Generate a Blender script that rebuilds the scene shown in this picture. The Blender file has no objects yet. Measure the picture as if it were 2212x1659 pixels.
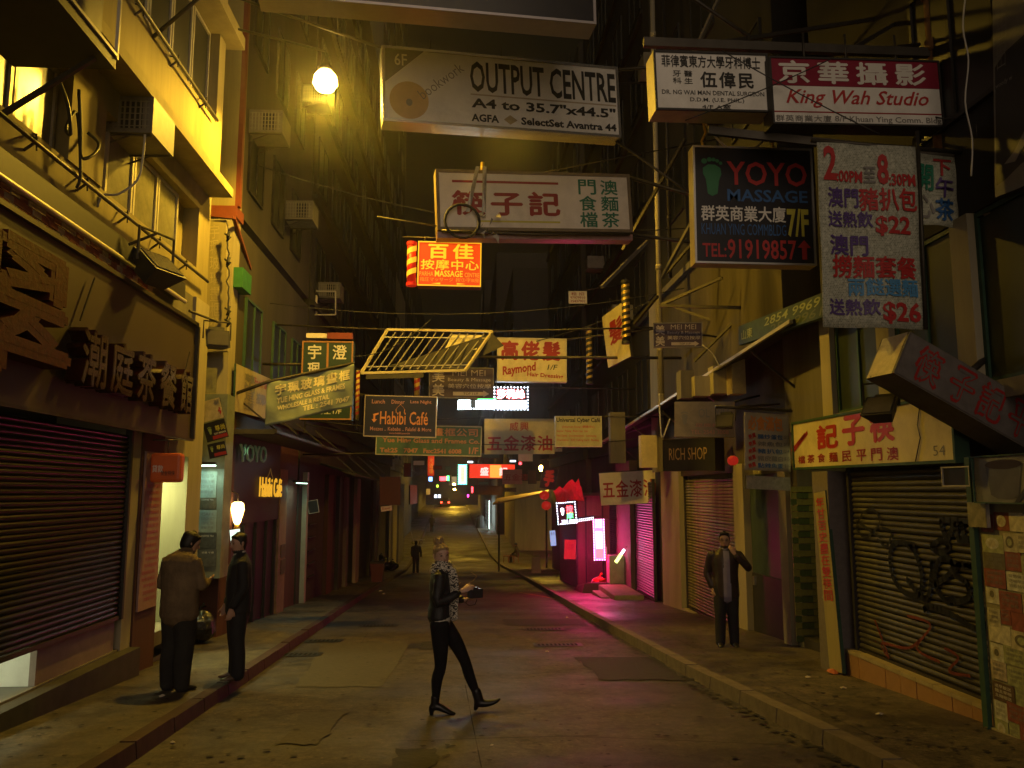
import bpy, math, random
from mathutils import Vector, Matrix
V3 = Vector
random.seed(7)
sc = bpy.context.scene

# ------------------------------------------------------------------ camera, world, lights
FP, CX, CY, CZ = 1770.0, 1106.0, 829.5, 1.7      # the photograph measured on a 2212 x 1659 grid
PITCH = math.atan((1062 - CY) / FP); YAW = math.atan((CX - 1005) * math.cos(PITCH) / FP)
SL = 0.0576                                       # the street falls away from the camera
cam = bpy.data.cameras.new('camera'); camo = bpy.data.objects.new('camera', cam); sc.collection.objects.link(camo)
camo.location = (0, 0, CZ); camo.rotation_euler = (math.pi/2 + PITCH, 0, -YAW)
cam.sensor_width = 36; cam.lens = 36 * FP / 2212; cam.clip_end = 600; cam.clip_start = .05
sc.camera = camo
w = bpy.data.worlds.new('World'); sc.world = w; w.use_nodes = True
w.node_tree.nodes['Background'].inputs[0].default_value = (.014, .0105, .0055, 1)   # city sky glow at night
w.node_tree.nodes['Background'].inputs[1].default_value = .35
fill_sun = bpy.data.lights.new('fill_sun', 'SUN'); fill_sun.energy = .9; fill_sun.angle = math.radians(60); fill_sun.color = (1, .75, .52)  # added wide fill from behind the camera, stands in for city glow
fill_suno = bpy.data.objects.new('fill_sun', fill_sun); sc.collection.objects.link(fill_suno)
fill_suno.rotation_euler = (math.radians(77), 0, math.radians(3))
sc.view_settings.view_transform = 'Standard'; sc.view_settings.look = 'None'; sc.view_settings.exposure = 0
sc.view_settings.gamma = 1; sc.view_settings.use_curve_mapping = False
cy = sc.cycles
cy.use_denoising = True; cy.max_bounces = 6; cy.diffuse_bounces = 3; cy.glossy_bounces = 3; cy.transmission_bounces = 4
cy.volume_bounces = 0; cy.sample_clamp_indirect = 4; cy.use_light_tree = True; cy.caustics_reflective = False; cy.caustics_refractive = False
HAZE = .001

# ------------------------------------------------------------------ helpers
FW = V3((math.sin(YAW)*math.cos(PITCH), math.cos(YAW)*math.cos(PITCH), math.sin(PITCH)))
RT = V3((math.cos(YAW), -math.sin(YAW), 0)); UP = RT.cross(FW)
def px(u, v, Y=None, X=None, Z=None, G=None):
    """the world point seen at (u, v) of the measured photograph on a given plane"""
    d = FW + RT * ((u - CX) / FP) - UP * ((v - CY) / FP)
    if Y is not None: t = Y / d.y
    elif X is not None: t = X / d.x
    elif Z is not None: t = (Z - CZ) / d.z
    else: t = (G - CZ) / (d.z + SL * d.y)
    return V3((0, 0, CZ)) + d * t
def gz(Y, h=0):
    if Y < 46: return -SL*Y + h
    if Y < 58:
        t = (Y-46)/12; return -SL*46 + h + (-SL*12*t + (SL+.0215)*12*t*t/2)
    z58 = -SL*46 - SL*12 + (SL+.0215)*6
    if Y < 150: return z58 + .0215*(Y-58) + h
    return z58 + .0215*92 - .01*(Y-150) + h

MATS = {}
def mat(name, col, rough=.7, metal=0, var=.25, scale=6, bump=.0, emit=None, es=1, streak=False, spec=.4, alpha=None, rv=0, grime=0):
    if name in MATS: return MATS[name]
    m = bpy.data.materials.new(name); m.use_nodes = True; MATS[name] = m
    nt = m.node_tree; N = nt.nodes; L = nt.links; b = N['Principled BSDF']
    c4 = (*col, 1)
    b.inputs['Base Color'].default_value = c4; b.inputs['Roughness'].default_value = rough; b.inputs['Metallic'].default_value = metal
    b.inputs['Specular IOR Level'].default_value = spec
    if emit:
        b.inputs['Emission Color'].default_value = (*emit, 1); b.inputs['Emission Strength'].default_value = es
    if var or bump:
        tc = N.new('ShaderNodeTexCoord'); mp = N.new('ShaderNodeMapping'); L.new(tc.outputs['Object'], mp.inputs[0])
        if streak: mp.inputs['Scale'].default_value = (1, 1, .12)
        nz = N.new('ShaderNodeTexNoise'); nz.inputs['Scale'].default_value = scale; nz.inputs['Detail'].default_value = 7; nz.inputs['Roughness'].default_value = .65
        L.new(mp.outputs[0], nz.inputs['Vector'])
        mr = N.new('ShaderNodeMapRange'); mr.inputs[1].default_value = .3; mr.inputs[2].default_value = .72
        mr.inputs[3].default_value = 1 - var; mr.inputs[4].default_value = 1 + var*.4
        L.new(nz.outputs[0], mr.inputs[0])
        mx = N.new('ShaderNodeMix'); mx.data_type = 'RGBA'; mx.blend_type = 'MULTIPLY'; mx.inputs[0].default_value = 1
        mx.inputs[6].default_value = c4; L.new(mr.outputs[0], mx.inputs[7])
        out = mx.outputs[2]
        if grime:
            n2 = N.new('ShaderNodeTexNoise'); n2.inputs['Scale'].default_value = scale*.35; n2.inputs['Detail'].default_value = 9; n2.inputs['Roughness'].default_value = .75
            L.new(mp.outputs[0], n2.inputs['Vector'])
            m2 = N.new('ShaderNodeMapRange'); m2.inputs[1].default_value = .5; m2.inputs[2].default_value = .68; m2.inputs[4].default_value = grime
            L.new(n2.outputs[0], m2.inputs[0])
            x2 = N.new('ShaderNodeMix'); x2.data_type = 'RGBA'; L.new(m2.outputs[0], x2.inputs[0]); L.new(out, x2.inputs[6])
            x2.inputs[7].default_value = (col[0]*.25+.008, col[1]*.2+.006, col[2]*.15+.004, 1); out = x2.outputs[2]
        L.new(out, b.inputs['Base Color'])
        if rv:
            m3 = N.new('ShaderNodeMapRange'); m3.inputs[3].default_value = rough - rv; m3.inputs[4].default_value = min(1, rough + rv)
            L.new(nz.outputs[0], m3.inputs[0]); L.new(m3.outputs[0], b.inputs['Roughness'])
        if bump:
            bp = N.new('ShaderNodeBump'); bp.inputs['Strength'].default_value = bump; bp.inputs['Distance'].default_value = .02
            L.new(nz.outputs[0], bp.inputs['Height']); L.new(bp.outputs[0], b.inputs['Normal'])
    return m
def glow(name, col, es=1, base=None):
    m = mat(name, base or tuple(c*.5 for c in col), .5, var=0, emit=col, es=es); return m

C = sc.collection.objects
WL = {}                                           # world location of every unrotated root or part
def props(o, label=None, cat=None, group=None, kind=None):
    if label: o['label'] = label
    if cat: o['category'] = cat
    if group: o['group'] = group
    if kind: o['kind'] = kind
    return o
def thing(name, label, cat, loc, group=None, rz=0):
    o = bpy.data.objects.new(name, None); C.link(o); o.location = loc; o.rotation_euler = (0, 0, rz); o.empty_display_size = .1
    WL[o] = V3(loc); return props(o, label, cat, group)

def cat(P, k=3):
    """Catmull-Rom through tuples of equal length"""
    out = []
    for i in range(len(P)-1):
        p0, p1, p2, p3 = P[max(i-1,0)], P[i], P[i+1], P[min(i+2, len(P)-1)]
        for j in range(k):
            t = j/k; out.append(tuple(.5*((2*b)+(c-a)*t+(2*a-5*b+4*c-d)*t*t+(3*b-a-3*c+d)*t**3) for a, b, c, d in zip(p0, p1, p2, p3)))
    out.append(tuple(P[-1])); return out
class MB:
    def __init__(s): s.v = []; s.f = []; s.m = []
    def poly(s, pts, mi=0):
        n = len(s.v); s.v += [V3(p) for p in pts]; s.f.append(tuple(range(n, n+len(pts)))); s.m.append(mi); return s
    def raw(s, vs, fs, mi=0):
        n = len(s.v); s.v += [V3(p) for p in vs]
        for f in fs: s.f.append(tuple(n+i for i in f)); s.m.append(mi)
        return s
    def obox(s, o, a, b, c, mi=0):
        """box from corner o along the edge vectors a, b, c"""
        o, a, b, c = V3(o), V3(a), V3(b), V3(c)
        if a.cross(b).dot(c) < 0: a, b = b, a
        p = [o, o+a, o+a+b, o+b, o+c, o+a+c, o+a+b+c, o+b+c]
        return s.raw(p, [(0,3,2,1),(4,5,6,7),(0,1,5,4),(1,2,6,5),(2,3,7,6),(3,0,4,7)], mi)
    def box(s, x0, x1, y0, y1, z0, z1, mi=0): return s.obox((x0,y0,z0), (x1-x0,0,0), (0,y1-y0,0), (0,0,z1-z0), mi)
    def bar(s, p, q, w=.04, h=None, mi=0):
        p, q = V3(p), V3(q); d = (q-p); L = d.length
        if L < 1e-6: return s
        d /= L; u = V3((0,0,1)) if abs(d.z) < .9 else V3((0,1,0)); a = d.cross(u).normalized(); b = a.cross(d); h = h or w
        return s.obox(p - a*w/2 - b*h/2, a*w, b*h, d*L, mi)
    def tube(s, pts, r, n=8, mi=0, cap=True):
        pts = [V3(p) for p in pts]; base = len(s.v); K = len(pts); prev = None
        for i, p in enumerate(pts):
            t = (pts[min(i+1,K-1)] - pts[max(i-1,0)]).normalized()
            if prev is None: a = t.cross(V3((0,0,1)) if abs(t.z) < .9 else V3((0,1,0))).normalized()
            else: a = (prev - t*prev.dot(t)).normalized()
            prev = a; b = t.cross(a); rr = r[i] if isinstance(r, (list, tuple)) else r
            for k in range(n):
                an = 2*math.pi*k/n; s.v.append(p + a*math.cos(an)*rr + b*math.sin(an)*rr)
        for i in range(K-1):
            for k in range(n):
                k2 = (k+1) % n; s.f.append((base+i*n+k, base+i*n+k2, base+(i+1)*n+k2, base+(i+1)*n+k)); s.m.append(mi)
        if cap:
            s.f.append(tuple(base+k for k in range(n))[::-1]); s.m.append(mi)
            s.f.append(tuple(base+(K-1)*n+k for k in range(n))); s.m.append(mi)
        return s
    def build(s, name, mats, parent=None, smooth=False, local=False, bevel=0):
        me = bpy.data.meshes.new(name); vs = s.v
        if local or not vs: c = V3((0,0,0))
        else:
            lo = [min(p[i] for p in vs) for i in range(3)]; hi = [max(p[i] for p in vs) for i in range(3)]; c = V3([(a+b)/2 for a, b in zip(lo, hi)])
        me.from_pydata([tuple(p - c) for p in vs], [], s.f)
        for m in (mats if isinstance(mats, (list, tuple)) else [mats]): me.materials.append(m)
        me.polygons.foreach_set('material_index', s.m)
        if smooth: me.polygons.foreach_set('use_smooth', [True]*len(s.f))
        me.update()
        o = bpy.data.objects.new(name, me); C.link(o)
        if bevel:
            b = o.modifiers.new('b', 'BEVEL'); b.width = bevel; b.segments = 2; b.limit_method = 'ANGLE'
        if parent is not None:
            o.parent = parent
            if local: WL[o] = V3((0,0,0))
            else: o.location = c - WL[parent]; WL[o] = c
        else: o.location = c; WL[o] = V3(c)
        return o
def share(o, name, wloc, parent):
    c = bpy.data.objects.new(name, o.data); C.link(c); c.parent = parent; c.location = V3(wloc) - WL[parent]; WL[c] = V3(wloc); return c
def dup(root, loc, label=None, group=None, rz=None, scale=None):
    """copy of a thing with copies of its parts and sub-parts"""
    r = root.copy(); C.link(r); r.location = loc; WL[r] = V3(loc)
    if rz is not None: r.rotation_euler = (0, 0, rz)
    if scale: r.scale = (scale,)*3
    props(r, label, None, group)
    for ch in list(root.children):
        c = ch.copy(); C.link(c); c.parent = r
        for g in list(ch.children):
            d = g.copy(); C.link(d); d.parent = c
    return r
def struct(name, mb, m, **k): return props(mb.build(name, m, **k), kind='structure')

def tube_lamp(parent, loc, sx, sy, e, col):
    """the light an assumed fluorescent fitting throws downwards"""
    l = bpy.data.lights.new('tube_lamp_light', 'AREA'); l.shape = 'RECTANGLE'; l.size = sx; l.size_y = sy; l.energy = e; l.color = col
    o = bpy.data.objects.new('tube_lamp_light', l); C.link(o); o.parent = parent; o.location = V3(loc)-WL[parent]; return o
# text as thin flat print
TX = {}
def text2d(s, bold=0, sp=1, shear=0):
    key = (s, bold, sp, shear)
    if key in TX: return TX[key]
    cu = bpy.data.curves.new('lettering', 'FONT'); cu.body = s; cu.resolution_u = 2; cu.offset = bold; cu.space_character = sp; cu.shear = shear; cu.space_line = .95
    o = bpy.data.objects.new('lettering', cu); me = bpy.data.meshes.new_from_object(o)
    vs = [v.co.copy() for v in me.vertices]; fs = [tuple(p.vertices) for p in me.polygons]
    bpy.data.objects.remove(o); bpy.data.meshes.remove(me)
    if not vs: TX[key] = ([], [], 1); return TX[key]
    x0 = min(v.x for v in vs); x1 = max(v.x for v in vs); y0 = min(v.y for v in vs); y1 = max(v.y for v in vs)
    wv = max(x1-x0, 1e-6); hv = max(y1-y0, 1e-6)
    TX[key] = ([((v.x-x0)/wv, 1-(v.y-y0)/hv) for v in vs], fs, wv/hv); return TX[key]
def put_text(parent, s, O, U, W, N, box, m, bold=.01, sp=1, shear=0, rot=0, eps=.006, name='lettering', vertical=False, ripple=None, thick=0):
    """s printed in the fraction box (x0,y0,x1,y1) of the face with corner O, edge vectors U (right) and W (down), normal N"""
    mb = MB(); x0, y0, x1, y1 = box
    rows = []; cjk = any(ord(c_) > 0x2e00 for c_ in s); bb = 0
    if cjk and bold > 0: bb, bold = bold, 0
    if vertical:
        n = len(s); hh = (y1-y0)/n
        for i, ch in enumerate(s):
            if ch != ' ': rows.append((ch, (x0, y0+i*hh+hh*.05, x1, y0+(i+1)*hh-hh*.05)))
    else: rows.append((s, box))
    Ul, Wl = U.length, W.length
    for t, (a0, b0, a1, b1) in rows:
        vs, fs, asp = text2d(t, bold, sp, shear)
        cp_ = [(0, 0)] if not bb else [(0,0),(bb,0),(-bb,0),(0,bb),(0,-bb)]
        for ci_, (ox, oy) in enumerate(cp_):
          out = []; qx = .9/max(asp,1e-3)*ox*(1-0); qy = .9*oy
          for x, y in vs:
            x, y = x+qx, y+qy
            fx = a0+(a1-a0)*x; fy = b0+(b1-b0)*y
            if rot:
                cxm, cym = (a0+a1)/2*Ul, (b0+b1)/2*Wl; dx, dy = fx*Ul-cxm, fy*Wl-cym
                ca, sa = math.cos(rot), math.sin(rot); fx = (cxm+dx*ca+dy*sa)/Ul; fy = (cym-dx*sa+dy*ca)/Wl
            e = eps + ci_*.0004 + (ripple(fx, fy) if ripple else 0)
            out.append(O + U*fx + W*fy + N*e)
          mb.raw(out, [f[::-1] for f in fs])
          if thick:
            k = len(out); mb.raw([p + N*(thick+ci_*.001) for p in out], fs)
            ed = set()
            for f in fs:
                for i in range(len(f)): ed.add((f[i], f[(i+1) % len(f)]))
            base = len(mb.v) - 2*k
            for (a, b) in ed:
                if (b, a) not in ed: mb.f.append((base+a, base+b, base+k+b, base+k+a)); mb.m.append(0)
    if mb.v: return mb.build(name, m, parent)

def faceframe(corners, yl=None, yr=None, X=None, depths=None, ortho=True):
    if X is not None: P = [px(u, v, X=X) for u, v in corners]
    elif depths: P = [px(u, v, Y=d) for (u, v), d in zip(corners, depths)]
    else: P = [px(*corners[0], Y=yl), px(*corners[1], Y=yr), px(*corners[2], Y=yr), px(*corners[3], Y=yl)]
    c = sum(P, V3())/4; U = ((P[1]-P[0])+(P[2]-P[3]))/2; W = ((P[3]-P[0])+(P[2]-P[1]))/2
    if ortho: W = W - U*(W.dot(U)/U.dot(U))
    N = W.cross(U).normalized()
    return c - U/2 - W/2, U, W, N
def fbox(box, corners):
    """a box given in photo pixels becomes fractions of the face"""
    x0, y0, x1, y1 = box
    if max(box) <= 2: return box
    (ax, ay), (bx, by), _, (dx, dy) = corners
    ux, uy, vx, vy = bx-ax, by-ay, dx-ax, dy-ay; det = ux*vy-uy*vx
    def inv(u, v): u -= ax; v -= ay; return (u*vy-v*vx)/det, (ux*v-uy*u)/det
    cu, cv = inv((x0+x1)/2, (y0+y1)/2); wv = (x1-x0)/math.hypot(ux, uy); hv = (y1-y0)/math.hypot(vx, vy)
    return (cu-wv/2, cv-hv/2, cu+wv/2, cv+hv/2)
def fpx(F, X, box):
    """photo box to face fractions on the facade plane x = X"""
    O, U, W, N = F; x0, y0, x1, y1 = box; ym = (y0+y1)/2; xm = (x0+x1)/2
    fx = lambda u, v: (px(u, v, X=X)-O).dot(U)/U.dot(U); fy = lambda u, v: (px(u, v, X=X)-O).dot(W)/W.dot(W)
    return (fx(x0, ym), fy(xm, y0), fx(x1, ym), fy(xm, y1))
def rect(parent, name, O, U, W, N, box, m, e=.004, t=.0):
    x0, y0, x1, y1 = box; a = O+U*x0+W*y0+N*e; mb = MB()
    if t: mb.obox(a, U*(x1-x0), W*(y1-y0), N*t)
    else: mb.poly([a, a+W*(y1-y0), a+U*(x1-x0)+W*(y1-y0), a+U*(x1-x0)])
    return mb.build(name, m, parent)
def shape(parent, name, O, U, W, N, pts, m, e=.006):
    return MB().poly([O+U*x+W*y+N*e for x, y in pts][::-1], m and 0).build(name, m, parent)
def sign(name, label, corners, yl=None, yr=None, X=None, face=None, texts=(), depth=.18, frame=None, fw=.03, cat='sign', side=None, group=None, depths=None, off=0):
    O, U, W, N = faceframe(corners, yl, yr, X, depths)
    O = O + N*off
    r = thing(name, label, cat, O + U/2 + W/2, group)
    MB().obox(O, U, W, -N*depth).build('box', side or frame or M_DARK, r)
    rect(r, 'face', O, U, W, N, (.002, .002, .998, .998), face, e=.003, t=.004)
    if frame:
        fu, fv = fw/U.length, fw/W.length; mb = MB()
        for (a, b, c, d) in ((0,0,1,fv),(0,1-fv,1,1),(0,fv,fu,1-fv),(1-fu,fv,1,1-fv)):
            mb.obox(O+U*a+W*b+N*.001, U*(c-a), W*(d-b), N*.022)
        mb.build('frame', frame, r)
    for t in texts:
        s, box, m = t[:3]; kw = t[3] if len(t) > 3 else {}
        put_text(r, s, O, U, W, N, fbox(box, corners), m, **{'eps': .011, **kw})
    return r, (O, U, W, N)
def hang(parent, pts, r=.012, m=None, name='bracket', n=6):
    return MB().tube(pts, r, n).build(name, m or M_IRON, parent, smooth=True)
def curve_pts(a, b, sag, n=10):
    a, b = V3(a), V3(b); return [a.lerp(b, i/n) - V3((0,0,sag*4*(i/n)*(1-i/n))) for i in range(n+1)]
def cable(label, a, b, sag=.2, r=.008, m=None, pts=None):
    mb = MB().tube([V3(q) for q in cat([tuple(p) for p in pts], 4)] if pts else curve_pts(a, b, sag), r, 5); o = mb.build('cable', m or M_CABLE, smooth=True)
    return props(o, label, 'cable')

# ------------------------------------------------------------------ materials
M_DARK = mat('dark_paint', (.03,.028,.026), .6)
M_IRON = mat('iron', (.07,.062,.05), .5, .6, grime=.5)
M_CABLE = mat('cable', (.03,.03,.03), .5, var=0)
M_CABLEW = mat('cable_pale', (.5,.48,.42), .6, var=.1)
M_STEEL = mat('steel', (.45,.44,.42), .35, .8, var=.2)
M_WHITE = mat('white_acrylic', (.8,.79,.74), .35, var=.12, scale=3, grime=.25)
M_WARM = mat('warm_acrylic', (.8,.73,.62), .4, var=.15, scale=2.5, grime=.3)
M_YEL = mat('yellow_board', (.66,.58,.34), .5, var=.2, scale=3, grime=.35)
M_PURP = mat('purple_board', (.04,.022,.055), .5, var=.2)
M_BLK = mat('black_face', (.022,.022,.028), .3, var=.2)
M_NAVY = mat('navy_face', (.014,.014,.022), .4, var=.2)
M_GRN = mat('green_board', (.018,.05,.032), .5, var=.25)
M_TGRN = mat('teal_board', (.07,.15,.13), .5, var=.25)
T_BLK = mat('black_print', (.02,.02,.02), .5, var=0)
T_RED = mat('red_print', (.42,.03,.03), .5, var=0)
T_DRED = mat('dark_red_print', (.3,.02,.02), .5, var=0)
T_GRN = mat('green_print', (.02,.17,.1), .5, var=0)
T_BLUE = mat('blue_print', (.03,.11,.3), .5, var=0)
T_SKY = mat('sky_blue_print', (.08,.26,.5), .5, var=0)
T_PUR = mat('purple_print', (.09,.05,.2), .5, var=0)
T_WHT = mat('white_print', (.7,.68,.62), .5, var=0)
T_YEL = mat('yellow_print', (.55,.5,.06), .5, var=0)
T_GREY = mat('grey_print', (.2,.19,.18), .5, var=0)
T_ORG = mat('orange_print', (.62,.25,.07), .5, var=0)
T_LAV = mat('lavender_print', (.33,.29,.36), .5, var=0)
T_PINK = mat('pink_print', (.5,.22,.17), .5, var=0)
M_MAROON = mat('maroon_face', (.25,.02,.045), .35, var=.12)
M_PLAST = mat('plaster', (.36,.32,.22), .85, var=.25, scale=2.2, bump=.25, streak=True, grime=.25)
M_PLAST2 = mat('plaster_grey', (.17,.155,.13), .9, var=.35, scale=1.5, bump=.3, streak=True, grime=.5)
M_WALLD = mat('old_wall', (.055,.047,.037), .9, var=.4, scale=1.2, bump=.3, streak=True, grime=.5)
M_WALLR = mat('red_brown_wall', (.1,.04,.027), .8, var=.35, scale=2, bump=.2, streak=True, grime=.4)
M_GLASS = mat('dark_glass', (.02,.021,.02), .4, var=.1, spec=.35)
M_GLASSF = mat('frosted_glass', (.24,.23,.16), .25, var=.3, scale=5, grime=.3, spec=.5)
M_ALU = mat('window_aluminium', (.5,.47,.38), .45, .3, var=.15)
M_GREENP = mat('green_paint', (.03,.08,.05), .6, var=.3)
M_REDB = mat('red_band', (.17,.035,.014), .7, var=.2)
M_GOLD = mat('gold_foil', (.6,.42,.1), .3, .5, var=.1)
M_BAG = mat('bin_bag', (.012,.012,.014), .22, var=.2, bump=.8, scale=14)
M_TARP = mat('tarpaulin', (.06,.055,.045), .8, var=.4, bump=.4)
M_PAPER = mat('paper', (.6,.56,.48), .8, var=.2)
# ------------------------------------------------------------------ ground
KL = [(-6,-2.5),(7,-2.57),(10.7,-2.64),(24.8,-3.0),(45,-3.2),(60,-3.5),(90,-4.1),(140,-5.1),(190,-6.2)]
KR = [(-6,3.1),(6.3,2.99),(11,2.78),(18.7,2.69),(41,2.56),(48,2.4),(60,1.76),(90,1.22),(140,.4),(190,-.6)]
def lerp_tab(t, y):
    for (a, b), (c, d) in zip(t, t[1:]):
        if y <= c: return b + (d-b)*(y-a)/(c-a)
    return t[-1][1]
kl = lambda y: lerp_tab(KL, y)
kr = lambda y: lerp_tab(KR, y)
ys = [-6 + i*1.0 for i in range(60)] + [54+i*3 for i in range(46)]
def surf_mat(name, c1, c2, rough, crack=.5, wet=0.25, sc_=1.0):
    m = bpy.data.materials.new(name); m.use_nodes = True; nt = m.node_tree; N = nt.nodes; L = nt.links; b = N['Principled BSDF']
    tc = N.new('ShaderNodeTexCoord')
    def noise(s, d=8, r=.65):
        n = N.new('ShaderNodeTexNoise'); n.inputs['Scale'].default_value = s; n.inputs['Detail'].default_value = d; n.inputs['Roughness'].default_value = r
        L.new(tc.outputs['Object'], n.inputs['Vector']); return n
    def rng(src, a, b_, c, d):
        r = N.new('ShaderNodeMapRange'); r.inputs[1].default_value = a; r.inputs[2].default_value = b_; r.inputs[3].default_value = c; r.inputs[4].default_value = d
        L.new(src, r.inputs[0]); return r.outputs[0]
    big = noise(.45*sc_); mid = noise(3.1*sc_); fine = noise(46, 6, .8)
    mx = N.new('ShaderNodeMix'); mx.data_type = 'RGBA'; mx.inputs[6].default_value = (*c1, 1); mx.inputs[7].default_value = (*c2, 1)
    L.new(rng(big.outputs[0], .38, .62, 0, 1), mx.inputs[0])
    m2 = N.new('ShaderNodeMix'); m2.data_type = 'RGBA'; m2.blend_type = 'MULTIPLY'; m2.inputs[0].default_value = 1
    L.new(mx.outputs[2], m2.inputs[6]); L.new(rng(mid.outputs[0], .3, .7, .45, 1.4), m2.inputs[7])
    m3 = N.new('ShaderNodeMix'); m3.data_type = 'RGBA'; m3.blend_type = 'MULTIPLY'; m3.inputs[0].default_value = 1
    L.new(m2.outputs[2], m3.inputs[6]); L.new(rng(fine.outputs[0], .3, .7, .35, 1.6), m3.inputs[7])
    grit = noise(13*sc_, 4, .75); stain = noise(1.3*sc_, 10, .8)
    for src_ in (rng(grit.outputs[0], .32, .68, .5, 1.45), rng(stain.outputs[0], .52, .6, 1, .5)):
        mm_ = N.new('ShaderNodeMix'); mm_.data_type = 'RGBA'; mm_.blend_type = 'MULTIPLY'; mm_.inputs[0].default_value = 1
        L.new(m3.outputs[2], mm_.inputs[6]); L.new(src_, mm_.inputs[7]); m3 = mm_
    vo = N.new('ShaderNodeTexVoronoi'); vo.feature = 'DISTANCE_TO_EDGE'; vo.inputs['Scale'].default_value = .42*sc_
    wp = N.new('ShaderNodeVectorMath'); wp.operation = 'ADD'; sm = N.new('ShaderNodeVectorMath'); sm.operation = 'SCALE'; sm.inputs[3].default_value = .7
    L.new(mid.outputs['Color'], sm.inputs[0]); L.new(sm.outputs[0], wp.inputs[0]); L.new(tc.outputs['Object'], wp.inputs[1]); L.new(wp.outputs[0], vo.inputs['Vector'])
    cr = rng(vo.outputs['Distance'], 0, .02, 1-crack, 1)
    m4 = N.new('ShaderNodeMix'); m4.data_type = 'RGBA'; m4.blend_type = 'MULTIPLY'; m4.inputs[0].default_value = 1
    L.new(m3.outputs[2], m4.inputs[6]); L.new(cr, m4.inputs[7]); L.new(m4.outputs[2], b.inputs['Base Color'])
    L.new(rng(big.outputs[0], .35, .65, rough-wet, rough+.1), b.inputs['Roughness'])
    bp = N.new('ShaderNodeBump'); bp.inputs['Strength'].default_value = .55; bp.inputs['Distance'].default_value = .012
    ad = N.new('ShaderNodeMath'); ad.operation = 'ADD'; L.new(fine.outputs[0], ad.inputs[0]); L.new(mid.outputs[0], ad.inputs[1])
    L.new(ad.outputs[0], bp.inputs['Height']); L.new(bp.outputs[0], b.inputs['Normal'])
    return m
M_ROAD = surf_mat('asphalt', (.046,.036,.026), (.078,.06,.042), .72)
M_PAVE = surf_mat('pavement_concrete', (.065,.052,.034), (.1,.08,.05), .66, crack=.45, wet=.3)
M_KERB = mat('kerb_concrete', (.16,.13,.1), .7, var=.4, scale=8, bump=.4)
M_KERBR = mat('kerb_red_paint', (.05,.022,.016), .7, var=.45, scale=7, bump=.4)
M_PATCH_SHADOW = mat('asphalt_patch_and_shadow', (.03,.027,.024), .75, var=.35, scale=14, bump=.4)
M_PATCH2 = mat('asphalt_patch_pale', (.075,.062,.044), .75, var=.35, scale=14, bump=.4)
def strip(name, fa, fb, h, m, n=4, h2=None, y0=-6, y1=190):
    mb = MB(); yy = [y for y in ys if y0 <= y <= y1]
    for j, y in enumerate(yy):
        a, b = fa(y), fb(y)
        for i in range(n+1): mb.v.append(V3((a+(b-a)*i/n, y, gz(y, h))))
    for j in range(len(yy)-1):
        for i in range(n): mb.f.append((j*(n+1)+i, j*(n+1)+i+1, (j+1)*(n+1)+i+1, (j+1)*(n+1)+i)); mb.m.append(0)
    return struct(name, mb, m)
strip('ground', lambda y: -60, lambda y: 60, -.06, M_PATCH_SHADOW, 2)
strip('road', lambda y: kl(y)-.02, lambda y: kr(y)+.02, 0, M_ROAD)
pvl = strip('pavement', lambda y: -9, lambda y: kl(y)-.13, .13, M_PAVE)
pvr = strip('pavement', lambda y: kr(y)+.15, lambda y: 9, .13, M_PAVE)
def kerb(side, f, wd, m):
    mb = MB(); Y = 44.0; root = None; y = -5.0
    first = MB().box(f(y), f(y)-wd if side < 0 else f(y)+wd, y, y+.05, gz(y, -.05), gz(y, .14))
    root = struct('kerb', first, m)
    while y < Y:
        L = .92; a, b = f(y), f(y+L); q = -wd if side < 0 else wd; dz = random.uniform(-.005, .007); g = .012
        p = [(a, y+g), (a+q, y+g), (b+q, y+L-g), (b, y+L-g)]
        bt = [V3((p[i][0], p[i][1], gz(p[i][1], -.05))) for i in range(4)]; tp = [V3((p[i][0]+(.02*(1 if side < 0 else -1)*-1 if i in (0,3) else 0), p[i][1], gz(p[i][1], .135+dz))) for i in range(4)]
        MB().raw(bt+tp, [(0,3,2,1),(4,5,6,7),(0,1,5,4),(1,2,6,5),(2,3,7,6),(3,0,4,7)]).build('kerb_stone', m, root)
        y += L
    mb = MB()
    yy = [v for v in ys if v >= 43]
    for j in range(len(yy)-1):
        a, b = yy[j], yy[j+1]; q = -wd if side < 0 else wd
        mb.raw([(f(a),a,gz(a,-.05)),(f(b),b,gz(b,-.05)),(f(b),b,gz(b,.135)),(f(a),a,gz(a,.135)),(f(a)+q,a,gz(a,.135)),(f(b)+q,b,gz(b,.135))], [(0,1,2,3),(3,2,5,4)])
    mb.build('far_kerb', m, root)
kerb(-1, kl, .15, M_KERBR); kerb(1, kr, .17, M_KERB)
# slab joints in the road: recessed dark lines, repair patches, a shadow painted dark
def flat(name, label, u0, v0, u1, v1, m, cat, h=.004, G=0, kind=None, skew=0, parent=None):
    a, b, c, d = px(u0, v1, G=G), px(u1, v1, G=G), px(u1+skew, v0, G=G), px(u0+skew, v0, G=G)
    Q_ = []
    for p_, q_ in ((a,b),(b,c),(c,d),(d,a)):
        for k_ in range(7):
            t_ = p_.lerp(q_, k_/7); t_ += V3((random.uniform(-.035,.035), random.uniform(-.05,.05), 0)); t_.z = gz(t_.y, G+h); Q_.append(t_)
    o = MB().poly(Q_).build(name, m, parent)
    return o
for i, (u0, v0, u1, v1, sk, pale) in enumerate([(640,1390,830,1485,60,1),(830,1620,920,1680,30,0),(1095,1338,1270,1352,-10,0),(905,1386,985,1404,8,0),(1300,1420,1480,1470,-60,0),(600,1540,690,1610,60,1)]):  # thin strip across the right half is a road shadow painted dark
    props(flat('road_patch_and_shadow', '', u0, v0, u1, v1, M_PATCH2 if pale else M_PATCH_SHADOW, '', h=.006+i*.0008, skew=sk), kind='structure')
M_JOINT = mat('joint_line', (.02,.017,.014), .9, var=0)
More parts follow.
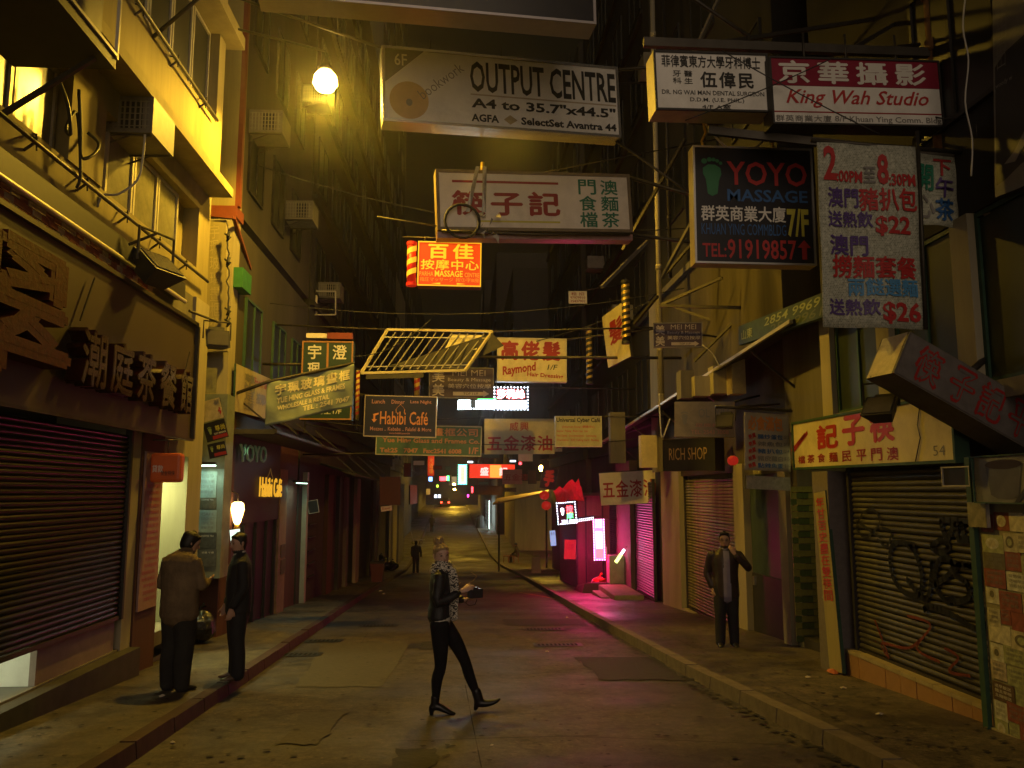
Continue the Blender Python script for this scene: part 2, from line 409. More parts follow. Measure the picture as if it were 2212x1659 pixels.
def joint(pts, wd=.012, G=0, h=.005):
    mb = MB(); P = [px(u, v, G=G) for u, v in pts]
    for a, b in zip(P, P[1:]):
        n = max(1, int((b-a).length/.5)); 
        for k in range(n):
            p, q = a.lerp(b, k/n), a.lerp(b, (k+1)/n); d = (q-p).normalized(); s = V3((-d.y, d.x, 0))*wd*random.uniform(.3, 1.1)
            mb.poly([p-s+V3((0,0,h)), q-s+V3((0,0,h)), q+s+V3((0,0,h)), p+s+V3((0,0,h))])
    props(mb.build('road_joint', M_JOINT), kind='structure')
joint([(1040,1659),(1020,1560),(1005,1480)], .005); joint([(880,1602),(1070,1595),(1290,1590)], .006)
joint([(550,1486),(700,1470),(760,1420),(820,1330)], .004)
joint([(1200,1590),(1700,1610)], .005)
# kerb-side pavement joints
for (a, b) in [((180,1490),(490,1395)),((520,1400),(720,1310)),((250,1630),(560,1430))]: joint([a, b], .004, G=.13)
for (a, b) in [((1300,1345),(1480,1370)),((1450,1440),(1800,1480)),((1690,1560),(2212,1640)),((1400,1350),(1900,1600))]: joint([a, b], .004, G=.13)
# drain covers and manholes: frame with recessed slots
M_COVER = mat('cast_iron_cover', (.035,.032,.03), .5, .4, var=.4, scale=20, bump=.3)
M_SLOT = mat('slot', (.006,.006,.006), .9, var=0)
def cover(label, u, v, wd, dp, slots, G=0, cat='drain cover', rz=0):
    p = px(u, v, G=G); r = thing('drain_cover', label, cat, p)
    hz = lambda y, h: gz(y, h+G)
    mb = MB(); x0, x1, y0, y1 = p.x-wd/2, p.x+wd/2, p.y-dp/2, p.y+dp/2
    def plate(a, b, c, d, h): mb.poly([(a,c,hz(c,h)),(b,c,hz(c,h)),(b,d,hz(d,h)),(a,d,hz(d,h))])
    plate(x0, x1, y0, y1, .008); mb.build('plate', M_COVER, r)
    mb = MB()
    for a, b, c, d in ((x0,x1,y0,y0+.03),(x0,x1,y1-.03,y1),(x0,x0+.03,y0+.03,y1-.03),(x1-.03,x1,y0+.03,y1-.03)): plate(a, b, c, d, .016)
    mb.build('rim', M_COVER, r); 
    if slots:
        mb = MB(); n = slots
        for k in range(n):
            a = x0+.06+(wd-.12)*(k+.15)/n; b = x0+.06+(wd-.12)*(k+.7)/n; plate(a, b, y0+.06, y1-.06, .014)
        mb.build('slot', M_SLOT, r)
cover('slotted drain cover in the road beside the left kerb, nearer one of the pair', 650, 1415, .62, .36, 7)
cover('slotted drain cover in the road beside the left kerb, farther one of the pair', 700, 1385, .62, .36, 7)
cover('square dark manhole cover in the middle of the road behind the walking woman', 915, 1396, .5, .5, 0, cat='manhole cover')
cover('oblong dark drain cover beyond the pair by the left kerb', 818, 1352, .75, .3, 9)
cover('grated drain under the magenta glow on the right half of the road, farther one', 1175, 1360, .8, .35, 10)
cover('grated drain under the magenta glow on the right half of the road, nearer one', 1205, 1394, .8, .35, 10)
# chalk-like yellow road scrawls beyond the woman
M_CHALK = mat('yellow_marking', (.45,.34,.1), .8, var=.5, scale=30)
for pts in ([(1118,1272),(1180,1280),(1232,1290)],[(1122,1280),(1180,1290),(1240,1302)],[(1005,1262),(1022,1255),(1030,1245),(1018,1236)],[(995,1258),(985,1268),(1003,1270)],[(1020,1195),(1040,1192)],[(1018,1200),(1040,1199)]):
    mb = MB(); P = [px(u, v, G=0) for u, v in pts]
    for a, b in zip(P, P[1:]):
        d = (b-a).normalized(); s = V3((-d.y, d.x, 0))*.03; mb.poly([p+V3((0,0,.006)) for p in (a-s, b-s, b+s, a+s)])
    props(mb.build('road_marking', M_CHALK), kind='structure')
# litter
M_LIT = mat('litter_paper', (.55,.48,.36), .8, var=.2)
for i, (u, v, s, G, lab, mm) in enumerate([(1062,1612,.035,0,'cigarette packet scrap lying on the road in front of the shadow', M_LIT),(1182,1409,.05,0,'torn paper scrap on the road below the grated drains', M_LIT),
    (373,1606,.05,0,'pale paper scrap in the gutter near the left kerb',M_LIT),(360,1419,.08,.13,'crumpled tissue at the foot of the menu pillar',M_LIT),(1800,1456,.17,.13,'orange and white food wrapper at the foot of the narrow board',mat('wrapper',(.55,.16,.06),.6)),
    (1745,1465,.07,.13,'small pale wrapper left of the orange food wrapper',M_LIT),(822,1278,.12,.13,'round pale paper lump on the left pavement before the litter bin',M_LIT),(830,1284,.1,.13,'flat white paper beside the round paper lump',M_LIT),
    (1548,1408,.05,0,'cigarette end in the road near the right kerb',M_LIT),(1822,1488,.06,.13,'thin paper strip on the right pavement before the tiled shop base',M_LIT),(1300,1290,.08,.13,'pale scrap on the pavement in the magenta glow',M_LIT),
    (350,1506,.07,.13,'flattened pale scrap on the pavement by the tan jacket man',M_LIT),(1225,1335,.06,0,'white scrap in the road by the right kerb',M_LIT),(1900,1545,.06,.13,'faint scrap on the dark right pavement',M_LIT)]):
    p = px(u, v, G=G); mb = MB(); n = 7; ring = []
    for k in range(n):
        a = 2*math.pi*k/n; rr = s*random.uniform(.55, 1.1)*.5; ring.append(p + V3((math.cos(a)*rr*1.3, math.sin(a)*rr, .006+random.uniform(0, s*.22))))
    c = p + V3((0,0,.01+s*.3)); vs = ring + [c] + [p+V3((0,0,.003))]
    mb.raw(vs, [(k, (k+1) % n, n) for k in range(n)] + [((k+1) % n, k, n+1) for k in range(n)])
    props(mb.build('litter', mm), lab, 'litter', 'litter lying in the street')

# grit, gum spots and leaf scraps nobody could count
def grit(name, n, xa, xb, G, m, s0, s1, seed):
    rnd = random.Random(seed); mb = MB()
    for _ in range(n):
        y = 5+34*rnd.random()**1.5; x = xa(y)+(xb(y)-xa(y))*rnd.random(); s = rnd.uniform(s0, s1); k = rnd.randint(4, 6); a0 = rnd.random()*6; h = rnd.uniform(.002,.012)
        mb.poly([(x+s*math.cos(a0+2*math.pi*i/k)*rnd.uniform(.6,1.3), y+s*math.sin(a0+2*math.pi*i/k), gz(y+s*math.sin(a0+2*math.pi*i/k), G+.004+h)) for i in range(k)])
    props(mb.build(name, m), kind='stuff')
grit('gum_spots', 700, lambda y: kl(y), lambda y: kr(y), 0, mat('gum', (.028,.024,.019), .8, var=0), .012, .035, 1)
grit('pale_grit', 420, lambda y: kl(y), lambda y: kr(y), 0, mat('pale_grit', (.2,.16,.1), .8, var=0), .006, .016, 2)
grit('gum_spots', 500, lambda y: kr(y)+.25, lambda y: 4.4, .13, MATS['gum'], .012, .035, 3)
grit('pale_grit', 260, lambda y: kr(y)+.2, lambda y: 4.4, .13, MATS['pale_grit'], .006, .016, 4)
grit('gum_spots', 260, lambda y: -3.8, lambda y: kl(y)-.2, .13, MATS['gum'], .012, .03, 5)
grit('gutter_dirt', 500, lambda y: kr(y)-.18, lambda y: kr(y)-.02, 0, MATS['gum'], .01, .05, 6)
M_FRD = mat('old_window_frame', (.022,.02,.016), .6, var=.3)
# ------------------------------------------------------------------ buildings
def fpanel(parent, name, X, u0, v0, u1, v1, m, t=.03, side=-1, bevel=0):
    """panel on the facade plane x = X; v0, v1 are read at the edge nearer the camera"""
    un = u0 if side < 0 else u1; uf = u1 if side < 0 else u0
    a = px(un, v0, X=X); b = px(un, v1, X=X); c = px(uf, (v0+v1)/2, X=X)
    ya = (a.y+b.y)/2
    return MB().box(X, X+(t if side < 0 else -t), ya, c.y, b.z, a.z).build(name, m, parent, bevel=bevel)
def window(parent, x, y0, y1, z0, z1, side, n=2, glass=None, frame=None, d=.05):
    """window frame (part) with panes (sub-parts), on plane x; side -1 faces +x"""
    s = 1 if side < 0 else -1; mb = MB(); fw = .045; X0, X1 = x, x+s*d
    def b(ya, yb, za, zb): mb.box(min(X0,X1), max(X0,X1), ya, yb, za, zb)
    b(y0, y1, z0, z0+fw); b(y0, y1, z1-fw, z1)
    for k in range(n+1):
        yc = y0+(y1-y0-fw)*k/n; b(yc, yc+fw, z0+fw, z1-fw)
    f = mb.build('window', frame or M_ALU, parent)
    for k in range(n):
        ya = y0+(y1-y0-fw)*k/n+fw; yb = y0+(y1-y0-fw)*(k+1)/n
        xx = x+s*.015
        MB().box(min(xx,xx+s*.008), max(xx,xx+s*.008), ya, yb, z0+fw, z1-fw).build('pane', glass or M_GLASS, f)
    return f
def shutter(label, x, y0, y1, z0, z1, side, m, pitch=.085, tilt=0, holes=False, zslope=False, housing=True):
    s = 1 if side < 0 else -1
    r = thing('roller_shutter', label, 'roller shutter', (x, (y0+y1)/2, z0))
    prof = []; n = 6
    for i in range(n+1):
        t = i/n; prof.append((s*.02*math.sin(math.pi*t)**.7, pitch*t*.93))
    mb = MB(); k = len(prof)
    for yy in (-(y1-y0)/2, (y1-y0)/2):
        for a, b in prof: mb.v.append(V3((a, yy, b)))
    for i in range(k-1): mb.f.append((i, i+1, k+i+1, k+i) if s > 0 else (i, k+i, k+i+1, i+1)); mb.m.append(0)
    first = None; cnt = int((z1-z0)/pitch)
    for j in range(cnt):
        loc = V3((x, (y0+y1)/2, z0+j*pitch))
        if first is None:
            first = mb.build('slat', m, r, local=True); first.location = loc - WL[r]; WL[first] = loc
        else: share(first, 'slat', loc+V3((random.uniform(-.004,.004), 0, random.uniform(-.004,.004))), r)
    MB().box(x-.01*s-.004, x-.01*s+.004, y0, y1, z0, z0+cnt*pitch).build('backing', M_SLOT, r)
    for yy in (y0-.05, y1): MB().box(x-.03, x+.05*s if s > 0 else x+.03, yy, yy+.05, z0-.05, z1+.03).build('guide_rail', M_DARK, r) if s > 0 else MB().box(x-.05, x+.03, yy, yy+.05, z0-.05, z1+.03).build('guide_rail', M_DARK, r)
    MB().box(x-.03, x+.03, y0, y1, z0-.05, z0-.005).build('bottom_bar', M_IRON, r)
    return r
M_SH_L = mat('shutter_dark_red', (.011,.007,.008), .35, 0, var=.4, scale=5, rv=.12, grime=.4, spec=.25)
M_SH_R = mat('shutter_grey', (.085,.08,.07), .5, .3, var=.35, scale=3, rv=.1, grime=.5)
M_SH_B = mat('shutter_blue', (.022,.03,.06), .4, .3, var=.35, scale=3, grime=.3)
M_YWALL = mat('cream_wall', (.33,.28,.13), .85, var=.35, scale=1.6, bump=.2, streak=True, grime=.4)
M_SOFF = mat('soffit', (.3,.27,.2), .9, var=.3, scale=2, grime=.3)
M_BOARDL = mat('fascia_beige', (.065,.047,.038), .5, var=.2, scale=1.6, streak=True, grime=.2)
M_BRICKA = mat('brick_red', (.3,.09,.05), .8, var=.3); M_BRICKB = mat('brick_cream', (.42,.32,.2), .8, var=.3)
M_DOORIN = mat('doorway_paint', (.7,.7,.42), .8, var=.1)
M_TILE = mat('tan_tile', (.36,.2,.1), .35, var=.25, scale=4, grime=.25); M_COPE = mat('coping', (.4,.33,.2), .5, var=.3, grime=.3)
M_TUBE = glow('tube_glow', (.95, 1, .5), 9); M_TUBEW = glow('tube_glow_cool', (.65, 1, .8), 5)

# --- the cream building on the left
A = thing('cream_building', 'cream painted building with ribbon windows lit yellow by the street lamp, above the shuttered shop', 'building', (-5, 6, 0))
mb = MB()
mb.box(-9, -4.05, -4, 12.75, 4.57, 5.03)          # wall under the lower windows
mb.box(-9, -4.05, -4, 12.75, 5.95, 6.42)          # wall over them
mb.box(-9, -4.28, -4, 12.2, 5.03, 5.95)           # back of the window recess
mb.box(-4.28, -4.05, 12.2, 12.75, 5.03, 5.95)
mb.box(-9, -3.85, -4, 12.45, 6.42, 7.3)           # projecting upper wall
mb.box(-9, -4.1, -4, 12.3, 7.3, 8.75)
mb.box(-4.1, -3.85, 12.15, 12.45, 7.3, 8.75)
mb.box(-9, -3.85, -4, 12.45, 8.95, 10.0); mb.box(-9, -4.1, -4, 12.3, 10.0, 11.5); mb.box(-9, -3.85, -4, 12.45, 11.5, 14)
mb.build('wall', M_YWALL, A)
MB().box(-9, -4.02, -4, 12.75, -.6+.3, -.12).build('base', M_PLAST2, A)
mb = MB(); mb.box(-9, -4.05, -4, 12.75, 2.6, 4.57); mb.box(-9, -4.9, -4, 7, -.1, 2.6); mb.build('shop_wall', M_PLAST2, A)
MB().box(-4.25, -3.68, -4, 12.62, 6.28, 6.419).build('ledge', M_YWALL, A)
MB().box(-4.25, -3.6, -4, 12.62, 8.751, 8.949).build('ledge', M_YWALL, A)
for i in range(12):                                # lower ribbon window
    y0 = 2.6+i*.79+ (.35 if i > 7 else 0)
    if y0 > 11.5: break
    if 6.9 < y0+.39 < 8.9 and i == 7: continue
    window(A, -4.2, y0, y0+.76, 5.04, 5.94, -1, 1, M_GLASSF)
for y in (8.15,): MB().box(-4.28, -4.03, y, y+.78, 5.03, 5.95).build('pier', M_YWALL, A)
for i in range(12):
    y0 = 2.7+i*.79; window(A, -4.04, y0, y0+.75, 7.31, 8.74, -1, 1, M_GLASS)
for i in range(12):
    y0 = 2.7+i*.79; window(A, -4.04, y0, y0+.75, 10.01, 11.49, -1, 1, M_GLASS)
def clamp_pipe(label, x, z, y0, y1, step, r=.022, wx=None):
    t = thing('wall_pipe', label, 'pipe', (x, (y0+y1)/2, z))
    MB().tube([(x, y0, z), (x, (y0+y1)/2, z-.01), (x, y1, z)], r, 8).build('pipe', M_IRON, t, smooth=True)
    y = y0+.3
    while y < y1:
        mb = MB(); mb.bar((wx, y, z-.09), (x+.015, y, z), .02); mb.bar((wx, y, z+.05), (x+.02, y, z+.03), .016); mb.bar((x+.02, y-.03, z+.06), (x-.01, y+.05, z-.07), .014); mb.build('clip', M_IRON, t); y += step
clamp_pipe('thin metal pipe on clips below the lower ribbon windows of the cream building', -3.95, 4.88, 3, 12.45, 1.02, wx=-4.05)
clamp_pipe('thin metal pipe on clips below the upper windows of the cream building', -3.76, 7.24, 3, 11.95, 1.15, wx=-3.85)
# dark strip painted for a shaded recess, and chequered brick strip above the fascia
MB().box(-4.05, -3.9, 2, 11.35, 4.33, 4.56).build('recess_shade', M_DARK, A)
MB().tube([(-3.88, 2, 4.3), (-3.88, 11.3, 4.3)], .03, 8).build('conduit', M_ALU, A, smooth=True)
bk = MB().box(-3.95, -3.87, -.07, .07, -.035, .035); base = {}
for r_ in range(4):
    for k in range(34):
        y = 5.2+k*.152+(.076 if r_ % 2 else 0); z = 4.09+r_*.062
        if y > 10.7: continue
        key = (k+r_*3) % 3 == 0 or random.random() < .2
        if key not in base:
            o = MB().box(-.035, .035, -.07, .07, -.027, .027).build('brick', M_BRICKB if key else M_BRICKA, A, local=True); o.location = V3((-3.97, y, z)) - WL[A]; base[key] = o
        else: share(base[key], 'brick', (-3.97+random.uniform(-.006,.006), y, z), A)
# shop fascia with raised letters
O, U, W, N = faceframe([(0,462),(423,696),(410,948),(0,870)], X=-3.85)
O = V3((-3.85, 3.5, 4.03)); U = V3((0, 8.2, 0)); W = V3((0,0,-1.6)); N = V3((1,0,0))
fs = thing('shop_fascia', 'beige fascia board with raised dark red letters over the left roller shutter', 'shop sign', (-3.95, 8, 3.2))
MB().obox(O, U, W, -N*.16).build('board', M_BOARDL, fs)
mb = MB()
for a in ((0,-.03,1,0), (0,1,1,1.02)): mb.obox(O+U*a[0]+W*a[1], U*(a[2]-a[0]), W*(a[3]-a[1]), N*.05)
mb.obox(O+U*1.0, V3((0,.06,0)), W, N*.05); mb.build('trim', M_IRON, fs)
M_LET = mat('red_mosaic_letter', (.035,.004,.004), .2, var=.5, scale=22, bump=.04, spec=.6)
M_LETS = mat('letter_side', (.06,.03,.025), .5, var=.3)
M_LETB = mat('big_red_letter', (.08,.009,.007), .6, var=.5, scale=22, bump=.3, spec=.15)
def raised(s, y0, y1, z0, z1, d=.16, bold=.045):
    o = put_text(fs, s, V3((-3.845, y0, z1)), V3((0, y1-y0, 0)), V3((0,0,z0-z1)), V3((1,0,0)), (0,0,1,1), M_LETB if s == '翠' else M_LET, bold=bold, name='raised_letter', eps=.0, thick=d)
    return o
raised('翠', 5.35, 7.62, 2.66, 3.74, .2, .035)
for s, u0, u1 in (('潮',155,213),('庭',221,273),('茶',279,323),('餐',330,370),('館',376,405)):
    a = px(u0+6, 800, X=-3.75); b = px(u1, 830, X=-3.75); raised(s, a.y, b.y, 2.74, 3.28, .16, .028)
for k, (u, v) in enumerate([(205,600),(410,760)]):     # thin stays on the fascia
    a = px(u, v, X=-3.8); MB().bar(a, a+V3((0,-.25,-.5)), .014).build('stay', M_IRON, fs)
shutter('dark red roller shutter pulled almost down under the beige fascia on the left', -4.02, 5.6, 10.02, .28, 2.42, -1, M_SH_L, .058)
S1 = thing('shop_front_base', 'low painted shop plinth with a bright gap under the half closed left shutter', 'shop front', (-4.2, 8, -.2))
mb = MB(); mb.box(-5.2, -3.86, 3, 10.35, -.9, -.14); mb.build('plinth', mat('plinth_dark', (.05,.045,.035), .7, var=.4), S1)
MB().box(-4.1, -4.04, 8.27, 10.0, -.14, .3).build('panel', mat('plinth_panel', (.26,.2,.17), .6, var=.2), S1)
MB().box(-5.1, -5.0, 3, 8.27, -.14, .6).build('inner_wall', M_WHITE, S1); MB().box(-5.1, -4.1, 8.27, 8.33, -.14, .6).build('inner_wall', M_WHITE, S1)
lt = thing('assumed_tube_light', 'assumed fluorescent tube glowing behind the gap of the left shutter', 'lamp', (-4.6, 7.2, .6)); MB().tube([(-4.6, 6.2, .62), (-4.6, 8.0, .62)], .02, 8).build('tube', glow('tube_shop', (.95,1,.6), 12), lt)  # tube itself is assumed, put in for the light in the gap
tube_lamp(lt, (-4.6, 7.2, .58), .06, 1.7, 9, (.95,1,.6)); MB().box(-4.65, -4.55, 6.1, 8.1, .65, .7).build('fitting', M_WHITE, lt)
# menu pillar, lit doorway, cream pier
mb = MB(); mb.box(-4.9, -4.0, 10.1, 10.38, -.75, 2.6); mb.build('pier', M_PLAST, A)
mb = MB(); mb.box(-4.9, -3.98, 10.39, 11.12, -.75, 2.6); mb.build('menu_pier', M_WALLR, A)
mb = MB(); mb.box(-4.9, -4.0, 12.13, 12.75, -.8, 4.57); mb.build('pier', M_PLAST, A)
MB().box(-4.9, -4.0, 11.12, 12.13, 2.2, 2.6).build('lintel', M_PLAST, A)
mb = MB(); mb.box(-6.5, -6.4, 10.8, 12.2, -.6, 2.3); mb.box(-6.4, -4.05, 11.02, 11.12, -.6, 2.3); mb.box(-6.4, -4.05, 12.131, 12.2, -.6, 2.3); mb.box(-6.4, -4.05, 11.12, 12.13, 2.25, 2.3); mb.build('entrance_wall', M_DOORIN, A)
mb = MB()
for k in range(5): mb.box(-4.4-k*.3, -4.1-k*.3, 11.12, 12.13, -.6, -.48+k*.17)
mb.build('entrance_step', mat('terrazzo', (.2,.21,.18), .6, var=.3, scale=30), A)
lt = thing('assumed_tube_light', 'assumed fluorescent tube inside the bright yellow green doorway', 'lamp', (-4.9, 11.6, 2.2)); MB().tube([(-4.5, 11.62, 2.2), (-5.6, 11.62, 2.2)], .02, 8).build('tube', glow('tube_door', (1, .97, .42), 12), lt)  # unseen tube, assumed from the brightness of the doorway
tube_lamp(lt, (-4.9, 11.62, 2.16), 1.2, .08, 75, (.95,1,.42)); MB().box(-5.7, -4.4, 11.57, 11.67, 2.225, 2.249).build('fitting', M_WHITE, lt)
mnu = thing('menu_board', 'pinkish menu board full of small dark writing on the red brown pillar', 'menu', (-3.96, 10.75, 1))
MB().box(-3.98, -3.955, 10.45, 11.05, .25, 2.2).build('sheet', mat('menu_sheet', (.33,.2,.18), .7, var=.2), mnu)
for k in range(22):
    s = ''.join(random.choice('蛋飯魚香肉麵牛豬雞茶奶煎湯菜燒') for _ in range(random.randint(4, 7)))
    z = 2.12-k*.082; put_text(mnu, s, V3((-3.955, 10.5+random.uniform(0,.12), z)), V3((0, .42, 0)), V3((0,0,-.045)), V3((1,0,0)), (0,0,1,1), T_DRED, bold=0, eps=.003)
# orange box sign on a bracket
og = thing('orange_sign', 'small rounded orange box sign hanging beside the bright doorway', 'sign', px(356, 1010, Y=10.6))
c = px(356, 1010, Y=10.6); wv = .385; hv = .37
MB().box(c.x-wv/2, c.x+wv/2, 10.6, 10.78, c.z-hv/2, c.z+hv/2).build('box', mat('orange_plastic', (.45,.085,.02), .4, var=.15, emit=(.5,.07,.01), es=.06), og, bevel=.04)
put_text(og, '貸款', V3((c.x-wv*.4, 10.6, c.z+.03)), V3((wv*.35,0,0)), V3((0,0,-.09)), V3((0,-1,0)), (0,0,1,1), T_WHT, eps=.004)
put_text(og, '現金特快', V3((c.x-wv*.12, 10.6, c.z-.04)), V3((wv*.45,0,0)), V3((0,0,-.06)), V3((0,-1,0)), (0,0,1,1), T_BLK, eps=.004)
hang(og, [(c.x-.5, 10.69, c.z+.35), (c.x+.1, 10.69, c.z+.35)], .012); hang(og, [(c.x, 10.69, c.z+.35), (c.x, 10.69, c.z+.18)], .01)

# --- left block B: corner pier facing the camera, restaurant front
Bq = thing('corner_building', 'narrow cream building with a red band, behind the cream building and over the cafe front', 'building', (-5, 15, 0))
MB().box(-8, -4.1, 14.2, 14.62, 6.7, 22).build('end_wall', M_YWALL, Bq); MB().box(-8, -4.13, 14.62, 21.2, 6.7, 22).build('wall', M_WALLD, Bq)
MB().box(-8, -4.1, 14.22, 14.62, 3.2, 6.5).build('end_wall', M_PLAST, Bq); MB().box(-8, -4.13, 14.62, 21.2, 3.2, 6.5).build('lower_wall', M_WALLD, Bq)
MB().box(-8, -4.06, 14.17, 14.64, 6.5, 6.7).build('band', M_REDB, Bq)
mb = MB(); mb.box(-4.1, -4.02, 14.2, 14.32, 6.7, 22); mb.build('red_edge', M_REDB, Bq)
mb = MB(); mb.box(-8, -4.25, 14.24, 21.2, -1.2, 3.2); mb.box(-4.25, -4.1, 14.24, 14.9, -1.2, 3.2); mb.build('shop_wall', M_WALLR, Bq)
for y0 in (15.0, 16.9, 18.8):
    for z0 in (7.3, 10.2, 13.1): window(Bq, -4.13, y0, y0+1.1, z0, z0+1.5, -1, 2, None, M_FRD)
for z0 in (3.9,): 
    for y0 in (15.2, 17.4, 19.3): window(Bq, -4.13, y0, y0+1.2, z0, z0+1.4, -1, 2, frame=M_GREENP)
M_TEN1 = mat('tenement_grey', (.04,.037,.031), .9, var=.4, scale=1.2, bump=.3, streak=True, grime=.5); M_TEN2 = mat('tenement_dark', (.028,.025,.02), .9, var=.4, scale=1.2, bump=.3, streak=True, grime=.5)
# far-left blocks
def tower(name, label, side, x, y0, y1, z1, m, floors=4, ncol=3, base=3.2, wm=None, fl=2.9, basem=None, lit=()):
    """one building of the street: wall, shop level, ledges and windows with panes"""
    s = -1 if side < 0 else 1; X2 = x+s*5
    t = thing(name, label, 'building', (x+s*2.5, (y0+y1)/2, 0)); zb = gz(y1, -.3)
    MB().box(min(x,X2), max(x,X2), y0, y1, base, z1).build('wall', m, t)
    MB().box(min(x+s*.12,X2), max(x+s*.12,X2), y0, y1, min(zb, gz(y0,-.3)), base-.002).build('shop_wall', basem or M_WALLD, t)
    for k in range(floors):
        z = base+.9+k*fl
        if z+1.6 > z1: break
        MB().box(min(x, x-s*.12), max(x, x-s*.12), y0+.02, y1-.02, z-.45, z-.33).build('ledge', m, t)
        for c_ in range(ncol):
            yy = y0+.5+(y1-y0-.6)*c_/ncol; wv = min(1.5, (y1-y0-.6)/ncol*.72)
            g = M_LITWIN if (k, c_) in lit else (wm or M_GLASS)
            window(t, x, yy, yy+wv, z, z+1.5, side, 2, g, M_FRD, d=.05)
    return t
M_LITWIN = glow('lit_window', (1, .72, .35), .35)
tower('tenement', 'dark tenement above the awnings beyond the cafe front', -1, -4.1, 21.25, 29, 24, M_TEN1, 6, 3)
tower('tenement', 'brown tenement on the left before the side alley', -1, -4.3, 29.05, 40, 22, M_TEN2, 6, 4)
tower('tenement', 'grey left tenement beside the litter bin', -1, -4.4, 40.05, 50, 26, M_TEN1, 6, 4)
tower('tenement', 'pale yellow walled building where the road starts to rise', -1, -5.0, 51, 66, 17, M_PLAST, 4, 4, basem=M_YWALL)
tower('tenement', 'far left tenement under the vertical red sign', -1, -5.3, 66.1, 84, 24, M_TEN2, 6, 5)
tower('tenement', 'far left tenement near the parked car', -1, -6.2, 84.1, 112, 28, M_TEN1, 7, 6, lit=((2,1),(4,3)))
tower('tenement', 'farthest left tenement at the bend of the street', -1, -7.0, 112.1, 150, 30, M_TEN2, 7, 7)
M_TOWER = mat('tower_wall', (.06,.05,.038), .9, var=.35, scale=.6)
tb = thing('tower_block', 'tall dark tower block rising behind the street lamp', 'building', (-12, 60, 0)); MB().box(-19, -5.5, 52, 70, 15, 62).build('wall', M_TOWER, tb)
for k in range(12):
    for c_ in range(4): 
        y, z = 53+c_*4, 18+k*3.4; MB().box(-5.5, -5.44, y, y+2, z, z+1.6).build('window', M_GLASS, tb)
for k in range(10):
    for c_ in range(5):
        x, z = -18+c_*2.6, 17.5+k*3.4; MB().box(x, x+1.4, 51.94, 52, z, z+1.6).build('window', M_GLASS, tb)
# --- right side
# shuttered noodle shop
R1 = thing('corner_shop_building', 'noodle shop building with a graffiti covered shutter and green framed windows above', 'building', (6, 8, 0))
MB().box(4.66, 9, -4, 10.3, 4.25, 18).build('upper_wall', M_TEN1, R1); MB().box(4.9, 9, -4, 10.3, -.7, 4.25).build('wall', M_PLAST2, R1)
mb = MB()
for y in (10.0, 8.55, 7.05, 5.4): mb.box(4.6, 4.9, y, y+.28, 2.66, 4.25)
mb.box(4.6, 4.9, 4, 10.3, 2.5, 2.66); mb.build('pier', M_PLAST, R1)
for y0, y1 in ((8.83,10.0),(7.33,8.55),(5.68,7.05)): window(R1, 4.72, y0, y1, 2.66, 4.24, 1, 2, mat('green_shutter_panel', (.02,.035,.022), .5, var=.3), M_GREENP)
for y in (4.5, 6.5, 8.5):
    for z in (5.2, 8.2, 11.2):
      if not (y == 8.5 and z == 5.2): window(R1, 4.66, y, y+1.3, z, z+1.6, 1, 2, None, M_FRD)
mb = MB(); mb.box(4.52, 4.9, 6.95, 9.75, -.75, -.38+.0); mb.build('base', M_PLAST2, R1)
ti = None
for k in range(9):                                  # glazed tiles under the shutter, each its own piece
    y = 7.02+k*.304; o = MB().box(-.012, .012, -.147, .147, -.16, .16)
    loc = V3((4.508+random.uniform(-.003,.003), y+.15, -.34))
    if ti is None: ti = o.build('tile', M_TILE, R1, local=True); ti.location = loc-WL[R1]
    else: share(ti, 'tile', loc, R1)
ti = None
for k in range(9):
    y = 7.02+k*.304; loc = V3((4.57, y+.15, -.155+random.uniform(-.003,.003)))
    o = MB().box(-.08, .08, -.149, .149, -.022, .022)
    if ti is None: ti = o.build('coping_stone', M_COPE, R1, local=True); ti.location = loc-WL[R1]
    else: share(ti, 'coping_stone', loc, R1)
mb = MB(); mb.box(4.52, 4.9, 6.9, 9.8, -.9, -.18); mb.build('sill', M_PLAST2, R1)
S_R = shutter('grey roller shutter with black graffiti on the noodle shop at the right', 4.62, 7.05, 9.62, -.1, 1.96, 1, M_SH_R, .062)
def paint(label, strokes, X, m, w_=.02):
    """spray painted strokes lying on the shutter"""
    mb = MB()
    for st in strokes:
        P = [px(u, v, X=X) for u, v in st]; Q = []
        for i in range(len(P)-1):
            p0, p1, p2, p3 = P[max(i-1,0)], P[i], P[i+1], P[min(i+2,len(P)-1)]
            for k in range(6):
                t = k/6; Q.append(.5*((2*p1)+(p2-p0)*t+(2*p0-5*p1+4*p2-p3)*t*t+(3*p1-p0-3*p2+p3)*t**3))
        Q.append(P[-1])
        for a, b in zip(Q, Q[1:]):
            d = (b-a); 
            if d.length < 1e-5: continue
            n_ = V3((0, -d.z, d.y)).normalized()*w_*random.uniform(.85, 1.1); e = d.normalized()*w_*.3
            mb.poly([a-n_-e, a+n_-e, b+n_+e, b-n_+e])
    o = mb.build('graffiti', m); return props(o, label, 'graffiti')
M_SPRAY = mat('black_spray', (.012,.012,.012), .6, var=0); M_SPRAYR = mat('red_spray', (.16,.03,.02), .7, var=0)
